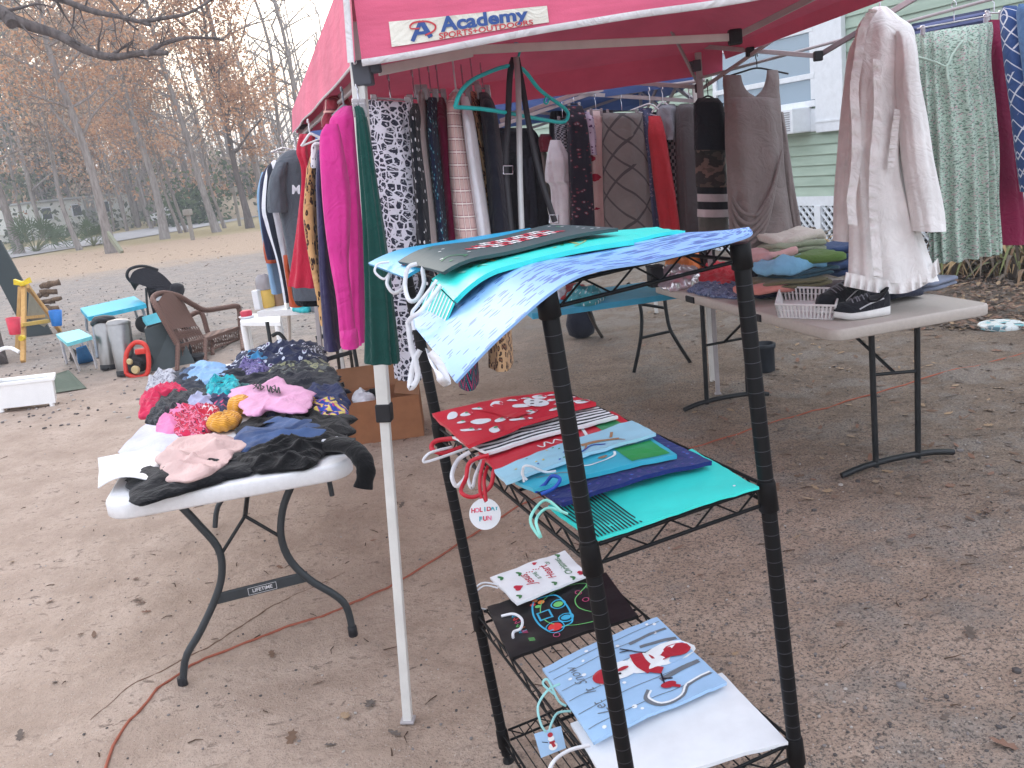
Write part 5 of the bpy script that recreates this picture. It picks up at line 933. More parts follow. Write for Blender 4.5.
# --- cream jacket with ruffles
def jk(mb):
    cloth(mb, [(31, 896, 910), (45, 897, 915), (80, 897, 918), (117, 899, 925), (160, 903, 932), (200, 909, 940), (231, 914, 944)], 3.78, 0.055, 4, 0.010, 70, n=48)
    cloth(mb, [(30, 860, 872), (50, 850, 866), (90, 845, 862), (140, 840, 857), (195, 836, 852), (241, 835, 849)], 3.98, 0.05, 3, 0.008, 71, n=44)
    def ruffle(pts, w, d_, seed, fr=42, am=0.012):
        q = crv([V((a, b, 0)) for a, b in pts], 120); rows = []
        for i, p in enumerate(q):
            t = i / 119; r = []
            for j in range(6):
                v = j / 5; c = D(p.x - (v - 0.2) * w, p.y, d_); r.append(c + (CO - c).normalized() * (0.012 * (1 - v) + v * am * (0.8 + (0.5 + noise.noise(V((t * 9, seed, 3)))) * math.sin(t * fr * 2.2 + 5 * noise.noise(V((t * 6, seed, 0))))) ) + V((0, 0, 1)) * 0.005 * v * math.cos(t * fr * 3))
            rows.append(r)
        mb.grid(rows)
    ruffle([(876, 10), (866, 28), (861, 60), (857, 90), (859, 130), (858, 170), (854, 200), (856, 226)], 9, 3.80, 1); ruffle([(880, 60), (881, 110), (877, 160), (876, 200), (878, 240), (881, 278)], 9, 3.78, 2); ruffle([(900, 110), (896, 140), (893, 168)], 7, 3.78, 3)
    # hem flounce
    q = crv([V((846, 284, 0)), V((860, 287, 0)), V((880, 291, 0)), V((905, 291, 0)), V((925, 282, 0)), V((938, 270, 0))], 140); rows = []
    for j in range(7):
        v = j / 6; r = []
        for i, p in enumerate(q):
            t = i / 139; c = D(p.x + (t - .5) * 5 * v, p.y - 12 + 14 * v, 3.80 + 0.05 * abs(t - .5)); r.append(c + (CO - c).normalized() * (0.01 + 0.018 * v * math.sin(t * 70 + 2 * noise.noise(V((t * 7, 4, 0))))))
        rows.append(r)
    mb.grid(rows)
G('jacket', 'cream jacket with ruffled front and hem, hanging over the folding table', 'jacket', [(7, 874, 886), (18, 864, 898), (31, 858, 911), (60, 853, 912), (110, 851, 906), (160, 850, 899), (205, 850, 908), (245, 850, 923), (280, 849, 937)], CREAM, 3.88, RT_, extra=jk, folds=9, amp=0.016, thick=0.09, seed=24, n=110, nv=44)
hanger('metal hanger whose hook shows above the cream jacket', 880, 9, 3.88, 24, 14, met, 'tee', drop=7)
# --- right end
def sk(mb):
    mb.tube(crv([D(918, 57, 4.2), D(935, 62, 4.18), D(947, 66, 4.17), D(953, 54, 4.17), D(965, 40, 4.17), D(975, 48, 4.18), D(980, 52, 4.19)], 30), 0.006, 6, 0); mb.tube(crv([D(947, 66, 4.16), D(948, 80, 4.16)], 5), 0.006, 6, 0)
G('skirt', 'long sage green floral skirt with a tied waist, beside the cream jacket', 'skirt', [(28, 916, 992), (38, 916, 992), (70, 918, 990), (130, 922, 996), (200, 927, 997), (258, 931, 999)], pattern('print sage ditsy', 'ditsy', S(184, 204, 190), S(110, 132, 120), S(206, 168, 176), 1.9), 4.3, RT_, extra=sk, folds=17, amp=0.036, thick=0.07, seed=25, n=110, tilt=-0.16, dr=4.2)
hanger('clear clip hanger holding the sage floral skirt', 954, 22, 4.25, 74, 20, clearp, lean=-0.18)
G('skirt', 'plain wine red skirt right of the sage floral skirt', 'skirt', [(20, 987, 1002), (60, 987, 1006), (120, 988, 1012), (244, 990, 1027)], MAR, 4.32, RT_, folds=4, amp=0.006, thick=0.06, seed=26)
hanger('clear clip hanger holding the wine red skirt', 994, 13, 4.3, 16, 18, clearp)
G('top', 'blue and white zigzag knit top at the right edge', 'top', [(6, 1004, 1016), (20, 1003, 1022), (70, 1007, 1036), (130, 1014, 1050), (192, 1022, 1060)], pattern('print zigzag', 'diag', S(58, 84, 134), S(214, 218, 228), sc=2.6), 4.1, RT_, folds=4, amp=0.008, thick=0.06, seed=27)
G('top', 'plain denim blue top half cut by the right edge', 'top', [(4, 1019, 1036), (30, 1020, 1046), (120, 1030, 1070)], fabric('cloth denim mid', S(84, 118, 160)), 4.0, RT_, folds=4, amp=0.008, thick=0.06, seed=28)
G('blanket', 'dark navy striped blanket folded over the rail behind the sage skirt', 'blanket', [(16, 912, 990), (28, 912, 990), (40, 910, 988)], pattern('print navy bands', 'stripes', S(48, 54, 82), S(96, 104, 140), sc=2.2), 4.6, RT_, folds=5, amp=0.006, thick=0.05, seed=29, tilt=-0.2)
# ------------------------------------------------------------------ folding tables
plw = plain('white table plastic', S(226, 226, 228), 0.42, 0.4, 0, 0.05, 0.08, 60); plt = plain('almond table plastic', S(188, 180, 172), 0.5, 0.35, 0, 0.06, 0.08, 60); stl = plain('grey table steel', S(54, 59, 63), 0.42, 0.45, 0.2, 0.15); stl2 = plain('dark table steel', S(30, 33, 36), 0.45, 0.45, 0.2, 0.15)
def frame(ox, oy, yaw):
    ax = V((math.cos(yaw), math.sin(yaw), 0)); ay = V((-math.sin(yaw), math.cos(yaw), 0)); o = V((ox, oy, 0)); return o, ax, ay
def tabletop(root, o, ax, ay, w, l, h, mat, r=0.06, th=0.042):
    mb = MB(); pts = []
    for cx, cy, a0 in ((w - r, l - r, 0), (r, l - r, 90), (r, r, 180), (w - r, r, 270)):
        for k in range(7):
            a = math.radians(a0 + 15 * k); pts.append((cx + r * math.cos(a), cy + r * math.sin(a)))
    def ring(ins, z): return [o + ax * (w / 2 + (x - w / 2) * (1 - ins * 2 / w)) + ay * (l / 2 + (y - l / 2) * (1 - ins * 2 / l)) + V((0, 0, z)) for x, y in pts]
    R_ = [ring(0.02, h - th), ring(0.004, h - th + 0.002), ring(0, h - th + 0.008), ring(0, h - 0.008), ring(0.003, h - 0.002), ring(0.009, h)]
    mb.grid(R_, closed=True); mb.add(R_[-1], [tuple(range(len(pts)))], smooth=False); mb.add(R_[0], [tuple(range(len(pts) - 1, -1, -1))], smooth=False)
    return mb.build('tabletop', [mat], root)
LO, LX, LY = frame(-1.2154, 2.4549, 0.215); LH = 0.714
def L3(a, b, z): return LO + LX * a + LY * b + V((0, 0, z))
lt = empty('folding_table', L3(.38, .9, 0), 'white plastic folding table with grey bent legs, heaped with clothes', 'table', 'folding tables of the yard sale')
tabletop(lt, LO, LX, LY, 0.725, 2.0, LH, plw, 0.08, 0.052)
pl0 = L3(0, 0.20, 0)
def LV(px, py, b=0.20): return PL(px, py, L3(0, b, 0), LY)
for pts in ([(180, 505), (198, 524), (218, 548), (222, 572), (216, 597), (200, 632), (186, 657), (183, 684)], [(292, 484), (283, 508), (281, 536), (290, 560), (310, 580), (335, 595), (347, 608), (353, 633)]):
    mb = MB(); q = crv([LV(*p) for p in pts], 26); mb.tube(q, 0.0125, 10); lg = mb.build('leg', [stl], lt); m = MB(); m.lathe(q[-1] - V((0, 0, 0.01)), [(0.015, 0), (0.0165, 0.004), (0.0155, 0.035), (0.0135, 0.037)], 12); m.build('rubber_foot', [plb], lg)
sh_ = L3(0, 1.63, 0) - L3(0, 0.20, 0)
for pts in ([(180, 505), (198, 524), (218, 548), (222, 572), (216, 597), (200, 632), (186, 657), (183, 684)], [(292, 484), (283, 508), (281, 536), (290, 560), (310, 580), (335, 595), (347, 608), (353, 633)]):
    mb = MB(); q = crv([LV(*p) + sh_ for p in pts], 20); q = [V((p.x, p.y, max(p.z, 0.003))) for p in q]; mb.tube(q, 0.0125, 8); mb.build('leg', [stl], lt)
mb = MB(); a, b = LV(216, 599), LV(308, 576); mb.bar(a, b, 0.012, 0.036, bev=0.003); cb = mb.build('crossbar', [stl], lt)
vs, fs = letters('LIFETIME', 0.017, 0.0004); tdir = (b - a).normalized(); nrm_ = -LY; upv = V((0, 0, 1)); mc = a * 0.5 + b * 0.5 - LY * 0.0085; m = MB(); m.add([mc + tdir * x + upv * y for x, y in vs], fs, 0, smooth=False)
for (x0, y0, x1, y1) in ((-.046, .011, .046, .0125), (-.046, -.0125, .046, -.011), (-.046, -.0125, -.0445, .0125), (.0445, -.0125, .046, .0125)): m.add([mc + tdir * x + upv * y for x, y in ((x0, y0), (x1, y0), (x1, y1), (x0, y1))], [(0, 1, 2, 3)], 0, smooth=False)
m.build('name_plate', [paper('ink plate', (0.6, 0.6, 0.62, 1))], cb)
for p, q in (((222, 553), (245, 516)), ((281, 537), (245, 516))):
    mb = MB(); mb.tube([LV(*p), LV(*q)], 0.006, 7); mb.build('brace', [stl2], lt)
mb = MB(); mb.tube([LV(245, 516), L3(.40, .72, LH - 0.06)], 0.008, 7); mb.build('brace', [stl2], lt)
mb = MB(); mb.bar(L3(0.10, 0.20, LH - .055), L3(.63, .20, LH - .055), 0.025, 0.025); mb.build('leg_mount', [stl2], lt)
mb = MB(); mb.bar(L3(0.06, 0.06, LH - .05), L3(0.06, 1.77, LH - .05), 0.02, 0.022); mb.build('rail', [stl2], lt)
mb = MB(); mb.bar(L3(0.665, 0.06, LH - .05), L3(0.665, 1.77, LH - .05), 0.02, 0.022); mb.build('rail', [stl2], lt)
# ------------------------------------------------------------------ clothes heaped on the white table
HG = 'clothes heaped on the white folding table'
def hp(nm, lb_, cat, poly, H, mat, seed, dz=0.0, **k):
    return pile(nm, lb_, cat, poly, LH + 0.001 + dz, H, mat, HG, seed, **k)
def F(n_, *c): return fabric('heap ' + n_, S(*c))
hp('shirt', 'navy printed shirt at the far end of the clothes heap', 'shirt', [(224, 374), (236, 362), (258, 352), (288, 346), (318, 348), (328, 358), (322, 372), (280, 374), (246, 378)], 0.075, pattern('heap navy print', 'flowers', S(40, 46, 74), S(200, 206, 220), S(90, 60, 110), 0.9), 1)
hp('shirt', 'sky blue splash shirt on the far navy shirt', 'shirt', [(244, 372), (248, 362), (260, 358), (271, 362), (270, 371), (256, 374)], 0.085, F('sky', 70, 146, 196), 2)
hp('trousers', 'grey camouflage trousers at the far right corner of the white table', 'trousers', [(266, 382), (270, 366), (284, 360), (318, 360), (334, 378), (292, 386)], 0.06, pattern('heap grey camo', 'camo', S(96, 100, 100), S(60, 62, 66), S(150, 152, 120), 2.0), 3)
hp('top', 'light blue ruffled top near the far end of the heap', 'top', [(184, 384), (190, 372), (206, 366), (228, 370), (230, 380), (212, 387), (196, 390)], 0.06, F('light blue', 150, 188, 226), 4)
hp('scarf', 'whitish lace scarf at the left edge of the heap', 'scarf', [(146, 394), (152, 380), (166, 374), (178, 376), (176, 388), (160, 396)], 0.06, pattern('heap lace', 'ditsy', S(186, 186, 194), S(130, 130, 140), S(210, 210, 216), 1.0), 5)
hp('sweater', 'charcoal sweater beside the light blue top', 'sweater', [(168, 392), (172, 378), (190, 372), (204, 378), (206, 392), (186, 398)], 0.055, F('charcoal', 58, 62, 72), 6)
hp('trousers', 'long black and navy trousers rolled across the heap', 'trousers', [(204, 394), (206, 378), (230, 375), (270, 374), (312, 370), (338, 378), (346, 394), (300, 394), (250, 391)], 0.055, F('midnight', 26, 29, 42), 7, fold=10)
hp('sweater', 'bright pink fluffy sweater at the left edge of the white table', 'sweater', [(140, 420), (142, 404), (158, 392), (184, 390), (190, 397), (166, 404), (156, 418)], 0.07, F('raspberry', 214, 54, 92), 8, fold=26)
hp('top', 'black sparkly top on the bright pink sweater', 'top', [(148, 424), (156, 406), (176, 396), (206, 393), (212, 402), (190, 412), (164, 428)], 0.06, pattern('heap black speck', 'ditsy', S(52, 54, 58), S(84, 86, 90), S(34, 34, 38), 1.2), 9)
hp('top', 'turquoise patterned top beside the pale pink t-shirt', 'top', [(206, 400), (208, 387), (222, 382), (240, 384), (243, 394), (232, 404), (216, 404)], 0.062, pattern('heap turquoise', 'ditsy', S(34, 176, 186), S(20, 120, 140), S(90, 210, 210), 0.6), 10)
hp('top', 'lavender grey top between the black top and the turquoise top', 'top', [(184, 412), (192, 400), (206, 396), (216, 404), (214, 414), (198, 418)], 0.055, F('lavender', 172, 176, 208), 11)
hp('shirt', 'navy shirt with pink flowers in the middle of the heap', 'shirt', [(204, 412), (214, 398), (238, 398), (246, 412), (230, 420), (214, 420)], 0.055, pattern('heap navy flowers', 'flowers', S(50, 54, 86), S(200, 70, 110), S(80, 130, 150), 1.0), 12)
hp('shirt', 'blue and pink patterned shirt under the pale pink t-shirt', 'shirt', [(300, 418), (306, 400), (326, 397), (344, 404), (346, 420), (314, 426)], 0.05, pattern('heap multi', 'swirl', S(52, 86, 180), S(200, 80, 150), S(240, 220, 120), 1.0), 13)
hp('trousers', 'pink leggings spilling at the left of the tie dye cloth', 'leggings', [(156, 436), (160, 422), (172, 410), (186, 408), (190, 420), (176, 436)], 0.05, F('rose pink', 226, 130, 176), 14)
hp('scarf', 'red and black tie dye scarf left of the orange knit hat', 'scarf', [(164, 432), (172, 416), (194, 408), (212, 410), (218, 424), (206, 438), (182, 440)], 0.062, pattern('heap tie dye', 'swirl', S(206, 44, 80), S(60, 40, 60), S(230, 120, 150), 1.4), 15)
# pale pink t-shirt lying flat with lettering
def pts_tee(mb): pass
tpoly = [(228, 398), (236, 388), (262, 386), (276, 378), (292, 386), (313, 394), (312, 405), (307, 414), (290, 414), (268, 412), (258, 417), (242, 413)]
mb = MB(); heap(mb, tpoly, LH + 0.052, 0.022, 16, fold=9, crease=0.55, flat=True); ts = mb.build('t_shirt', [F('pale pink', 232, 170, 206)]); tag(ts, 'pale pink t-shirt with black lettering lying flat on top of the heap', 't-shirt', HG)
m = MB()
for i, (x, y) in enumerate(((254, 384), (258, 385), (262, 385), (269, 388), (273, 388), (277, 389))):
    c = [(x - 2, y - 3), (x, y + 4), (x + 1.5, y - 2), (x + 3, y + 4)] if i % 2 else [(x + 2, y - 3), (x - 1.5, y), (x + 2, y + 2), (x - 1, y + 5)]
    m.tube(crv([P(a, b, LH + 0.083) for a, b in c], 12), 0.0028, 5, flat=0.4)
m.build('lettering', [BLK], ts)
# orange knit hat: gathered lobes
hb_ = P(226, 430, LH); mb = MB(); rings = []; rr = 0.062
for i in range(15):
    a = i / 14 * math.pi; r = []
    for k in range(60):
        th = 2 * math.pi * k / 60; lob = 1 + 0.05 * math.cos(th * 9 + 0.6 * math.sin(i)) * math.sin(a); s_ = math.sin(a) ** 0.8
        r.append(hb_ + LX * (rr * 1.0 * s_ * lob * math.cos(th)) + LY * (rr * 1.25 * s_ * lob * math.sin(th)) + V((0, 0, 0.034 + 0.032 * -math.cos(a) * (1 + 0.1 * math.cos(th * 9)) + 0.004 * noise.noise(V((th * 6, a * 6, 1))))))
    rings.append(r)
mb.grid(rings, closed=True); h2 = P(242, 416, LH)
rings = []
for i in range(13):
    a = i / 12 * math.pi; rings.append([h2 + LX * (0.045 * math.sin(a) ** .8 * (1 + .12 * math.cos(th * 7)) * math.cos(th)) + LY * (0.07 * math.sin(a) ** .8 * (1 + .1 * math.cos(th * 7)) * math.sin(th)) + V((0, 0, 0.045 - 0.036 * math.cos(a))) for th in [2 * math.pi * k / 48 for k in range(48)]])
mb.grid(rings, closed=True)
ok = NT('knit orange', 0.95, 0.1, 0.3); wv = ok.wave(ok.obj(), 60, 2.0, 'Z'); ok.set('Base Color', ok.ramp(wv, [(0.2, S(220, 146, 40)), (0.8, S(250, 186, 76))])); ok.bump(ok.math('ADD', wv, ok.noise(ok.obj(), 160, 3)), 0.6, 0.006)
tag(mb.build('knit_hat', [ok.m]), 'orange gathered knit hat lying in the middle of the heap', 'hat', HG)
hp('top', 'black top spread between the pale pink t-shirt and the jeans', 'top', [(234, 444), (242, 428), (258, 418), (290, 412), (336, 408), (352, 420), (350, 436), (318, 442), (290, 428), (262, 434)], 0.055, F('jet', 14, 14, 18), 17, fold=10)
den = NT('denim', 0.9, 0.15, 0.15); dn = den.noise(den.obj(), 8, 4); den.set('Base Color', den.ramp(dn, [(0.3, S(48, 66, 104)), (0.7, S(80, 104, 148))])); den.bump(den.math('ADD', den.noise(den.obj(), 24, 4), den.math('MULTIPLY', den.noise(den.obj(), 700, 1), .2)), 0.4, 0.012); den = den.m
jn = hp('jeans', 'blue jeans lying across behind the black hoodie', 'jeans', [(226, 452), (234, 438), (262, 430), (300, 420), (326, 430), (332, 444), (300, 450), (262, 456), (240, 460)], 0.055, den, 18, fold=10)
hp('sock', 'red and white baby clothes beside the orange knit hat', 'clothes', [(196, 424), (206, 414), (220, 414), (222, 424), (208, 430)], 0.07, pattern('heap red white', 'ditsy', S(200, 50, 70), S(230, 220, 224), S(150, 30, 50), .8), 80)
hp('shirt', 'dark green patterned shirt under the turquoise top', 'shirt', [(228, 404), (236, 394), (252, 390), (262, 396), (252, 406)], 0.05, pattern('heap green', 'ditsy', S(60, 110, 110), S(40, 60, 70), S(120, 170, 160), .8), 81)
hp('shirt', 'blue grey shirt between the lace scarf and the light blue top', 'shirt', [(176, 384), (184, 374), (200, 370), (206, 380), (192, 388)], 0.05, F('steel blue', 86, 106, 136), 82)
hp('shirt', 'dark blue shirt at the right edge beside the navy trousers', 'shirt', [(304, 400), (312, 388), (336, 390), (350, 402), (346, 412), (320, 408)], 0.055, F('ink blue', 44, 54, 92), 83)
hp('shirt', 'lilac printed shirt below the sky blue splash shirt', 'shirt', [(236, 380), (244, 370), (262, 368), (272, 374), (262, 382)], 0.075, pattern('heap lilac', 'ditsy', S(120, 110, 160), S(60, 60, 100), S(190, 180, 210), .9), 84)
hp('shirt', 'black and white printed shirt at the far right of the heap', 'shirt', [(290, 366), (296, 354), (314, 350), (326, 358), (318, 368)], 0.06, pattern('heap black white', 'ditsy', S(44, 44, 52), S(190, 190, 200), S(90, 90, 100), .9), 85)
hp('shirt', 'navy and pink printed shirt in front of the pale pink t-shirt', 'shirt', [(258, 424), (264, 412), (290, 410), (306, 414), (300, 424), (276, 428)], 0.05, pattern('heap navy pink', 'flowers', S(40, 44, 80), S(190, 60, 110), S(90, 90, 150), .8), 86)
# flat white and lavender paper sheets under the clothes
mb = MB(); Q = bil(P(158, 478, LH + .012), P(208, 436, LH + .012), P(146, 424, LH + .012), P(118, 452, LH + .010)); Sheet(mb, lambda s, t: Q(s, t) + V((0, 0, 0.012 * math.sin(3.1 * s) * (0.5 + noise.noise(V((s * 3, t * 3, 1)))))), 14, 14, 0.002); tag(mb.build('pillowcase', [F('pale lavender', 206, 208, 224)]), 'pale lavender pillowcase lying flat at the left side of the white table', 'pillowcase', HG)
mb = MB(); e0 = P(162, 468, LH + .016); ww = [P(158, 482, LH + .02), P(160, 452, LH + .02), D(99, 463, depth_of(P(120, 470, LH))), D(98, 489, depth_of(P(120, 490, LH)) - .02)]; Q = bil(ww[0], ww[1], ww[2], ww[3]); Sheet(mb, lambda s, t: Q(s, t) + V((0, 0, 0.025 * math.sin(2.6 * t) - 0.05 * t * max(0, .55 - abs(s - .45) * 1.6) + 0.012 * math.sin(9 * s + 4 * t) * t)), 12, 16, 0.003); tag(mb.build('paper_bag', [paper('bag white', (0.68, 0.69, 0.72, 1), 0.4)]), 'crisp white paper bag sticking out over the left edge of the white table', 'bag', HG)
def pk_(mb):
    for pts, r in (([(204, 456), (214, 440), (230, 436), (240, 444), (232, 458), (216, 470), (206, 474)], 0.018), ([(186, 458), (198, 446), (214, 444), (222, 452), (212, 464)], 0.016), ([(166, 456), (190, 442), (214, 438)], 0.012)):
        n_ = 30; mb.tube(crv([P(a, b, LH + 0.055) for a, b in pts], n_), [r * (0.35 + 0.65 * math.sin(math.pi * k / (n_ - 1))) for k in range(n_)], 9, flat=0.8)
mb = MB(); heap(mb, [(158, 466), (166, 480), (186, 484), (206, 478), (230, 462), (244, 450), (246, 444), (226, 438), (196, 438), (170, 446)], LH + 0.026, 0.050, 19, fold=9, crease=0.95); tag(mb.build('sweatshirt', [F('blush pink', 216, 184, 178)]), 'blush pink sweatshirt crumpled near the front of the white table', 'sweatshirt', HG)
mb = MB(); heap(mb, [(121, 474), (127, 486), (127, 500), (140, 507), (168, 499), (196, 490), (226, 481), (256, 474), (266, 462), (248, 456), (222, 468), (196, 480), (162, 482), (140, 470)], LH + 0.004, 0.040, 20, fold=10, crease=0.6)
tag(mb.build('trousers', [F('graphite', 16, 17, 22)]), 'black trousers lying along the front edge of the white table', 'trousers', HG)
mb = MB(); heap(mb, [(232, 466), (240, 474), (262, 474), (288, 471), (310, 468), (328, 456), (348, 452), (354, 442), (340, 434), (310, 436), (276, 446), (248, 456)], LH + 0.004, 0.066, 21, fold=13, crease=0.85)
n_ = 30; mb.tube(crv([P(330, 444, LH + .05), P(348, 446, LH + .05), P(360, 456, LH + .03), D(366, 470, depth_of(P(360, 470, LH))), D(363, 488, depth_of(P(360, 470, LH)))], n_), [(0.036 - 0.008 * k / n_) * (1 + .25 * noise.noise(V((k * .22, 2, 1)))) for k in range(n_)], 14, flat=0.6)
tag(mb.build('hoodie', [F('pitch', 11, 11, 14)]), 'black hoodie on the front corner of the white table, a sleeve hanging over', 'hoodie', HG)
mb = MB(); mb.box(P(330, 440, LH + .03), (0.05, 0.03, 0.012), None, 0, 0.003); tag(mb.build('care_label', [WHT]), 'small white cloth label showing between the black clothes', 'label', HG)

# ------------------------------------------------------------------ the almond table at the right
TO, TX, TY = frame(1.3086, 3.5261, 0.2265); TH = 0.7358; TLn = 1.83
def T3d(a, b, z): return TO + TX * a + TY * b + V((0, 0, z))
rt = empty('folding_table', T3d(.38, .9, 0), 'almond coloured folding table with straight dark legs, shoes and folded clothes on it', 'table', 'folding tables of the yard sale')
tabletop(rt, TO, TX, TY, 0.76, TLn, TH, plt, 0.05, 0.05)
for b, feet, legs in ((0.22, ((842, 481), (953, 456)), (((871, 333), (876, 468)), ((917, 322), (918, 460)))), (1.58, ((684, 411), (768, 388)), (((702, 303), (707, 405)), ((744, 298), (748, 394))))):
    fp = [PL(x, y, T3d(0, b, 0), TY) for x, y in feet]; fp = [V((p.x, p.y, 0.012)) for p in fp]; bf = MB(); m_ = (fp[0] + fp[1]) / 2 + V((0, 0, 0.03)); bf.tube(crv([fp[0], fp[0] * .8 + fp[1] * .2 + V((0, 0, .022)), m_, fp[0] * .2 + fp[1] * .8 + V((0, 0, .022)), fp[1]], 14), 0.0145, 9); bf.build('foot', [stl2], rt)
    for (x0, y0), (x1, y1) in legs:
        p0 = PL(x0, y0, T3d(0, b, 0), TY); p1 = PL(x1, y1, T3d(0, b, 0), TY); p0.z = min(p0.z, TH - .04); p1.z = max(p1.z, 0.02); mb = MB(); mb.tube([V((p0.x, p0.y, TH - .045)), p1], 0.0135, 9); mb.build('leg', [stl2], rt)
    l0, l1 = [PL(x, y, T3d(0, b, 0), TY) for x, y in (((872, 375), (917, 371)) if b < 1 else ((703, 346), (745, 338)))]; mb = MB(); mb.tube([l0, l1], 0.008, 7); mb.build('brace', [stl2], rt)
    mb = MB(); mb.tube([(l0 + l1) / 2, T3d(.38, b + (0.42 if b < 1 else -0.42), TH - .05)], 0.008, 7); mb.build('brace', [stl2], rt)
for b in (0.62, 1.32):
    mb = MB(); mb.box(T3d(-0.002, b, TH - 0.03), (0.012, 0.10, 0.034), (TX, TY, V((0, 0, 1))), 0, 0.004); mb.build('side_handle', [plb], rt)
SG = 'clothes stacked on the almond folding table'
def fl(nm, lb_, cat, x, y, z, w, dp, h, dyaw, mat, seed, layers=2):
    return folded(nm, lb_, cat, P(x, y, TH + z), w, dp, h, 0.2265 + dyaw, mat, SG, seed, layers)
fl('jeans', 'dark navy jeans at the bottom of the folded stack', 'jeans', 780, 292, 0.002, 0.38, 0.32, 0.041, 0.1, F('deep navy', 40, 46, 66), 31)
fl('shirt', 'coral shirt low at the left of the folded stack', 'shirt', 764, 295, 0.029, 0.2, 0.26, 0.035, 0.3, F('coral', 214, 140, 130), 32, 1)
fl('shirt', 'olive brown shirt in the folded stack above the coral shirt', 'shirt', 788, 287, 0.049, 0.34, 0.28, 0.042, -0.1, F('olive brown', 116, 110, 84), 33)
fl('shirt', 'dark teal shirt under the light blue one in the folded stack', 'shirt', 797, 277, 0.084, 0.34, 0.26, 0.040, 0.1, F('dark teal', 66, 96, 112), 34)
fl('shirt', 'light blue crumpled shirt half way up the folded stack', 'shirt', 789, 276, 0.100, 0.3, 0.27, 0.056, 0.15, F('powder blue', 136, 196, 232), 35, 1)
fl('shirt', 'green shirt near the top of the folded stack', 'shirt', 808, 266, 0.135, 0.32, 0.27, 0.042, -0.3, F('leaf green', 102, 134, 72), 36, 1)
fl('shirt', 'pink shirt folded at the left near the top of the stack', 'shirt', 770, 261, 0.156, 0.2, 0.24, 0.042, 0.2, F('dusty pink', 222, 176, 176), 37, 1)
fl('shirt', 'sage grey shirt second from the top of the folded stack', 'shirt', 790, 254, 0.171, 0.31, 0.26, 0.056, 0.0, F('sage', 156, 164, 142), 38)
fl('sweater', 'beige sweater folded on top of the stack', 'sweater', 792, 244, 0.215, 0.32, 0.25, 0.042, 0.1, F('beige', 220, 212, 202), 39, 1)
fl('jeans', 'mid blue jeans in the stack behind the cream jacket, lower pair', 'jeans', 852, 272, 0.002, 0.36, 0.30, 0.075, 0.1, den, 40)
fl('jeans', 'mid blue jeans in the stack behind the cream jacket, upper pair', 'jeans', 848, 258, 0.078, 0.34, 0.28, 0.075, -0.1, fabric('denim dark', S(52, 74, 116)), 41)
pile('shirt', 'dark brown cloth strewn beside the folded stack', 'cloth', [(798, 296), (806, 286), (840, 282), (858, 286), (850, 294), (824, 298)], TH + .002, 0.035, F('umber', 92, 78, 80), SG, 42)
pile('bag', 'black soft bag behind the folded stack', 'bag', [(738, 290), (736, 276), (752, 266), (766, 270), (766, 288), (752, 294)], TH + .002, 0.09, F('bag black', 34, 34, 42), None, 43, fold=8)
fl('jeans', 'grey blue folded jeans beside the shoes under the cream jacket', 'jeans', 918, 288, 0.002, 0.24, 0.30, 0.045, 0.3, fabric('denim grey', S(128, 136, 156)), 44, 2)
fl('jeans', 'dark jeans under the grey blue pair beside the shoes', 'jeans', 890, 298, 0.002, 0.22, 0.24, 0.035, 0.1, F('dark ink', 46, 50, 66), 45, 1)
pile('shirt', 'bright red shirt near the far end of the almond table', 'shirt', [(697, 284), (700, 272), (716, 266), (734, 272), (738, 284), (720, 290)], TH + .002, 0.07, F('signal red', 206, 42, 58), SG, 46)
pile('shirt', 'blue grey crumpled shirt in front of the bright red one', 'shirt', [(688, 292), (698, 284), (724, 282), (744, 288), (740, 299), (712, 298)], TH + .002, 0.04, pattern('heap blue grey', 'ditsy', S(110, 124, 160), S(70, 80, 110), S(170, 176, 196), .7), SG, 47)
film = NT('clear film', 0.15, 0.5); film.set('Base Color', S(226, 206, 214)); film.set('Transmission Weight', 0.55); film = film.m
pile('plastic_bag', 'clear pinkish plastic bag at the far end of the almond table', 'bag', [(650, 284), (660, 272), (684, 268), (700, 274), (698, 286), (672, 292)], TH + .002, 0.08, film, None, 48, fold=9)
pile('cloth', 'folded orange cloth behind the clear plastic bag', 'cloth', [(664, 272), (672, 262), (696, 260), (704, 268), (696, 275), (676, 276)], TH + .002, 0.13, F('tangerine', 226, 128, 70), None, 49, fold=9)
for x, y, z_, lb_ in ((656, 287, 0.0, 'small black box standing at the far left corner of the almond table'), (708, 270, 0.02, 'small black box behind the bright red shirt')):
    mb = MB(); c = P(x, y, TH) + V((0, 0, 0.06)); mb.box(c, (0.08, 0.07, 0.115), (TX, TY, V((0, 0, 1))), 0, 0.006); mb.box(c + V((0, 0, 0.062)), (0.086, 0.076, 0.012), (TX, TY, V((0, 0, 1))), 0, 0.004); tag(mb.build('box', [plb]), lb_, 'box')
# white slotted basket
bas = MB(); bc_ = [P(779, 318, TH), P(833, 320, TH), P(838, 303, TH), P(783, 301, TH)]; tops = [P(775, 296, TH + .0)] and [p + V((0, 0, 0.065)) + (p - sum(bc_, V((0, 0, 0))) / 4) * 0.10 for p in bc_]
plbk = plain('basket plastic', S(228, 226, 226), 0.4)
bas.slab([p + V((0, 0, .006)) for p in bc_], 0.004)
for i in range(4):
    a0, a1, b0, b1 = bc_[i] + V((0, 0, .004)), bc_[(i + 1) % 4] + V((0, 0, .004)), tops[i], tops[(i + 1) % 4]
    bas.tube([b0, b1], 0.005, 7); bas.tube([a0, a1], 0.004, 6); bas.tube([a0 * .45 + b0 * .55, a1 * .45 + b1 * .55], 0.0026, 5)
    n_ = 15 if i % 2 == 0 else 8
    for k in range(n_ + 1): u = k / n_; bas.tube([a0 * (1 - u) + a1 * u, b0 * (1 - u) + b1 * u], 0.0052, 5)
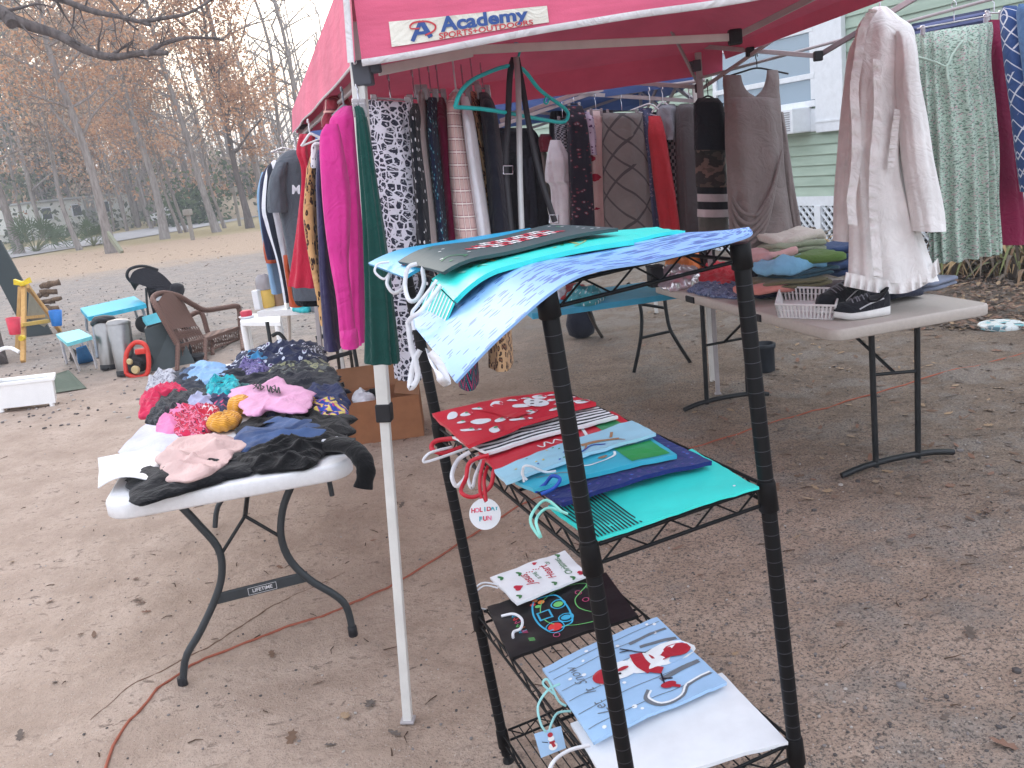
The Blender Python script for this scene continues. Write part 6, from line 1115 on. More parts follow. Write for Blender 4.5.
tag(bas.build('plastic_basket', [plbk]), 'white slotted plastic basket on the near edge of the almond table', 'basket')
# sneakers
def sneaker(lb_, toe, heel, sc):
    t0, h0 = P(*toe, TH), P(*heel, TH); ax = (h0 - t0); L = ax.length; ax = ax.normalized(); ay = V((-ax.y, ax.x, 0)); o = (t0 + h0) / 2; root = empty('sneaker', o, lb_, 'shoe', 'sneakers on the almond table')
    def half(u): return (0.036 + 0.016 * math.sin(min(1, u * 1.6) * 2.2) - 0.012 * max(0, u - .6) - 0.018 * max(0, .15 - u) / .15) * L / 0.29
    N_ = 26; sole = []; up = []
    for i in range(N_ + 1):
        u = i / N_; c = t0 + ax * (u * L); e = math.sin(math.pi * min(max(u, 0.0), 1.0)) ** 0.28 if 0 < u < 1 else 0.12; w_ = half(u) * e; lift_ = 0.018 * max(0, .25 - u) * 3; zt = 0.028 + 0.012 * u + lift_
        sole.append([c + ay * (w_ * 1.06 * x) + V((0, 0, z)) for x, z in ((-0.9, .002 + lift_), (-1.05, zt * .5 + lift_ * .5), (-1, zt), (1, zt), (1.05, zt * .5 + lift_ * .5), (0.9, .002 + lift_))])
        h_ = (0.045 + 0.05 * u ** 0.9 if u < 0.55 else 0.076 - 0.012 * math.sin((u - .55) / .45 * 3.1) + 0.02 * (u - .55)) * L / 0.29; h_ *= min(1, 0.35 + u * 6) if u < .12 else 1
        up.append([c + ay * (w_ * math.cos(a) * (1 if math.sin(a) < .7 else .9)) + V((0, 0, zt - .004 + h_ * math.sin(a) ** 0.8)) for a in [math.pi * k / 14 for k in range(15)]])
    mb = MB(); mb.grid(sole, closed=True); mb.add(sole[0], [tuple(range(6))]); mb.add(sole[-1], [tuple(range(5, -1, -1))]); mb.build('sole', [plain('rubber white', S(222, 222, 220), .6)], root)
    mb = MB(); mb.grid(up); mb.add(up[0], [tuple(range(15))]); mb.add(up[-1], [tuple(range(14, -1, -1))]); mb.build('upper', [fabric('shoe mesh black', S(36, 38, 44))], root)
    mb = MB()
    for k in range(5):
        u = 0.34 + 0.06 * k; i = int(u * N_); r = up[i]; mb.tube(crv([r[4] + V((0, 0, .002)), r[7] + V((0, 0, .006)), r[10] + V((0, 0, .002))], 9), 0.003, 6)
    mb.build('laces', [fabric('lace grey', S(130, 132, 140))], root)
    mb = MB(); mb.tube(crv([up[int(N_ * .6)][3], up[int(N_ * .62)][7] + V((0, 0, .004)), up[int(N_ * .6)][11], up[int(N_ * .8)][11] + V((0, 0, .004)), up[N_ - 1][7] + V((0, 0, .010)), up[int(N_ * .8)][3] + V((0, 0, .004)), up[int(N_ * .6)][3]], 30), 0.006, 7); mb.build('collar', [fabric('shoe lining', S(26, 26, 30))], root)
    mb = MB(); i0, i1, i2 = int(N_ * .42), int(N_ * .6), int(N_ * .85); mb.tube(crv([up[i0][13] , up[i1][12], up[i2][11]], 14), 0.0032, 6); mb.tube(crv([up[i0][1], up[i1][2], up[i2][3]], 14), 0.0032, 6); mb.build('side_stripe', [fabric('stripe white', S(200, 200, 204))], root)
sneaker('black sneaker with white sole, the one nearer the table edge', (834, 321), (890, 314), 1)
sneaker('black sneaker with white sole, behind its mate beside the basket', (816, 317), (864, 303), 1)
# ------------------------------------------------------------------ table under the back rail, bucket, pole
g3 = empty('folding_table', P(640, 372), 'turquoise topped folding table with bent dark legs under the back rail', 'table', 'folding tables of the yard sale')
mb = MB(); tt = [P(700, 292, .70), P(704, 262, .70), P(545, 278, .70), P(540, 302, .70)]
a = P(692, 276, .66); zt = .66; tc_ = [P(694, 273, zt), P(600, 296, zt)]
dirx = V((math.cos(0.15), math.sin(0.15), 0)); diry = V((-math.sin(.15), math.cos(.15), 0)); c0 = P(606, 303, zt); ttp = [c0 - dirx * 0.45, c0 + dirx * 0.62, c0 + dirx * 0.62 + diry * 0.6, c0 - dirx * 0.45 + diry * 0.6]
mb.slab(ttp, 0.035); mb.build('tabletop', [plain('turquoise top', S(60, 160, 196), .5)], g3)
pln = V((0, -1, 0))
def gl(px, py, b): return PL(px, py, P(632, 377), dirx * 0.6 + diry * 0.8)
for pts in ([(628, 287), (640, 305), (641, 335), (634, 372)], [(664, 302), (668, 322), (676, 340), (690, 362)], [(586, 296), (590, 315), (602, 337)]):
    q = [D(x, y, 6.25) for x, y in pts]; q[-1] = P(*pts[-1]); q[0].z = zt - 0.03
    q[0] = V((q[0].x, q[0].y, zt - .03)); mb = MB(); mb.tube(crv(q, 16), 0.013, 8); mb.build('leg', [stl2], g3)
for p, q in (((641, 338), (672, 331)), ((640, 304), (665, 308))):
    mb = MB(); mb.tube([D(*p, 6.25), D(*q, 6.3)], 0.011, 7); mb.build('crossbar', [stl2], g3)
pile('cloth', 'teal and white patterned cloth on the turquoise table', 'cloth', [(566, 303), (572, 294), (596, 292), (604, 300), (592, 306), (576, 307)], zt + .001, 0.09, pattern('heap teal white', 'flowers', S(70, 150, 160), S(210, 220, 220), S(70, 150, 160), 1.3), None, 50)
pile('cloth', 'red cloth strip beside the teal patterned cloth', 'cloth', [(556, 300), (560, 290), (580, 286), (588, 292), (576, 298)], zt + .001, 0.05, F('brick red', 180, 66, 66), None, 51)
pile('cloth', 'small white crumpled cloth on the turquoise table', 'cloth', [(552, 297), (556, 290), (566, 290), (568, 297), (560, 300)], zt + .001, 0.07, WHT, None, 52)
mb = MB(); c = P(582, 337); mb.lathe(c, [(0.06, 0), (0.11, .03), (0.13, .12), (0.10, .24), (0.04, .27)], 18); mb.tube(crv([c + V((-.06, 0, .24)), c + V((-.03, 0, .40)), c + V((.05, 0, .40)), c + V((.07, 0, .24))], 14), 0.012, 7); tag(mb.build('handbag', [fabric('bag dark', S(40, 42, 54))]), 'dark slouchy handbag standing under the turquoise table', 'bag')
mb = MB(); c = P(765, 371); mb.lathe(c, [(0.062, 0), (0.066, .01), (0.066, .15), (0.074, .16), (0.076, .185), (0.07, .19), (0.062, .14)], 24, caps=False); mb.add([c + V((0, 0, 0.001))] and [c + V((.06 * math.cos(k * .3142), .06 * math.sin(k * .3142), 0.13)) for k in range(20)], [tuple(range(20))]); mb.add([c + V((.062 * math.cos(k * .3142), .062 * math.sin(k * .3142), 0.001)) for k in range(20)], [tuple(range(19, -1, -1))]); tag(mb.build('bucket', [plain('bucket black', S(38, 44, 52), .5)]), 'small black bucket on the ground beneath the almond table', 'bucket')
mb = MB(); mb.tube([P(761, 386), D(750, 300, 5.55)], 0.011, 8); tag(mb.build('pole', [tubew]), 'thin white pole leaning beneath the almond table', 'pole')
# stepping stone
c = P(1001, 327); mb = MB(); mb.lathe(c + V((0, 0, 0.0)), [(0.150, 0), (0.152, .02), (0.145, .028)], 36)
mo = NT('mosaic stone', 0.6, 0.3); vv = mo.vor(mo.obj(), 22, feature='DISTANCE_TO_EDGE'); vc = mo.n('ShaderNodeTexVoronoi', {'Vector': mo.obj(), 'Scale': 22.0}).outputs['Color']; s3 = mo.n('ShaderNodeSeparateColor', {'Color': vc}).outputs; cc = mo.ramp(s3[0], [(0, S(206, 214, 214)), (0.45, S(120, 180, 186)), (0.65, S(216, 214, 208)), (0.85, S(90, 120, 130))], 'CONSTANT'); mo.set('Base Color', mo.mix(mo.math('LESS_THAN', vv, 0.05), cc, S(190, 190, 186)))
tag(mb.build('stepping_stone', [mo.m]), 'round mosaic stepping stone in white and aqua lying on the dirt', 'stone')
# ------------------------------------------------------------------ cardboard box of clothes behind the pole
card = plain('cardboard', S(156, 108, 78), 0.85, 0.15, 0, 0.1, 0.1); cardi = plain('cardboard inside', S(140, 100, 74), 0.9, 0.1, 0, .08)
bx = empty('cardboard_box', P(390, 440), 'open brown cardboard box of clothes on the sand behind the white canopy pole', 'box')
A_, B_ = P(336, 448), P(424, 436); ex = (B_ - A_).normalized(); ey = V((-ex.y, ex.x, 0)); W_ = (B_ - A_).length; Dp = 0.36; Hh = 0.26
def bxp(a, b, z): return A_ + ex * a + ey * b + V((0, 0, z))
mb = MB(); th = 0.005
mb.box(bxp(W_ / 2, 0, Hh / 2), (W_, th, Hh), (ex, ey, V((0, 0, 1)))); mb.box(bxp(W_ / 2, Dp, Hh / 2), (W_, th, Hh), (ex, ey, V((0, 0, 1)))); mb.box(bxp(0, Dp / 2, Hh / 2), (th, Dp - .006, Hh), (ex, ey, V((0, 0, 1)))); mb.box(bxp(W_, Dp / 2, Hh / 2), (th, Dp - .006, Hh), (ex, ey, V((0, 0, 1)))); mb.box(bxp(W_ / 2, Dp / 2, 0.006), (W_ - .008, Dp - .008, 0.006), (ex, ey, V((0, 0, 1)))); mb.build('carton', [card], bx)
for pts in ([bxp(0, Dp, Hh), bxp(W_, Dp, Hh), bxp(W_ - .02, Dp + .10, Hh + .12), bxp(.02, Dp + .10, Hh + .12)], [bxp(W_, 0, Hh), bxp(W_, Dp, Hh), bxp(W_ - .14, Dp - .04, Hh + .03), bxp(W_ - .14, .04, Hh + .02)], [bxp(0, 0, Hh), bxp(0, Dp, Hh), bxp(-.10, Dp - .02, Hh + .07), bxp(-.10, .02, Hh + .07)]):
    mb = MB(); mb.slab(pts, 0.004); mb.build('flap', [cardi], bx)
pile('shirt', 'white shirt lying in the cardboard box', 'shirt', [(352, 404), (356, 394), (372, 392), (376, 400), (366, 406)], 0.20, 0.06, WHT, None, 60)
pile('shirt', 'black shirt behind the white one in the cardboard box', 'shirt', [(356, 396), (362, 386), (378, 386), (380, 396), (368, 400)], 0.20, 0.08, BLK, None, 61)
# ------------------------------------------------------------------ the house at the right
hp0 = V((3.75, 10.9, 0)); hu = V((0.39, -0.92, 0)).normalized(); hn = V((-0.92, -0.39, 0)).normalized()
def HP(px, py, off=0.0): return PL(px, py, hp0 + hn * off, hn)
def hs(p): return (p - hp0).dot(hu)
sage = NT('sage siding', 0.6, 0.3); sn = sage.noise(sage.map(sage.obj(), (1, 1, 6)), 2.0, 4); sage.set('Base Color', sage.ramp(sn, [(0.3, S(150, 170, 154)), (0.7, S(174, 192, 176))])); sage = sage.m
hwht = plain('house white paint', S(226, 230, 234), 0.5, 0.3, 0, 0.06); glass = NT('window glass', 0.08, 0.6); glass.set('Base Color', S(150, 168, 182)); glass.set('Metallic', 0.25); glass = glass.m
house = empty('house', hp0 + hu * -2, 'sage green sided house with white trim behind the clothes', 'house')
zb = HP(820, 196).z; ztop = 4.6; s0, s1 = -10.0, 5.5
mb = MB(); e = 0.118; z = zb; 
def hq(s, z, off): return hp0 + hu * s + hn * off + V((0, 0, z))
while z < ztop:
    pr = [hq(0, z, 0.020), hq(0, z + 0.006, 0.022), hq(0, z + e, 0.004), hq(0, z + e, 0.0)]
    mb.grid([[p + hu * s for p in pr] for s in (s0, s1)], smooth=False); z += e
mb.grid([[hq(s0, zb, 0), hq(s0, ztop, 0)], [hq(s1, zb, 0), hq(s1, ztop, 0)]], smooth=False)
mb.grid([[hq(s0, -.1, -4), hq(s0, ztop, -4)], [hq(s0, -.1, 0), hq(s0, ztop, 0)]], smooth=False); mb.build('wall', [sage], house)
mb = MB(); mb.slab([hq(s0 - .3, ztop + .02, .5), hq(s1, ztop + .02, .5), hq(s1, ztop + 1.2, -3), hq(s0 - .3, ztop + 1.2, -3)], 0.12); mb.build('roof', [plain('roof shingle', S(90, 88, 88), 0.9)], house)
mb = MB(); mb.box(hq((s0 + s1) / 2, zb - 0.055, 0.016), (s1 - s0, 0.032, 0.11), (hu, hn, V((0, 0, 1)))); mb.build('base_trim', [hwht], house)
mb = MB(); zl = zb - 0.11; 
k = s0
while k < s1:
    for sg in (1, -1):
        a = hq(k, 0.0 if sg > 0 else zl, -0.01 * sg); b = hq(k + zl, zl if sg > 0 else 0.0, -0.01 * sg); mb.bar(a, b, 0.012, 0.035, up=hn)
    k += 0.105
mb.build('lattice', [hwht], house)
mb = MB(); mb.grid([[hq(s0, -0.1, -.25), hq(s0, zl + .1, -.25)], [hq(s1, -.1, -.25), hq(s1, zl + .1, -.25)]], smooth=False); mb.build('crawl_space_shade', [plain('crawl shade', S(52, 54, 58), 0.9)], house)  # dark sheet behind the lattice, painted as the shade under the house
for px in (820, 880, 760):
    mb = MB(); sx = hs(HP(px, 215)); mb.box(hq(sx, zl / 2, 0.02), (0.10, 0.05, zl), (hu, hn, V((0, 0, 1)))); mb.build('lattice_post', [hwht], house)
pa, pb = hs(HP(820, 80)), hs(HP(848, 80)); zl_ = HP(833, 131).z
mb = MB(); mb.box(hq((pa + pb) / 2, (zl_ + ztop) / 2, 0.05), (pb - pa, 0.07, ztop - zl_), (hu, hn, V((0, 0, 1))), 0, 0.008); mb.box(hq((pa + pb) / 2, zl_ + .12, 0.058), (pb - pa + .02, 0.07, 0.02), (hu, hn, V((0, 0, 1)))); mb.build('pilaster', [hwht], house)
wa, wb_ = hs(HP(716, 90)), hs(HP(818, 70)); wz0, wz1 = HP(818, 106).z, HP(818, 22).z; wm = HP(818, 75).z
wf = MB()
for (a, b, c, d_) in ((wa, wb_, wz0, wz0 + .07), (wa, wb_, wz1 - .09, wz1), (wa, wb_, wm - .03, wm + .03)): wf.box(hq((a + b) / 2, (c + d_) / 2, 0.035), (b - a, 0.05, d_ - c), (hu, hn, V((0, 0, 1))), 0, .004)
for a in (wa, wb_ - .07): wf.box(hq(a + .035, (wz0 + wz1) / 2, 0.033), (0.07, 0.044, wz1 - wz0 - .16), (hu, hn, V((0, 0, 1))), 0, .004)
wfo = wf.build('window_frame', [hwht], house); m = MB(); m.grid([[hq(wa, wz0, .028), hq(wa, wz1, .028)], [hq(wb_, wz0, .028), hq(wb_, wz1, .028)]], smooth=False); m.build('pane', [glass], wfo)
mb = MB(); mb.box(hq((hs(HP(770, 120)) + hs(HP(818, 120))) / 2, (HP(818, 108).z + HP(818, 131).z) / 2, .026), (hs(HP(818, 120)) - hs(HP(760, 120)), .03, HP(818, 108).z - HP(818, 131).z), (hu, hn, V((0, 0, 1)))); mb.build('apron_panel', [hwht], house)
ac = empty('air_conditioner', HP(785, 125), 'white window air conditioner sticking out of the house wall', 'air conditioner'); aa, ab = hs(HP(768, 120, .2)), hs(HP(800, 120, .2)); az0, az1 = HP(798, 133, .2).z, HP(798, 108, .2).z
mb = MB(); mb.box(hq((aa + ab) / 2, (az0 + az1) / 2, 0.16), (ab - aa, 0.30, az1 - az0), (hu, hn, V((0, 0, 1))), 0, 0.012); mb.build('casing', [hwht], ac)
mb = MB()
for i in range(9):
    for (f0, f1) in ((.08, .46), (.52, .92)): mb.box(hq(aa + (ab - aa) * (f0 + f1) / 2, az0 + (az1 - az0) * (.14 + .09 * i), 0.313), ((ab - aa) * (f1 - f0), 0.008, 0.012), (hu, hn, V((0, 0, 1))))
mb.build('grille', [plain('grille grey', S(150, 152, 158), .5)], ac)
# ------------------------------------------------------------------ dead plants and leaf litter by the house
def strap_clump(name, lb_, cat, c, n, L, seed, mats, spread=1.0, w=0.022):
    rnd = random.Random(seed); mb = MB()
    for i in range(n):
        a = rnd.uniform(0, 6.28); r0 = rnd.uniform(0, .16) * spread; l = L * rnd.uniform(.5, 1.1); b = c + V((math.cos(a) * r0, math.sin(a) * r0, 0)); d_ = V((math.cos(a + rnd.uniform(-.6, .6)), math.sin(a + rnd.uniform(-.6, .6)), 0)); h = rnd.uniform(.25, .8) * l
        pts = [b, b + d_ * l * .22 + V((0, 0, h * .7)), b + d_ * l * .55 + V((0, 0, h * .75)), b + d_ * l * .85 + V((0, 0, max(.01, h * .25)))]
        q = crv(pts, 9); rows = []
        for j, p in enumerate(q):
            ww = w * (1 - (j / 8) ** 2 * .95); sd = V((-d_.y, d_.x, rnd.uniform(-.3, .3))); rows.append([p - sd * ww, p + sd * ww])
        mb.grid(rows, rnd.randrange(len(mats)))
    return tag(mb.build(name, mats), lb_, cat)
dead = [fabric('dead leaf tan', S(176, 148, 110)), fabric('dead leaf brown', S(122, 96, 72)), fabric('dead leaf grey', S(112, 100, 88)), fabric('dull green leaf', S(112, 116, 76))]
pots = [((985, 272), 150, .75, 1, 'large clump of withered strap leaves under the wine red skirt'), ((1030, 276), 120, .7, 2, 'withered clump of strap leaves cut by the right edge of the picture'), ((940, 276), 80, .5, 3, 'low heap of withered leaves under the sage floral skirt')]
for (x, y), n_, L_, sd_, lb_ in pots: strap_clump('withered_plant', lb_, 'plant', P(x, y), n_, L_, sd_, dead, 2.2)
strap_clump('withered_plant', 'dry brown plant in front of the white lattice', 'plant', HP(806, 232, .8) * 1 and V((*HP(806, 232, .8).xy, 0)), 110, .72, 4, dead[:3], 1.6, .014)
strap_clump('withered_plant', 'dry stems beside the lattice post right of the grey dress', 'plant', V((*HP(835, 232, .6).xy, 0)), 40, .55, 5, dead[:3], 1.2, .012)
rnd = random.Random(21); lm = MB()
for i in range(3400):
    q = P(rnd.uniform(860, 1080), rnd.uniform(258, 330)); dd = 0.05 + .1 * noise.noise(q * 2); leaf(lm, q.x, q.y, max(0, rnd.uniform(0, .06) * (1 if q.y > 6.6 else .3)) + gz(q.x, q.y), rnd.uniform(.018, .04), rnd.choice((0, 0, 1, 2, 3, 3)), rnd)
tag(lm.build('leaf_litter', LEAFM), kind='stuff', label='thick brown leaf litter along the house')

# ------------------------------------------------------------------ woods
barkm = NT('bark grey', 0.95, 0.1); bn_ = barkm.noise(barkm.map(barkm.obj(), (5, 5, 1)), 3, 5, .65); barkm.set('Base Color', barkm.ramp(bn_, [(0.3, S(108, 100, 96)), (0.7, S(160, 152, 148))])); barkm.bump(bn_, .6, .03); barkm = barkm.m
barkd = NT('bark dark', 0.95, 0.1); bn_ = barkd.noise(barkd.map(barkd.obj(), (5, 5, 1)), 3, 5, .65); barkd.set('Base Color', barkd.ramp(bn_, [(0.3, S(72, 66, 66)), (0.7, S(116, 108, 106))])); barkd.bump(bn_, .6, .03); barkd = barkd.m
barkp = NT('bark pale', 0.95, 0.1); bn_ = barkp.noise(barkp.map(barkp.obj(), (5, 5, 1)), 3, 5, .65); barkp.set('Base Color', barkp.ramp(bn_, [(0.3, S(112, 106, 104)), (0.7, S(164, 158, 155))])); barkp = barkp.m
def foliage(name, stops):
    t = NT(name, 0.85, 0.15); at = t.n('ShaderNodeAttribute', attribute_name='tint').outputs['Fac']; n_ = t.noise(t.obj(), 0.5, 3); c = t.ramp(t.math('ADD', t.math('MULTIPLY', at, .75), t.math('MULTIPLY', n_, .35)), stops); t.set('Base Color', c); t.translucent(c, 0.4); return t.m
f_or = foliage('leaves rust', [(0.1, S(132, 106, 90)), (0.45, S(186, 140, 108)), (0.75, S(206, 162, 126)), (1, S(218, 190, 164))])
f_br = foliage('leaves brown grey', [(0.1, S(122, 114, 108)), (0.5, S(166, 150, 138)), (0.8, S(190, 170, 152)), (1, S(206, 190, 170))])
f_gr = foliage('leaves grey green', [(0.1, S(62, 72, 62)), (0.5, S(96, 106, 88)), (0.85, S(130, 136, 108)), (1, S(150, 140, 110))])
f_dg = foliage('leaves deep green', [(0.1, S(46, 62, 48)), (0.5, S(72, 92, 66)), (1, S(110, 126, 88))])
def leaves_mesh(name, pts, size, mat, rnd, parent):
    mb = MB(); tint = []
    for p in pts:
        s = size * rnd.uniform(.5, 1.3); a = V((rnd.gauss(0, 1), rnd.gauss(0, 1), rnd.gauss(0, 1))).normalized(); b = a.orthogonal().normalized(); b = (b * math.cos(s * 99) + a.cross(b) * math.sin(s * 99)); c = a.cross(b)
        mb.add([p - b * s, p + c * s * .55, p + b * s, p - c * s * .55], [(0, 1, 2, 3)], 0, smooth=False); tint.append(rnd.random())
    o = mb.build(name, [mat], parent); at = o.data.attributes.new('tint', 'FLOAT', 'FACE'); at.data.foreach_set('value', tint); return o
def branchy(mb, p, d, L, r, lvl, rnd, tips, mi=0, gravity=0.0, sides=6, kids=4):
    n_ = 6; pts = [p]; q = p.copy(); dd = d.normalized()
    for i in range(n_):
        dd = (dd + V((rnd.gauss(0, .13), rnd.gauss(0, .13), rnd.gauss(0, .10) - gravity))).normalized(); q = q + dd * (L / n_); pts.append(q.copy())
    rs = [r * (1 - .72 * i / n_) for i in range(n_ + 1)]; mb.tube(pts, rs, sides if lvl > 1 else 4, mi, caps=False)
    if lvl <= 1: tips.extend((pts[k], r) for k in range(2, n_ + 1))
    if lvl > 0:
        for i in range(kids):
            k = rnd.randint(2, n_); t = (pts[min(k, n_)] - pts[k - 1]).normalized(); a = rnd.uniform(0, 6.28); o = t.orthogonal().normalized(); o = o * math.cos(a) + t.cross(o) * math.sin(a)
            branchy(mb, pts[k], t * .75 + o * rnd.uniform(.5, 1.0) + V((0, 0, .15)), L * rnd.uniform(.42, .65), rs[k] * .55, lvl - 1, rnd, tips, mi, gravity, 5, kids)
def tree(lb_, base, H, r, seed, bark, fol=None, nl=1500, ls=0.13, lean=(0, 0), start=.4, lvl=3, kids=4, nm='tree', spread=1.0, curve=None):
    rnd = random.Random(seed); root = empty(nm, base, lb_, 'tree', 'trees beside the road'); mb = MB(); tips = []; n_ = 14; pts = []
    for i in range(n_ + 1):
        t = i / n_; pts.append(base + V((lean[0] * t * H + .12 * H * .2 * noise.noise(V((t * 3, seed, 0))), lean[1] * t * H + .12 * H * .2 * noise.noise(V((t * 3, seed, 7))), t * H - 0.1)))
    rs = [r * (1.0 - .75 * (i / n_)) + r * .5 * max(0, 1 - i * .8) for i in range(n_ + 1)]; mb.tube(pts, rs, 9, 0, caps=False)
    for k in range(int(n_ * start), n_ + 1):
        for j in range(2 if k < n_ else 3):
            a = rnd.uniform(0, 6.28); t = (pts[min(k + 1, n_)] - pts[k - 1]).normalized(); branchy(mb, pts[k], V((math.cos(a), math.sin(a), rnd.uniform(.3, 1.1))), H * rnd.uniform(.12, .26) * spread * (1.15 - .5 * k / n_), rs[k] * .5, lvl - 1, rnd, tips, 0, 0.0, 6, kids)
    mb.build('trunk', [bark], root)
    if fol and tips:
        P_ = []
        for i in range(nl):
            p, _ = rnd.choice(tips); P_.append(p + V((rnd.gauss(0, .30), rnd.gauss(0, .30), rnd.gauss(0, .24))) * (H / 11))
        leaves_mesh('crown', P_, ls, fol, rnd, root)
    return root
T_ = [  # base pixel, height, trunk radius, bark, foliage, leaves, lean, label
    ((20, 254), 15, .24, barkm, f_or, 2600, (-.10, 0), 'stout grey tree with rust leaves behind the palmetto at the left edge'),
    ((57, 236), 17, .30, barkd, f_gr, 2800, (-.03, 0), 'thick dark trunked tree in front of the white trailer'),
    ((80, 250), 13, .13, barkp, f_br, 1500, (-.06, 0), 'thin pale tree between the palmettos and the white trailer'),
    ((84, 231), 15, .14, barkp, f_or, 1500, (-.20, 0), 'slim pale trunk leaning left above the white trailer'),
    ((110, 229), 14, .26, barkm, f_or, 2600, (-.05, 0), 'grey tree right of the trailer behind the leaning board'),
    ((112, 253), 15, .21, barkm, f_or, 2200, (-.06, 0), 'broad grey tree trunk the pale plank leans on'),
    ((138, 226), 16, .22, barkd, f_br, 2400, (.0, 0), 'dark straight trunk left of the tallest pale tree'),
    ((152, 229), 12, .12, barkm, f_or, 1500, (-.08, 0), 'small rust leaved tree left of the tallest pale tree'),
    ((165, 239), 19, .21, barkp, f_br, 2800, (-.07, 0), 'tallest pale grey tree with a forked top at the roadside'),
    ((181, 233), 11, .10, barkm, None, 0, (-.14, 0), 'bare thin sapling right of the tallest pale tree'),
    ((187, 232), 11, .10, barkm, f_or, 700, (-.16, 0), 'thin leaning sapling with few leaves near the white car'),
    ((217, 232), 14, .20, barkp, f_or, 1500, (-.12, 0), 'slender pale tree at the right of the leaf strewn bank'),
    ((225, 228), 12, .10, barkm, f_br, 900, (-.09, 0), 'very thin tree just right of the slender pale one'),
    ((250, 228), 12, .20, barkd, f_or, 2400, (-.05, 0), 'rust leaved tree behind the hanging shirts'),
    ((268, 224), 17, .22, barkm, None, 0, (-.10, 0), 'tall bare tree rising left of the red canopy corner'),
    ((300, 216), 18, .16, barkm, None, 0, (-.05, 0), 'bare grey tree against the bright sky beside the canopy'),
    ((325, 214), 19, .18, barkm, None, 0, (-.10, .05), 'tall bare tree behind the red canopy corner'),
    ((240, 216), 20, .22, barkp, f_br, 260, (-.10, 0), 'tall nearly bare pale tree with few grey leaves across the road'),
    ((285, 212), 16, .16, barkm, None, 0, (-.13, 0), 'bare forked tree across the road behind the blue canopy')]
for i, (bp_, H_, r_, bk_, fo_, nl_, le_, lb_) in enumerate(T_):
    b = P(*bp_); tree(lb_, b, H_ * .9, r_ * .72, 200 + i, bk_, fo_, int(nl_ * 5.0), 0.068 * max(1, depth_of(b) / 38), le_, .34 if fo_ else .28, 3, 4 if fo_ else 3)
rs_ = random.Random(5)
sb = empty('shrub', P(196, 226), 'round green shrub by the white car across the road', 'shrub'); q0 = P(196, 224); leaves_mesh('foliage', [q0 + V((rs_.gauss(0, 1.0), rs_.gauss(0, .9), abs(rs_.gauss(.9, .75)))) for i in range(1500)], .16, f_dg, rs_, sb)
def palmetto(lb_, c, n_, R_, seed):
    rnd = random.Random(seed); root = empty('palmetto', c, lb_, 'palm'); mb = MB(); ms = MB()
    for i in range(n_):
        a = rnd.uniform(0, 6.28); el = rnd.uniform(.3, 1.3); d_ = V((math.cos(a) * math.cos(el), math.sin(a) * math.cos(el), math.sin(el))); l = R_ * rnd.uniform(.6, 1.1); tip = c + d_ * l; ms.tube([c, c + d_ * l * .5 + V((0, 0, .05)), tip], [.02, .015, .008], 5); x = d_.orthogonal().normalized(); y = d_.cross(x)
        for k in range(11):
            f = (k - 5) / 5 * 1.35; v = (d_ * math.cos(f) + x * math.sin(f) + y * rnd.uniform(-.15, .15)).normalized(); e = tip + v * R_ * .55 - V((0, 0, .12)) * abs(f); sd = v.cross(y).normalized() * .025; mb.add([tip, (tip + e) / 2 + sd, e, (tip + e) / 2 - sd], [(0, 1, 2, 3)], 0, smooth=False)
    mb.build('fronds', [plain('palmetto green', S(86, 104, 74), .6, .3)], root); ms.build('stems', [plain('palmetto stem', S(110, 116, 80), .7)], root)
palmetto('larger palmetto clump at the foot of the stout grey tree', P(36, 252), 26, 1.1, 1); palmetto('smaller palmetto clump beside the leaning pale board', P(94, 246), 16, .8, 2)
# the wood farther off
rnd = random.Random(77); mbw = MB(); 
for i in range(230):
    x_ = rnd.uniform(-40, 360); y_ = rnd.uniform(0, 1); d_ = rnd.uniform(52, 110); b = D(x_, 200, d_); b.z = 0; h = rnd.uniform(7, 13); r_ = rnd.uniform(.06, .16); l = rnd.uniform(-.12, .04)
    pts = [b + V((l * h * t + .3 * noise.noise(V((t * 2, i, 0))), 0, h * t)) for t in (0, .25, .5, .75, 1)]; mbw.tube(pts, [r_ * (1 - .17 * k) for k in range(5)], 5, 0, caps=False); tp = []
    for k in range(5): a = rnd.uniform(0, 6.28); branchy(mbw, pts[rnd.randint(1, 4)], V((math.cos(a), math.sin(a), .9)), h * .22, r_ * .5, 1, rnd, tp, 0, 0, 4, 2)
wood_ = mbw.build('far_woods', [barkm]); tag(wood_, kind='stuff', label='far wood of thin trees across the road')
for nm_, mt_, cnt, zl0, zh0, sz_ in (('far_foliage', f_br, 24000, 1.5, 13.5, .16), ('far_rust_foliage', f_or, 18000, 1.5, 11.0, .15), ('far_undergrowth', f_gr, 17000, 0, 4.2, .20), ('far_evergreens', f_dg, 5500, 2.0, 10, .18)):
    pts = []
    while len(pts) < cnt:
        x_ = rnd.uniform(-60, 345); d_ = rnd.uniform(52, 112); p = D(x_, 200, d_); p.z = rnd.uniform(zl0, zh0) * (1.0 if x_ < 170 else max(.30, 1 - (x_ - 160) / 110))
        k = noise.noise(V((p.x * .22, p.y * .12, p.z * .25 + cnt * .001)))
        if k < -.02 + .10 * (p.z > 5) + .12 * (p.z > 8.5) + .06 * (x_ > 200): continue
        if nm_ == 'far_evergreens' and not (noise.noise(V((p.x * .12, p.y * .1, 3))) > .18): continue
        pts.append(p)
    o = leaves_mesh(nm_, pts, sz_, mt_, rnd, None); tag(o, kind='stuff', label='hazy autumn foliage of the far wood')
# power line
mb = MB(); a, b = D(-60, 104, 48), D(330, 106, 52); mb.tube([a * (1 - t) + b * t - V((0, 0, .5)) * math.sin(math.pi * t) for t in [k / 20 for k in range(21)]], .02, 5); tag(mb.build('power_line', [plb]), 'thin dark power line strung across the far trees', 'cable')
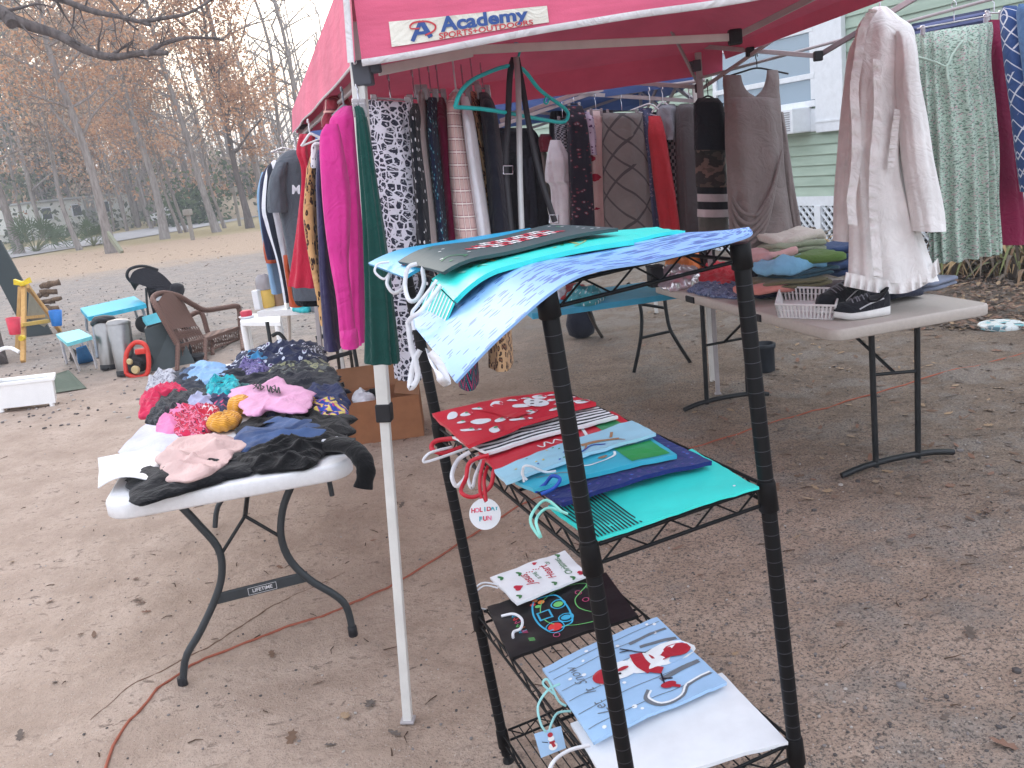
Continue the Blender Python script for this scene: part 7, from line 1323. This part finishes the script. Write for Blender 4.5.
# limb of the near tree, trunk just outside the left edge
near_t = empty('oak_tree', P(-16, 368), 'dark oak whose bare limbs reach in over the top left corner', 'tree'); rnd = random.Random(31); mb = MB(); tb_ = P(-16, 368)
pts = crv([tb_, D(-30, 300, 10.2), D(-75, 150, 9.8), D(-95, 40, 9.4), D(-110, -120, 9.2)], 20); mb.tube(pts, [.24 - .007 * i for i in range(20)], 14); mb.tube(crv([D(-95, 60, 9.5), D(-40, 10, 9.2), D(0, 12, 9.0), D(12, 24, 8.9)], 12), [.105 - .0045 * i for i in range(12)], 10)
def limb(pxs, r0, r1, d_, kids, L_):
    q = crv([D(x, y, d_ + .15 * math.sin(x * .03)) for x, y in pxs], 30); mb.tube(q, [r0 + (r1 - r0) * i / 29 + .006 * noise.noise(V((i * .7, r0 * 50, 0))) for i in range(30)], 9)
    for k in range(kids):
        i = rnd.randint(3, 28); t = (q[i + 1] - q[i]).normalized(); a = rnd.uniform(0, 6.28); o = t.orthogonal().normalized(); o = o * math.cos(a) + t.cross(o) * math.sin(a); tp = []; branchy(mb, q[i], t * .6 + o * .9 + V((0, 0, .15)), L_ * rnd.uniform(.35, 1), max(.006, r1 * .6), 2, rnd, tp, 0, .0, 5, 3)
limb([(4, 16), (30, 26), (58, 35), (90, 52), (114, 57), (140, 53), (168, 53)], .060, .024, 8.9, 9, .5); limb([(146, 55), (160, 45), (185, 38), (210, 38), (224, 40)], .03, .008, 8.9, 6, .4); limb([(-30, -24), (30, -8), (62, 0), (92, 11), (125, 18), (150, 25)], .045, .018, 9.1, 12, .6); limb([(140, 22), (165, 18), (186, 14), (205, 4), (222, -8)], .024, .010, 9.1, 9, .5); limb([(112, 57), (122, 48), (134, 40)], .016, .007, 8.9, 3, .3); limb([(2, 12), (20, 8), (38, 4), (54, 8)], .018, .007, 8.9, 4, .3); limb([(90, -20), (110, 0), (128, 22), (138, 30)], .02, .008, 9.2, 6, .5)
mb.build('trunk', [barkd], near_t)
# trailer home, car and mound across the road
tr_ = empty('mobile_home', D(82, 226, 56) * V((1, 1, 0)) if False else V((D(82, 226, 56).x, D(82, 226, 56).y, 0)), 'long white mobile home standing behind the trees across the road', 'house'); c0, c1 = D(36, 225, 55), D(131, 214, 62); c0.z = c1.z = 0; ex = (c1 - c0).normalized(); ey = V((-ex.y, ex.x, 0)); Lh = (c1 - c0).length
mb = MB(); mb.box((c0 + c1) / 2 + ey * 2 + V((0, 0, 1.35)), (Lh, 4, 1.7), (ex, ey, V((0, 0, 1))), 0, .03); mb.build('wall', [plain('trailer white', S(216, 218, 214), .6)], tr_)
mb = MB(); mb.box((c0 + c1) / 2 + ey * 2 + V((0, 0, 2.27)), (Lh + .3, 4.3, .12), (ex, ey, V((0, 0, 1)))); mb.build('roof', [plain('trailer roof', S(170, 172, 174), .6)], tr_)
mb = MB(); mb.box((c0 + c1) / 2 + ey * 2 + V((0, 0, .25)), (Lh - .1, 3.9, .5), (ex, ey, V((0, 0, 1)))); mb.build('skirting', [plain('trailer skirt', S(190, 190, 184), .7)], tr_)
for f in (.12, .42, .72):
    mb = MB(); mb.box(c0 + ex * Lh * f - ey * .02 + V((0, 0, 1.5)), (.8, .05, .8), (ex, ey, V((0, 0, 1))), 0, .01); wn = mb.build('window', [hwht], tr_); m = MB(); m.box(c0 + ex * Lh * f - ey * .05 + V((0, 0, 1.5)), (.66, .02, .66), (ex, ey, V((0, 0, 1)))); m.build('pane', [plain('dark glass', S(70, 76, 84), .2)], wn)
mb = MB(); mb.box(c0 + ex * Lh * .56 - ey * .03 + V((0, 0, 1.2)), (.85, .05, 1.8), (ex, ey, V((0, 0, 1)))); mb.build('door', [plain('door grey', S(150, 150, 150), .5)], tr_)
cc = P(189, 222); car = empty('parked_car', cc, 'small white car parked across the road beside the green shrub', 'car'); mb = MB(); prof = [(-2.0, .35), (-2.05, .75), (-1.3, .88), (-.7, 1.38), (.7, 1.42), (1.4, .95), (2.1, .85), (2.15, .35)]; ex = V((1, .15, 0)).normalized(); ey = V((-.15, 1, 0)).normalized()
mb.grid([[cc + ex * x + ey * w_ + V((0, 0, z)) for x, z in prof] for w_ in (-.8, -.84, .84, .8)]); mb.add([cc + ex * x + ey * -.8 + V((0, 0, z)) for x, z in prof], [tuple(range(8))]); mb.add([cc + ex * x + ey * .8 + V((0, 0, z)) for x, z in prof], [tuple(range(7, -1, -1))]); mb.build('body', [plain('car white', S(222, 224, 228), .3)], car)
for sx in (-1.3, 1.35):
    for sy in (-.8, .8): m = MB(); m.lathe(cc + ex * sx + ey * (sy - .09) + V((0, 0, .32)), [(.31, 0), (.32, .03), (.32, .15), (.31, .18)], 16, ax=ey); m.build('wheel', [plb], car)
m = MB(); m.add([cc + ex * x + ey * -.845 + V((0, 0, z)) for x, z in ((-1.1, .95), (-.65, 1.3), (.65, 1.34), (1.15, .98))], [(0, 1, 2, 3)]); m.build('side_window', [plain('dark glass', S(70, 76, 84), .2)], car)
m = MB(); c = P(228, 219); rings = []
for i in range(8):
    t = i / 7; rings.append([c + V((math.cos(a) * 2.6 * math.cos(t * 1.55) * (1 + .15 * noise.noise(V((math.cos(a) * 2, math.sin(a) * 2, t)))), math.sin(a) * 1.8 * math.cos(t * 1.55), 1.3 * math.sin(t * 1.55))) for a in [k * .2618 for k in range(24)]])
m.grid(rings, closed=True); tag(m.build('dirt_mound', [plain('mound tan', S(190, 172, 150), .9)]), 'low tan dirt mound across the road right of the white car', 'mound')
mb = MB(); b0 = P(122, 253); mb.bar(b0, D(104, 228, depth_of(b0) + .6), .10, .18); tag(mb.build('plank', [plain('plank pale', S(142, 142, 122), .8)]), 'pale weathered plank leaning on the broad grey trunk by the road', 'plank')
for x, y, h in ((240, 226, 1.5), (193, 240, .9)):
    mb = MB(); c = P(x, y); mb.box(c + V((0, 0, h / 2)), (.12, .12, h)); mb.box(c + V((0, 0, h + .1)), (.24, .42, .22), None, 0, .03); tag(mb.build('mailbox', [plain('post grey', S(140, 134, 126), .8)]), 'grey mailbox on a post by the road' if x == 240 else 'low marker post on the leaf strewn bank', 'mailbox' if x == 240 else 'post')

# thin autumn haze over everything
hz = bpy.data.materials.new('haze'); hz.use_nodes = True; hz.node_tree.nodes.clear(); ho = hz.node_tree.nodes.new('ShaderNodeOutputMaterial'); pv = hz.node_tree.nodes.new('ShaderNodeVolumePrincipled'); pv.inputs['Density'].default_value = 0.0035; pv.inputs['Color'].default_value = (0.93, 0.95, 0.98, 1); hz.node_tree.links.new(pv.outputs[0], ho.inputs['Volume'])
mb = MB(); mb.box((0, 250, 13), (1000, 720, 28.4)); tag(mb.build('haze', [hz], base=V((0, 0, 0))), kind='stuff', label='thin autumn haze')
# ------------------------------------------------------------------ things standing in the yard at the left
def uvec(px, py, d): return D(px, py, d)
Z = V((0, 0, 1))
# dark leaning sheet
mb = MB(); a, b = P(27, 337), P(52, 334); top0, top1 = D(-20, 246, depth_of(a) + .3), D(0, 240, depth_of(b) + .3); mb.slab([a, b, top1, top0], .05, down=V((0, .6, -.1))); tag(mb.build('dark_board', [plain('board dark green', S(36, 46, 48), .5, .3)]), 'long dark green board leaning up out of the left edge behind the easel', 'board')
# split logs behind the easel
lg_ = [(44, 309), (52, 309), (47, 302), (54, 300), (44, 295), (50, 292), (45, 286), (52, 284)]
lgm = wood('split wood', S(78, 62, 50), S(132, 108, 88), .95); rnd = random.Random(9); b0 = P(48, 316); dl = depth_of(b0) + .3
for i, (x, y) in enumerate(lg_):
    mb = MB(); c = D(x, y, dl); c.z = max(c.z, .07); ax = V((.95, rnd.uniform(-.5, .8), rnd.uniform(-.25, .25))).normalized(); hl = rnd.uniform(.07, .13); c = c + V((rnd.uniform(-.03, .03), 0, 0)); mb.tube([c - ax * hl, c - ax * hl * .4 + V((0, 0, .012)), c + ax * hl * .5, c + ax * hl], [.05 * rnd.uniform(.75, 1.3) for _ in range(4)], rnd.choice((5, 6, 7)), flat=rnd.uniform(.7, 1)); tag(mb.build('split_log', [lgm]), 'brown split log in the small pile behind the easel', 'log', 'logs piled behind the easel')
# easel
pine = wood('pine', S(196, 148, 88), S(220, 176, 112)); yel = plain('yellow plastic', S(238, 204, 40), .45)
f1, f2 = P(23, 362), P(60, 331); d1 = depth_of(f1); pkE = D(24, 284, d1 + .55); ea = empty('easel', (f1 + f2) / 2, 'child size wooden easel with yellow clips and paint cups', 'easel')
for a, b in ((f1, pkE), (f2, D(27, 286, d1 + .7)), (P(18, 352), D(21, 287, d1 + .9)), (P(58, 326), D(28, 288, d1 + 1.0))):
    mb = MB(); mb.bar(a, b, .045, .06, bev=.005); mb.build('leg', [pine], ea)
bd = MB(); bd.slab([D(29, 292, d1 + .75), D(50, 320, d1 + 1.1), D(44, 327, d1 + 1.0), D(27, 318, d1 + .7)], .012, down=V((0, .9, -.3))); bd.build('board', [plain('easel board', S(150, 142, 124), .6)], ea)
mb = MB(); mb.bar(D(21, 325, d1 + .15), D(48, 321, d1 + .7), .05, .045, bev=.006); mb.build('crossbar', [plain('pale yellow wood', S(216, 178, 92), .6)], ea)
mb = MB(); mb.bar(D(24, 318, d1 + .6), D(44, 316, d1 + 1.0), .03, .035); mb.build('crossbar', [pine], ea)
mb = MB(); c = D(23, 283, d1 + .5)
for sx in (-1, 1): mb.slab([c + V((0, -.03, .012)), c + V((sx * .085, -.03, .055)), c + V((sx * .095, -.03, -.005)), c + V((0, -.03, -.03))][::sx], .05, down=V((0, 1, 0)))
mb.box(c + V((0, -.01, -.005)), (.06, .07, .06), None, 0, .015)
mb.build('clip', [yel], ea)
for x, y, dd, cl, nm_ in ((14, 326, d1 - .05, S(214, 50, 76), 'red'), (56, 318, d1 + .75, S(36, 124, 206), 'blue')):
    mb = MB(); c = D(x, y, dd); mb.lathe(c, [(.055, -.09), (.075, .09), (.068, .09), (.05, -.08)], 16, ax=V((.1, 0, 1)), caps=False); mb.add([c + V((.05 * math.cos(k * .3927), .05 * math.sin(k * .3927), -.085)) for k in range(16)], [tuple(range(16))]); o = mb.build('cup', [plain('cup ' + nm_, cl, .4)], ea); o['label'] = nm_ + ' plastic paint cup'
mb = MB(); c = D(22, 338, d1 + .05); mb.lathe(c, [(.03, -.03), (.035, 0), (.03, .03)], 10, ax=(0, 1, 0)); mb.build('knob', [yel], ea)
# turquoise child table and stool
tq_ = plain('turquoise plastic', S(58, 184, 216), .45, .35); tql = plain('turquoise pale', S(130, 216, 224), .45, .35); lgx = plain('leg grey', S(150, 156, 164), .4, .4)
ct = empty('child_table', P(108, 350), 'turquoise child table on thin grey legs beside the steel bins', 'table'); zt = .44
tp = [P(88, 317, zt), P(146, 304, zt), P(134, 296, zt), P(80, 308, zt)]; mb = MB(); mb.slab(tp, .045); mb.build('tabletop', [tq_], ct); cen = sum(tp, V((0, 0, 0))) / 4
for i, p in enumerate(tp):
    q = cen + (p - cen) * .86; o_ = cen + (p - cen) * 1.0; mb = MB(); mb.tube([V((q.x, q.y, zt - .04)), V((o_.x, o_.y, 0.0))], .016, 8); mb.build('leg', [lgx], ct)
mb = MB(); q = [cen + (p - cen) * .95 for p in tp]; mb.tube([V((q[0].x, q[0].y, .16)), V((q[3].x, q[3].y, .16))], .012, 7); mb.build('crossbar', [lgx], ct)
stl_ = empty('stool', P(72, 372), 'small pale turquoise stool with white splayed legs left of the steel bins', 'stool'); zt = .36
tp = [P(67, 343, zt), P(92, 336, zt), P(79, 329, zt), P(56, 334, zt)]; mb = MB(); mb.slab(tp, .035); mb.build('seat', [tql], stl_); cen = sum(tp, V((0, 0, 0))) / 4
for p, q in zip(tp, ((80, 371), (97, 368), (86, 356), (67, 364))):
    t0 = cen + (p - cen) * .8; mb = MB(); mb.tube([V((t0.x, t0.y, zt - .03)), P(*q)], [.016, .012], 8); mb.build('leg', [hw], stl_)
mb = MB(); mb.slab([P(78, 364), P(94, 360), D(86, 345, 8.9), D(76, 348, 8.9)], .012, down=V((0, .3, -1)).normalized()); tag(mb.build('plastic_tray', [plain('tray blue', S(20, 130, 204), .4)]), 'blue plastic tray leaning under the pale turquoise stool', 'tray')
mb = MB(); mb.slab([P(69, 360), P(75, 362), D(76, 350, 9.0), D(71, 348, 9.0)], .03, down=V((0, .5, -.2))); tag(mb.build('dark_case', [plb]), 'small dark case on the ground behind the stool leg', 'case')
# steel bins
steel = plain('brushed steel', S(150, 148, 147), .3, .5, .9, .1)
for (bx_, by_), (tx_, ty_), r_, lb_ in (((110, 369), (110, 323), .105, 'slim steel bin with a dark lid, behind its twin'), ((127, 375), (122, 327), .108, 'slim steel step bin with a steel lid, the front one')):
    c = P(bx_, by_); h = .50; root = empty('steel_bin', c, lb_, 'bin', 'steel bins in the yard'); mb = MB(); tl_ = (D(tx_, ty_, depth_of(c)) - c); tl_.z = 0; ax = (Z * h + tl_ * .5).normalized()
    mb.lathe(c, [(r_ * .78, .03), (r_, h * .94), (r_ * .97, h * .95)], 28, ax=ax); mb.build('body', [steel], root); m = MB(); m.lathe(c, [(r_ * .82, 0), (r_ * .83, .045), (r_ * .78, .05)], 28, ax=ax); m.build('base', [plb], root); m = MB(); m.lathe(c + ax * h * .95, [(r_ * 1.02, 0), (r_ * 1.02, .02), (r_ * .8, .045), (.01, .055)], 28, ax=ax); m.build('lid', [plb if 'dark' in lb_ else steel], root)
    m = MB(); m.box(c - V((0, r_ * .85, -.02)), (.06, .05, .018), None, 0, .004); m.build('pedal', [plb], root)
    if 'dark' in lb_: m = MB(); m.tube(crv([c + ax * h * .92 + V((-.10, -.05, 0)), c + ax * h * 1.0 + V((0, -.12, 0)), c + ax * h * .92 + V((.10, -.05, 0))], 12), .016, 7, flat=1.6); m.build('handle', [plb], root)
# red blower
c = P(139, 376); bl_ = empty('leaf_blower', c, 'red garden blower with a black engine on the sand', 'blower'); redp_ = plain('tool red', S(214, 56, 44), .4)
mb = MB(); k = depth_of(c) / 900; rng = [(-11, 2), (-12, 14), (-10, 25), (-3, 33), (6, 32), (10, 24), (11, 10), (8, 1), (-2, -1), (-11, 2)]; mb.tube(crv([c + CR * x * k + CU * z * k - CW * .03 for x, z in rng], 40), .022, 9); mb.build('housing_ring', [redp_], bl_)
mb = MB(); o = c + CU * 13 * k; mb.lathe(o + V((0, .06, 0)), [(.02, -.10), (.085, -.08), (.09, .06), (.05, .1)], 20, ax=(0, -1, .1)); mb.box(o + V((-.02, -.02, -.02)), (.13, .12, .10), None, 0, .02); mb.build('engine', [plb], bl_)
mb = MB(); mb.lathe(o + V((.0, -.11, -.04)), [(.035, -.02), (.04, .0), (.03, .02)], 16, ax=(0, -1, 0)); mb.lathe(o + V((-.04, -.1, .04)), [(.02, -.02), (.03, .0), (.02, .02)], 12, ax=(0, -1, 0)); mb.build('cap', [plain('beige cap', S(196, 176, 130), .5)], bl_)
mb = MB(); mb.box(o + CU * 12 * k + V((.03, -.03, 0)), (.10, .06, .05), None, 0, .012); mb.build('tank', [redp_], bl_)
# black tub lying beside the chair
c0 = [P(152, 372), P(196, 364), P(190, 355), P(150, 362)]; mb = MB(); up_ = [D(144, 329, 8.5), D(173, 321, 8.7), D(172, 319, 9.1), D(146, 326, 9.0)]; mb.grid([c0, up_], closed=True, smooth=False); mb.add(c0, [(3, 2, 1, 0)], smooth=False)
ins = [sum(up_, V((0, 0, 0))) / 4 * .12 + p * .88 for p in up_]; mb.add(up_ + ins, [(i, (i + 1) % 4, (i + 1) % 4 + 4, i + 4) for i in range(4)], smooth=False); mb.add([p - Z * .02 for p in ins], [(0, 1, 2, 3)], smooth=False); tub = mb.build('plastic_tub', [plain('tub grey green', S(64, 72, 74), .6, .3)]); tag(tub, 'dark grey square plastic tub standing behind the wicker chair leg', 'tub')
mb = MB(); c = P(198, 361); mb.box(c + Z * .04, (.16, .14, .07), None, 0, .02); mb.tube(crv([c + V((-.06, 0, .06)), c + V((-.05, 0, .14)), c + V((-.10, .05, .24))], 8), .014, 7); tag(mb.build('foot_pump', [plb]), 'small black pump on the ground between the chair legs', 'pump')
# wicker chair
wk = NT('wicker', 0.6, 0.3); uvw = wk.obj(); w1 = wk.wave(uvw, 28, 1.5, 'Z'); w2 = wk.wave(uvw, 28, 1.5, 'DIAGONAL'); wf_ = wk.math('MAXIMUM', w1, w2); wk.set('Base Color', wk.ramp(wf_, [(0.2, S(66, 46, 42)), (0.8, S(132, 98, 86))])); wk.bump(wf_, .7, .01); wk = wk.m
ch = empty('wicker_chair', P(210, 362), 'brown wicker armchair with an arched back, turned away', 'chair')
dL, dR = 8.55, 8.95; dLf, dRf = 9.35, 9.75
bkL, bkR = D(178, 343, dL), D(204, 338, dR); tLp, tRp = D(157, 304, dL + .05), D(184, 302, dR + .0); 
rows = []
for j in range(13):
    t = j / 12; a = bkL * (1 - t) + tLp * t; b = bkR * (1 - t) + tRp * t; r = []
    for i in range(13):
        u = i / 12; p = a * (1 - u) + b * u; p = p + CW * .06 * math.sin(math.pi * u) * -1 * (.4 + .6 * t) + CU * (.10 * math.sin(math.pi * u) * max(0, t - .55) / .45); r.append(p)
    rows.append(r)
mb = MB(); mb.grid(rows[4:]); n0 = rows
for k in range(13): mb.tube([rows[0][k], rows[2][k], rows[4][k]], .006, 5)
for k in range(12): mb.tube([rows[0][k], rows[4][k + 1]], .004, 4); mb.tube([rows[0][k + 1], rows[4][k]], .004, 4)
mb.build('backrest', [wk], ch)
mb = MB(); fr_ = [D(177, 344, dL), D(166, 324, dL), D(156, 306, dL + .02), D(153, 298, dL + .1), D(162, 293, dL + .2), D(178, 296, dR - .1), D(192, 304, dR + .05), D(205, 310, dR + .25), D(222, 308, dRf - .25), D(236, 306, dRf - .05), D(239, 309, dRf), D(240, 318, dRf), D(241, 332, dRf)]; mb.tube(crv(fr_, 60), .028, 9); mb.build('arm_frame', [wk], ch)
mb = MB(); mb.tube(crv([D(155, 306, dL + .1), D(180, 318, dLf - .2), D(198, 312, dLf), D(203, 316, dLf + .02), D(207, 330, dLf), D(210, 338, dLf)], 30), .026, 9); mb.build('arm_frame', [wk], ch)
seat = [D(180, 344, dL), D(206, 338, dR), D(240, 326, dRf), D(212, 331, dLf)]; mb = MB(); mb.slab([seat[0], seat[1], seat[2], seat[3]], .035); mb.build('seat', [wk], ch)
mb = MB()
for s_, (p, q) in enumerate(((seat[1], seat[2]), (seat[0], seat[1]), (seat[0], seat[3]), (seat[3], seat[2]))):
    L_ = 14
    for k in range(L_):
        a, b = p * (1 - k / L_) + q * k / L_ - Z * .03, p * (1 - (k + 1) / L_) + q * (k + 1) / L_ - Z * .03; mb.tube([a, b - Z * .10], .004, 4); mb.tube([b, a - Z * .10], .004, 4)
    mb.tube([p - Z * .13, q - Z * .13], .011, 6)
mb.build('apron', [wk], ch)
for p, q in ((D(178, 344, dL), P(177, 371)), (D(205, 339, dR), P(205, 362)), (D(241, 330, dRf), P(243, 350)), (D(210, 336, dLf), P(213, 355))):
    mb = MB(); mb.tube([p, q], [.024, .02], 8); mb.build('leg', [wk], ch)
# stroller
st0 = P(160, 334); ds = depth_of(st0) - .2; sr = empty('stroller', st0, 'black folded down stroller with a rounded hood behind the wicker chair', 'stroller'); sf = fabric('stroller black', S(40, 38, 44))
mb = MB(); rows = []
for j in range(9):
    t = j / 8; cpx = [(129, 281), (133, 272), (142, 268), (152, 269), (162, 274), (171, 283), (177, 292), (180, 298)]; q = crv([V((x, y, 0)) for x, y in cpx], 24); rows.append([D(p.x + 6 * t, p.y + t * (10 + 6 * math.sin(i / 23 * 3.1)), ds + .5 * t * (1 - .3 * t) - .25) for i, p in enumerate(q)])
mb.grid(rows); mb.add(rows[0], [tuple(range(24))]); mb.build('hood', [sf], sr)
mb = MB(); mb.slab([D(146, 286, ds), D(168, 288, ds), D(176, 322, ds), D(154, 318, ds)], .08, down=CW); mb.build('seat', [sf], sr)
mb = MB(); mb.tube(crv([D(131, 282, ds), D(127, 276, ds - .05), D(130, 269, ds - .05), D(143, 266, ds), D(158, 270, ds + .1)], 20), .018, 8); mb.build('handlebar', [plb], sr)
for pts in ([(146, 288), (147, 306), (150, 328)], [(166, 290), (176, 308), (190, 330)], [(170, 300), (160, 318), (146, 332)]):
    mb = MB(); mb.tube([D(x, y, ds + .1) for x, y in pts], .014, 7); mb.build('frame_tube', [stl], sr)
for x, y in ((146, 325), (186, 322), (168, 330)):
    m = MB(); c = P(x, y + 8); c.z = .11; m.lathe(c - V((0, .025, 0)), [(.03, 0), (.10, .005), (.11, .025), (.10, .045), (.03, .05)], 18, ax=(0, 1, 0)); m.build('wheel', [plb], sr)
m = MB(); cs = [D(154, 294, ds - .06), D(161, 293, ds - .06), D(162, 300, ds - .06), D(156, 301, ds - .06)]; m.slab(cs, .006, down=CW); m.build('care_label', [white], sr)
mb = MB(); c = D(177, 290, ds - .2); mb.lathe(c, [(.02, -.08), (.07, -.06), (.085, 0), (.07, .06), (.02, .08)], 14, ax=(.3, -.2, 1)); mb.build('pouch', [sf], sr)
mb = MB(); mb.slab([D(142, 317, ds - .5), D(158, 312, ds - .5), D(166, 322, ds - .5), D(150, 328, ds - .5)], .05); tag(mb.build('folded_towel', [fabric('towel turquoise', S(110, 206, 222))]), 'pale turquoise folded towel in the stroller tray behind the tub', 'towel')
# sink
sk_ = empty('utility_sink', P(24, 412), 'white plastic utility sink set on the sand with a curved hose spout', 'sink'); d0 = depth_of(P(4, 414)); wp = plain('sink white', (.88, .88, .88, 1), .4, .4, 0, .03)
b4 = [P(-8, 414), P(50, 409), P(52, 396), P(-2, 399)]; t4 = [D(-12, 384, d0), D(52, 379, d0), D(54, 377, d0 + .22), D(-6, 380, d0 + .22)]; zt = sum(p.z for p in t4) / 4; t4 = [V((p.x, p.y, zt)) for p in t4]; b4 = [p * .15 * 0 + V((t.x + (sum(t4, V((0, 0, 0))) / 4 - t).x * .07, t.y + (sum(t4, V((0, 0, 0))) / 4 - t).y * .07, .03)) for p, t in zip(b4, t4)]
mb = MB(); mb.grid([b4, t4], closed=True, smooth=False); mb.add(b4, [(3, 2, 1, 0)], smooth=False); mb.build('basin', [wp], sk_)
ce = sum(t4, V((0, 0, 0))) / 4; rim_o = [ce + (p - ce) * 1.08 for p in t4]; rim_i = [ce + (p - ce) * .86 for p in t4]; mb = MB(); up_ = Z * .012
for i in range(4): j = (i + 1) % 4; mb.slab([rim_o[i] + up_, rim_o[j] + up_, rim_i[j] + up_, rim_i[i] + up_], .022)
mb.slab([p - Z * .10 for p in rim_i], .01); mb.build('rim', [wp], sk_)
for i in range(4): m = MB(); p = ce + (t4[i] - ce) * .8; m.tube([V((p.x, p.y, .03)), V((p.x, p.y, 0))], .02, 8); m.build('foot', [wp], sk_)
mb = MB(); mb.tube(crv([D(-6, 378, d0 + .2), D(-8, 360, d0 + .2), D(0, 350, d0 + .2), D(10, 348, d0 + .2), D(19, 352, d0 + .2)], 20), .016, 8); mb.build('spout', [wp], sk_)
mb = MB(); mb.slab([P(54, 393), P(86, 388), D(68, 370, 8.4), D(52, 375, 8.2)], .03, down=V((.05, .5, -.2))); tag(mb.build('green_panel', [plain('panel olive', S(88, 98, 84), .7)]), 'olive green panel lying tilted beside the white sink', 'panel')
# white resin table with bits on it, and the folding table in front
wt_ = empty('resin_table', P(252, 346), 'low white resin side table right of the wicker chair', 'table'); zt = .42; tp = [P(240, 322, zt), P(280, 322, zt), P(280, 313, zt), P(242, 314, zt)]; mb = MB(); mb.slab(tp, .035); mb.build('tabletop', [wp], wt_); cen = sum(tp, V((0, 0, 0))) / 4
for p in tp: q = cen + (p - cen) * .86; m = MB(); m.tube([V((q.x, q.y, zt - .03)), V((q.x, q.y, 0))], .03, 8); m.build('leg', [wp], wt_)
mb = MB(); c = P(247, 318, zt); mb.lathe(c, [(.05, 0), (.07, .01), (.072, .02)], 18); mb.lathe(c + Z * .02, [(.05, 0), (.055, .04), (.04, .05)], 14, mi=1); tag(mb.build('dish', [white, plain('lid red', S(196, 54, 76), .4)]), 'small white dish with a red lid on the resin table', 'dish')
ft = empty('folding_table', P(300, 372), 'white folding table with curved black legs under the hanging shirts', 'table', 'folding tables of the yard sale'); dA = 6.35; A1, A2 = D(258, 318, dA), D(340, 300, dA - .25); zt = (A1.z + A2.z) / 2; A1.z = A2.z = zt; ex = (A2 - A1).normalized(); ey = V((-ex.y, ex.x, 0)); mb = MB(); mb.slab([A1, A1 + ex * 1.2, A1 + ex * 1.2 + ey * .6, A1 + ey * .6], .04); mb.build('tabletop', [plw], ft)
for pts in ([(267, 322), (270, 340), (272, 356)], [(272, 336), (280, 334), (290, 352)], [(352, 338), (356, 360), (360, 385)]):
    mb = MB(); q = [D(x, y, dA + .1) for x, y in pts]; q[0].z = min(q[0].z, zt - .04); q.append(V((q[-1].x + .02, q[-1].y, 0.0))); mb.tube(crv(q, 14), .014, 8); mb.build('leg', [stl2], ft)
jar = empty('glass_jar', A1 + ex * .06 + ey * .12 + Z * 0, 'glass jar of yellow contents with a clear lid on the white folding table', 'jar'); c = D(268, 308, dA + .15); c.z = zt + .002
mb = MB(); mb.lathe(c, [(.05, 0), (.056, .01), (.056, .12), (.05, .13)], 20); mb.build('contents', [plain('yellow sauce', S(222, 182, 92), .5)], jar); m = MB(); m.lathe(c + Z * .13, [(.056, 0), (.06, .05), (.05, .09), (.03, .11)], 20); m.build('lid', [clearp], jar)
mb = MB(); c = D(260, 306, dA + .1); c.z = zt + .07; mb.box(c, (.05, .08, .14), (ex, ey, Z), 0, .006); tag(mb.build('carton', [white]), 'small white carton left of the glass jar', 'carton')
mb = MB(); c = D(279, 306, dA + .2); c.z = zt + .05; mb.lathe(c - Z * .05, [(.04, 0), (.045, .10), (.03, .13)], 16); tag(mb.build('brown_jar', [plain('jar brown', S(150, 116, 92), .4)]), 'small brown jar right of the glass jar', 'jar')
pile('cloth', 'turquoise cloth hanging off the back of the white folding table', 'cloth', [(292, 312), (296, 304), (312, 302), (318, 308), (306, 313)], zt, .06, fabric('cloth turquoise', S(50, 170, 176)), None, 71)
pile('cloth', 'dark grey cloth beside the turquoise one on the white folding table', 'cloth', [(310, 312), (314, 302), (330, 300), (336, 308), (324, 314)], zt, .10, fabric('cloth slate', S(92, 98, 106)), None, 72)
mb = MB(); mb.tube([P(291, 372), D(288, 300, 6.2)], .014, 8); tag(mb.build('white_pole', [tubew]), 'thin white pole standing in front of the curved black table leg', 'pole')
pile('handbag', 'black bag lying under the white folding table', 'bag', [(284, 372), (288, 358), (304, 352), (316, 358), (314, 372)], 0.0, .16, fabric('bag black', S(34, 34, 42)), None, 73)
# black metal folding frame
bf = empty('metal_frame', P(330, 392), 'black metal folding rack standing behind the cardboard box', 'rack'); dB = 5.6
for a, b in (((302, 366), (352, 352)), ((316, 338), (334, 333)), ((322, 391), (344, 384))):
    mb = MB(); mb.bar(D(*a, dB), D(*b, dB), .02, .026); mb.build('rail', [stl2], bf)
for a, b in (((337, 348), (343, 388)), ((350, 350), (357, 386)), ((318, 340), (324, 394))):
    mb = MB(); q = P(b[0], b[1] + 14); mb.tube([D(*a, dB), q], .011, 7); mb.build('upright', [stl2], bf)
# ------------------------------------------------------------------ tidy up
for o in bpy.data.objects:
    if '_w' in o: del o['_w']
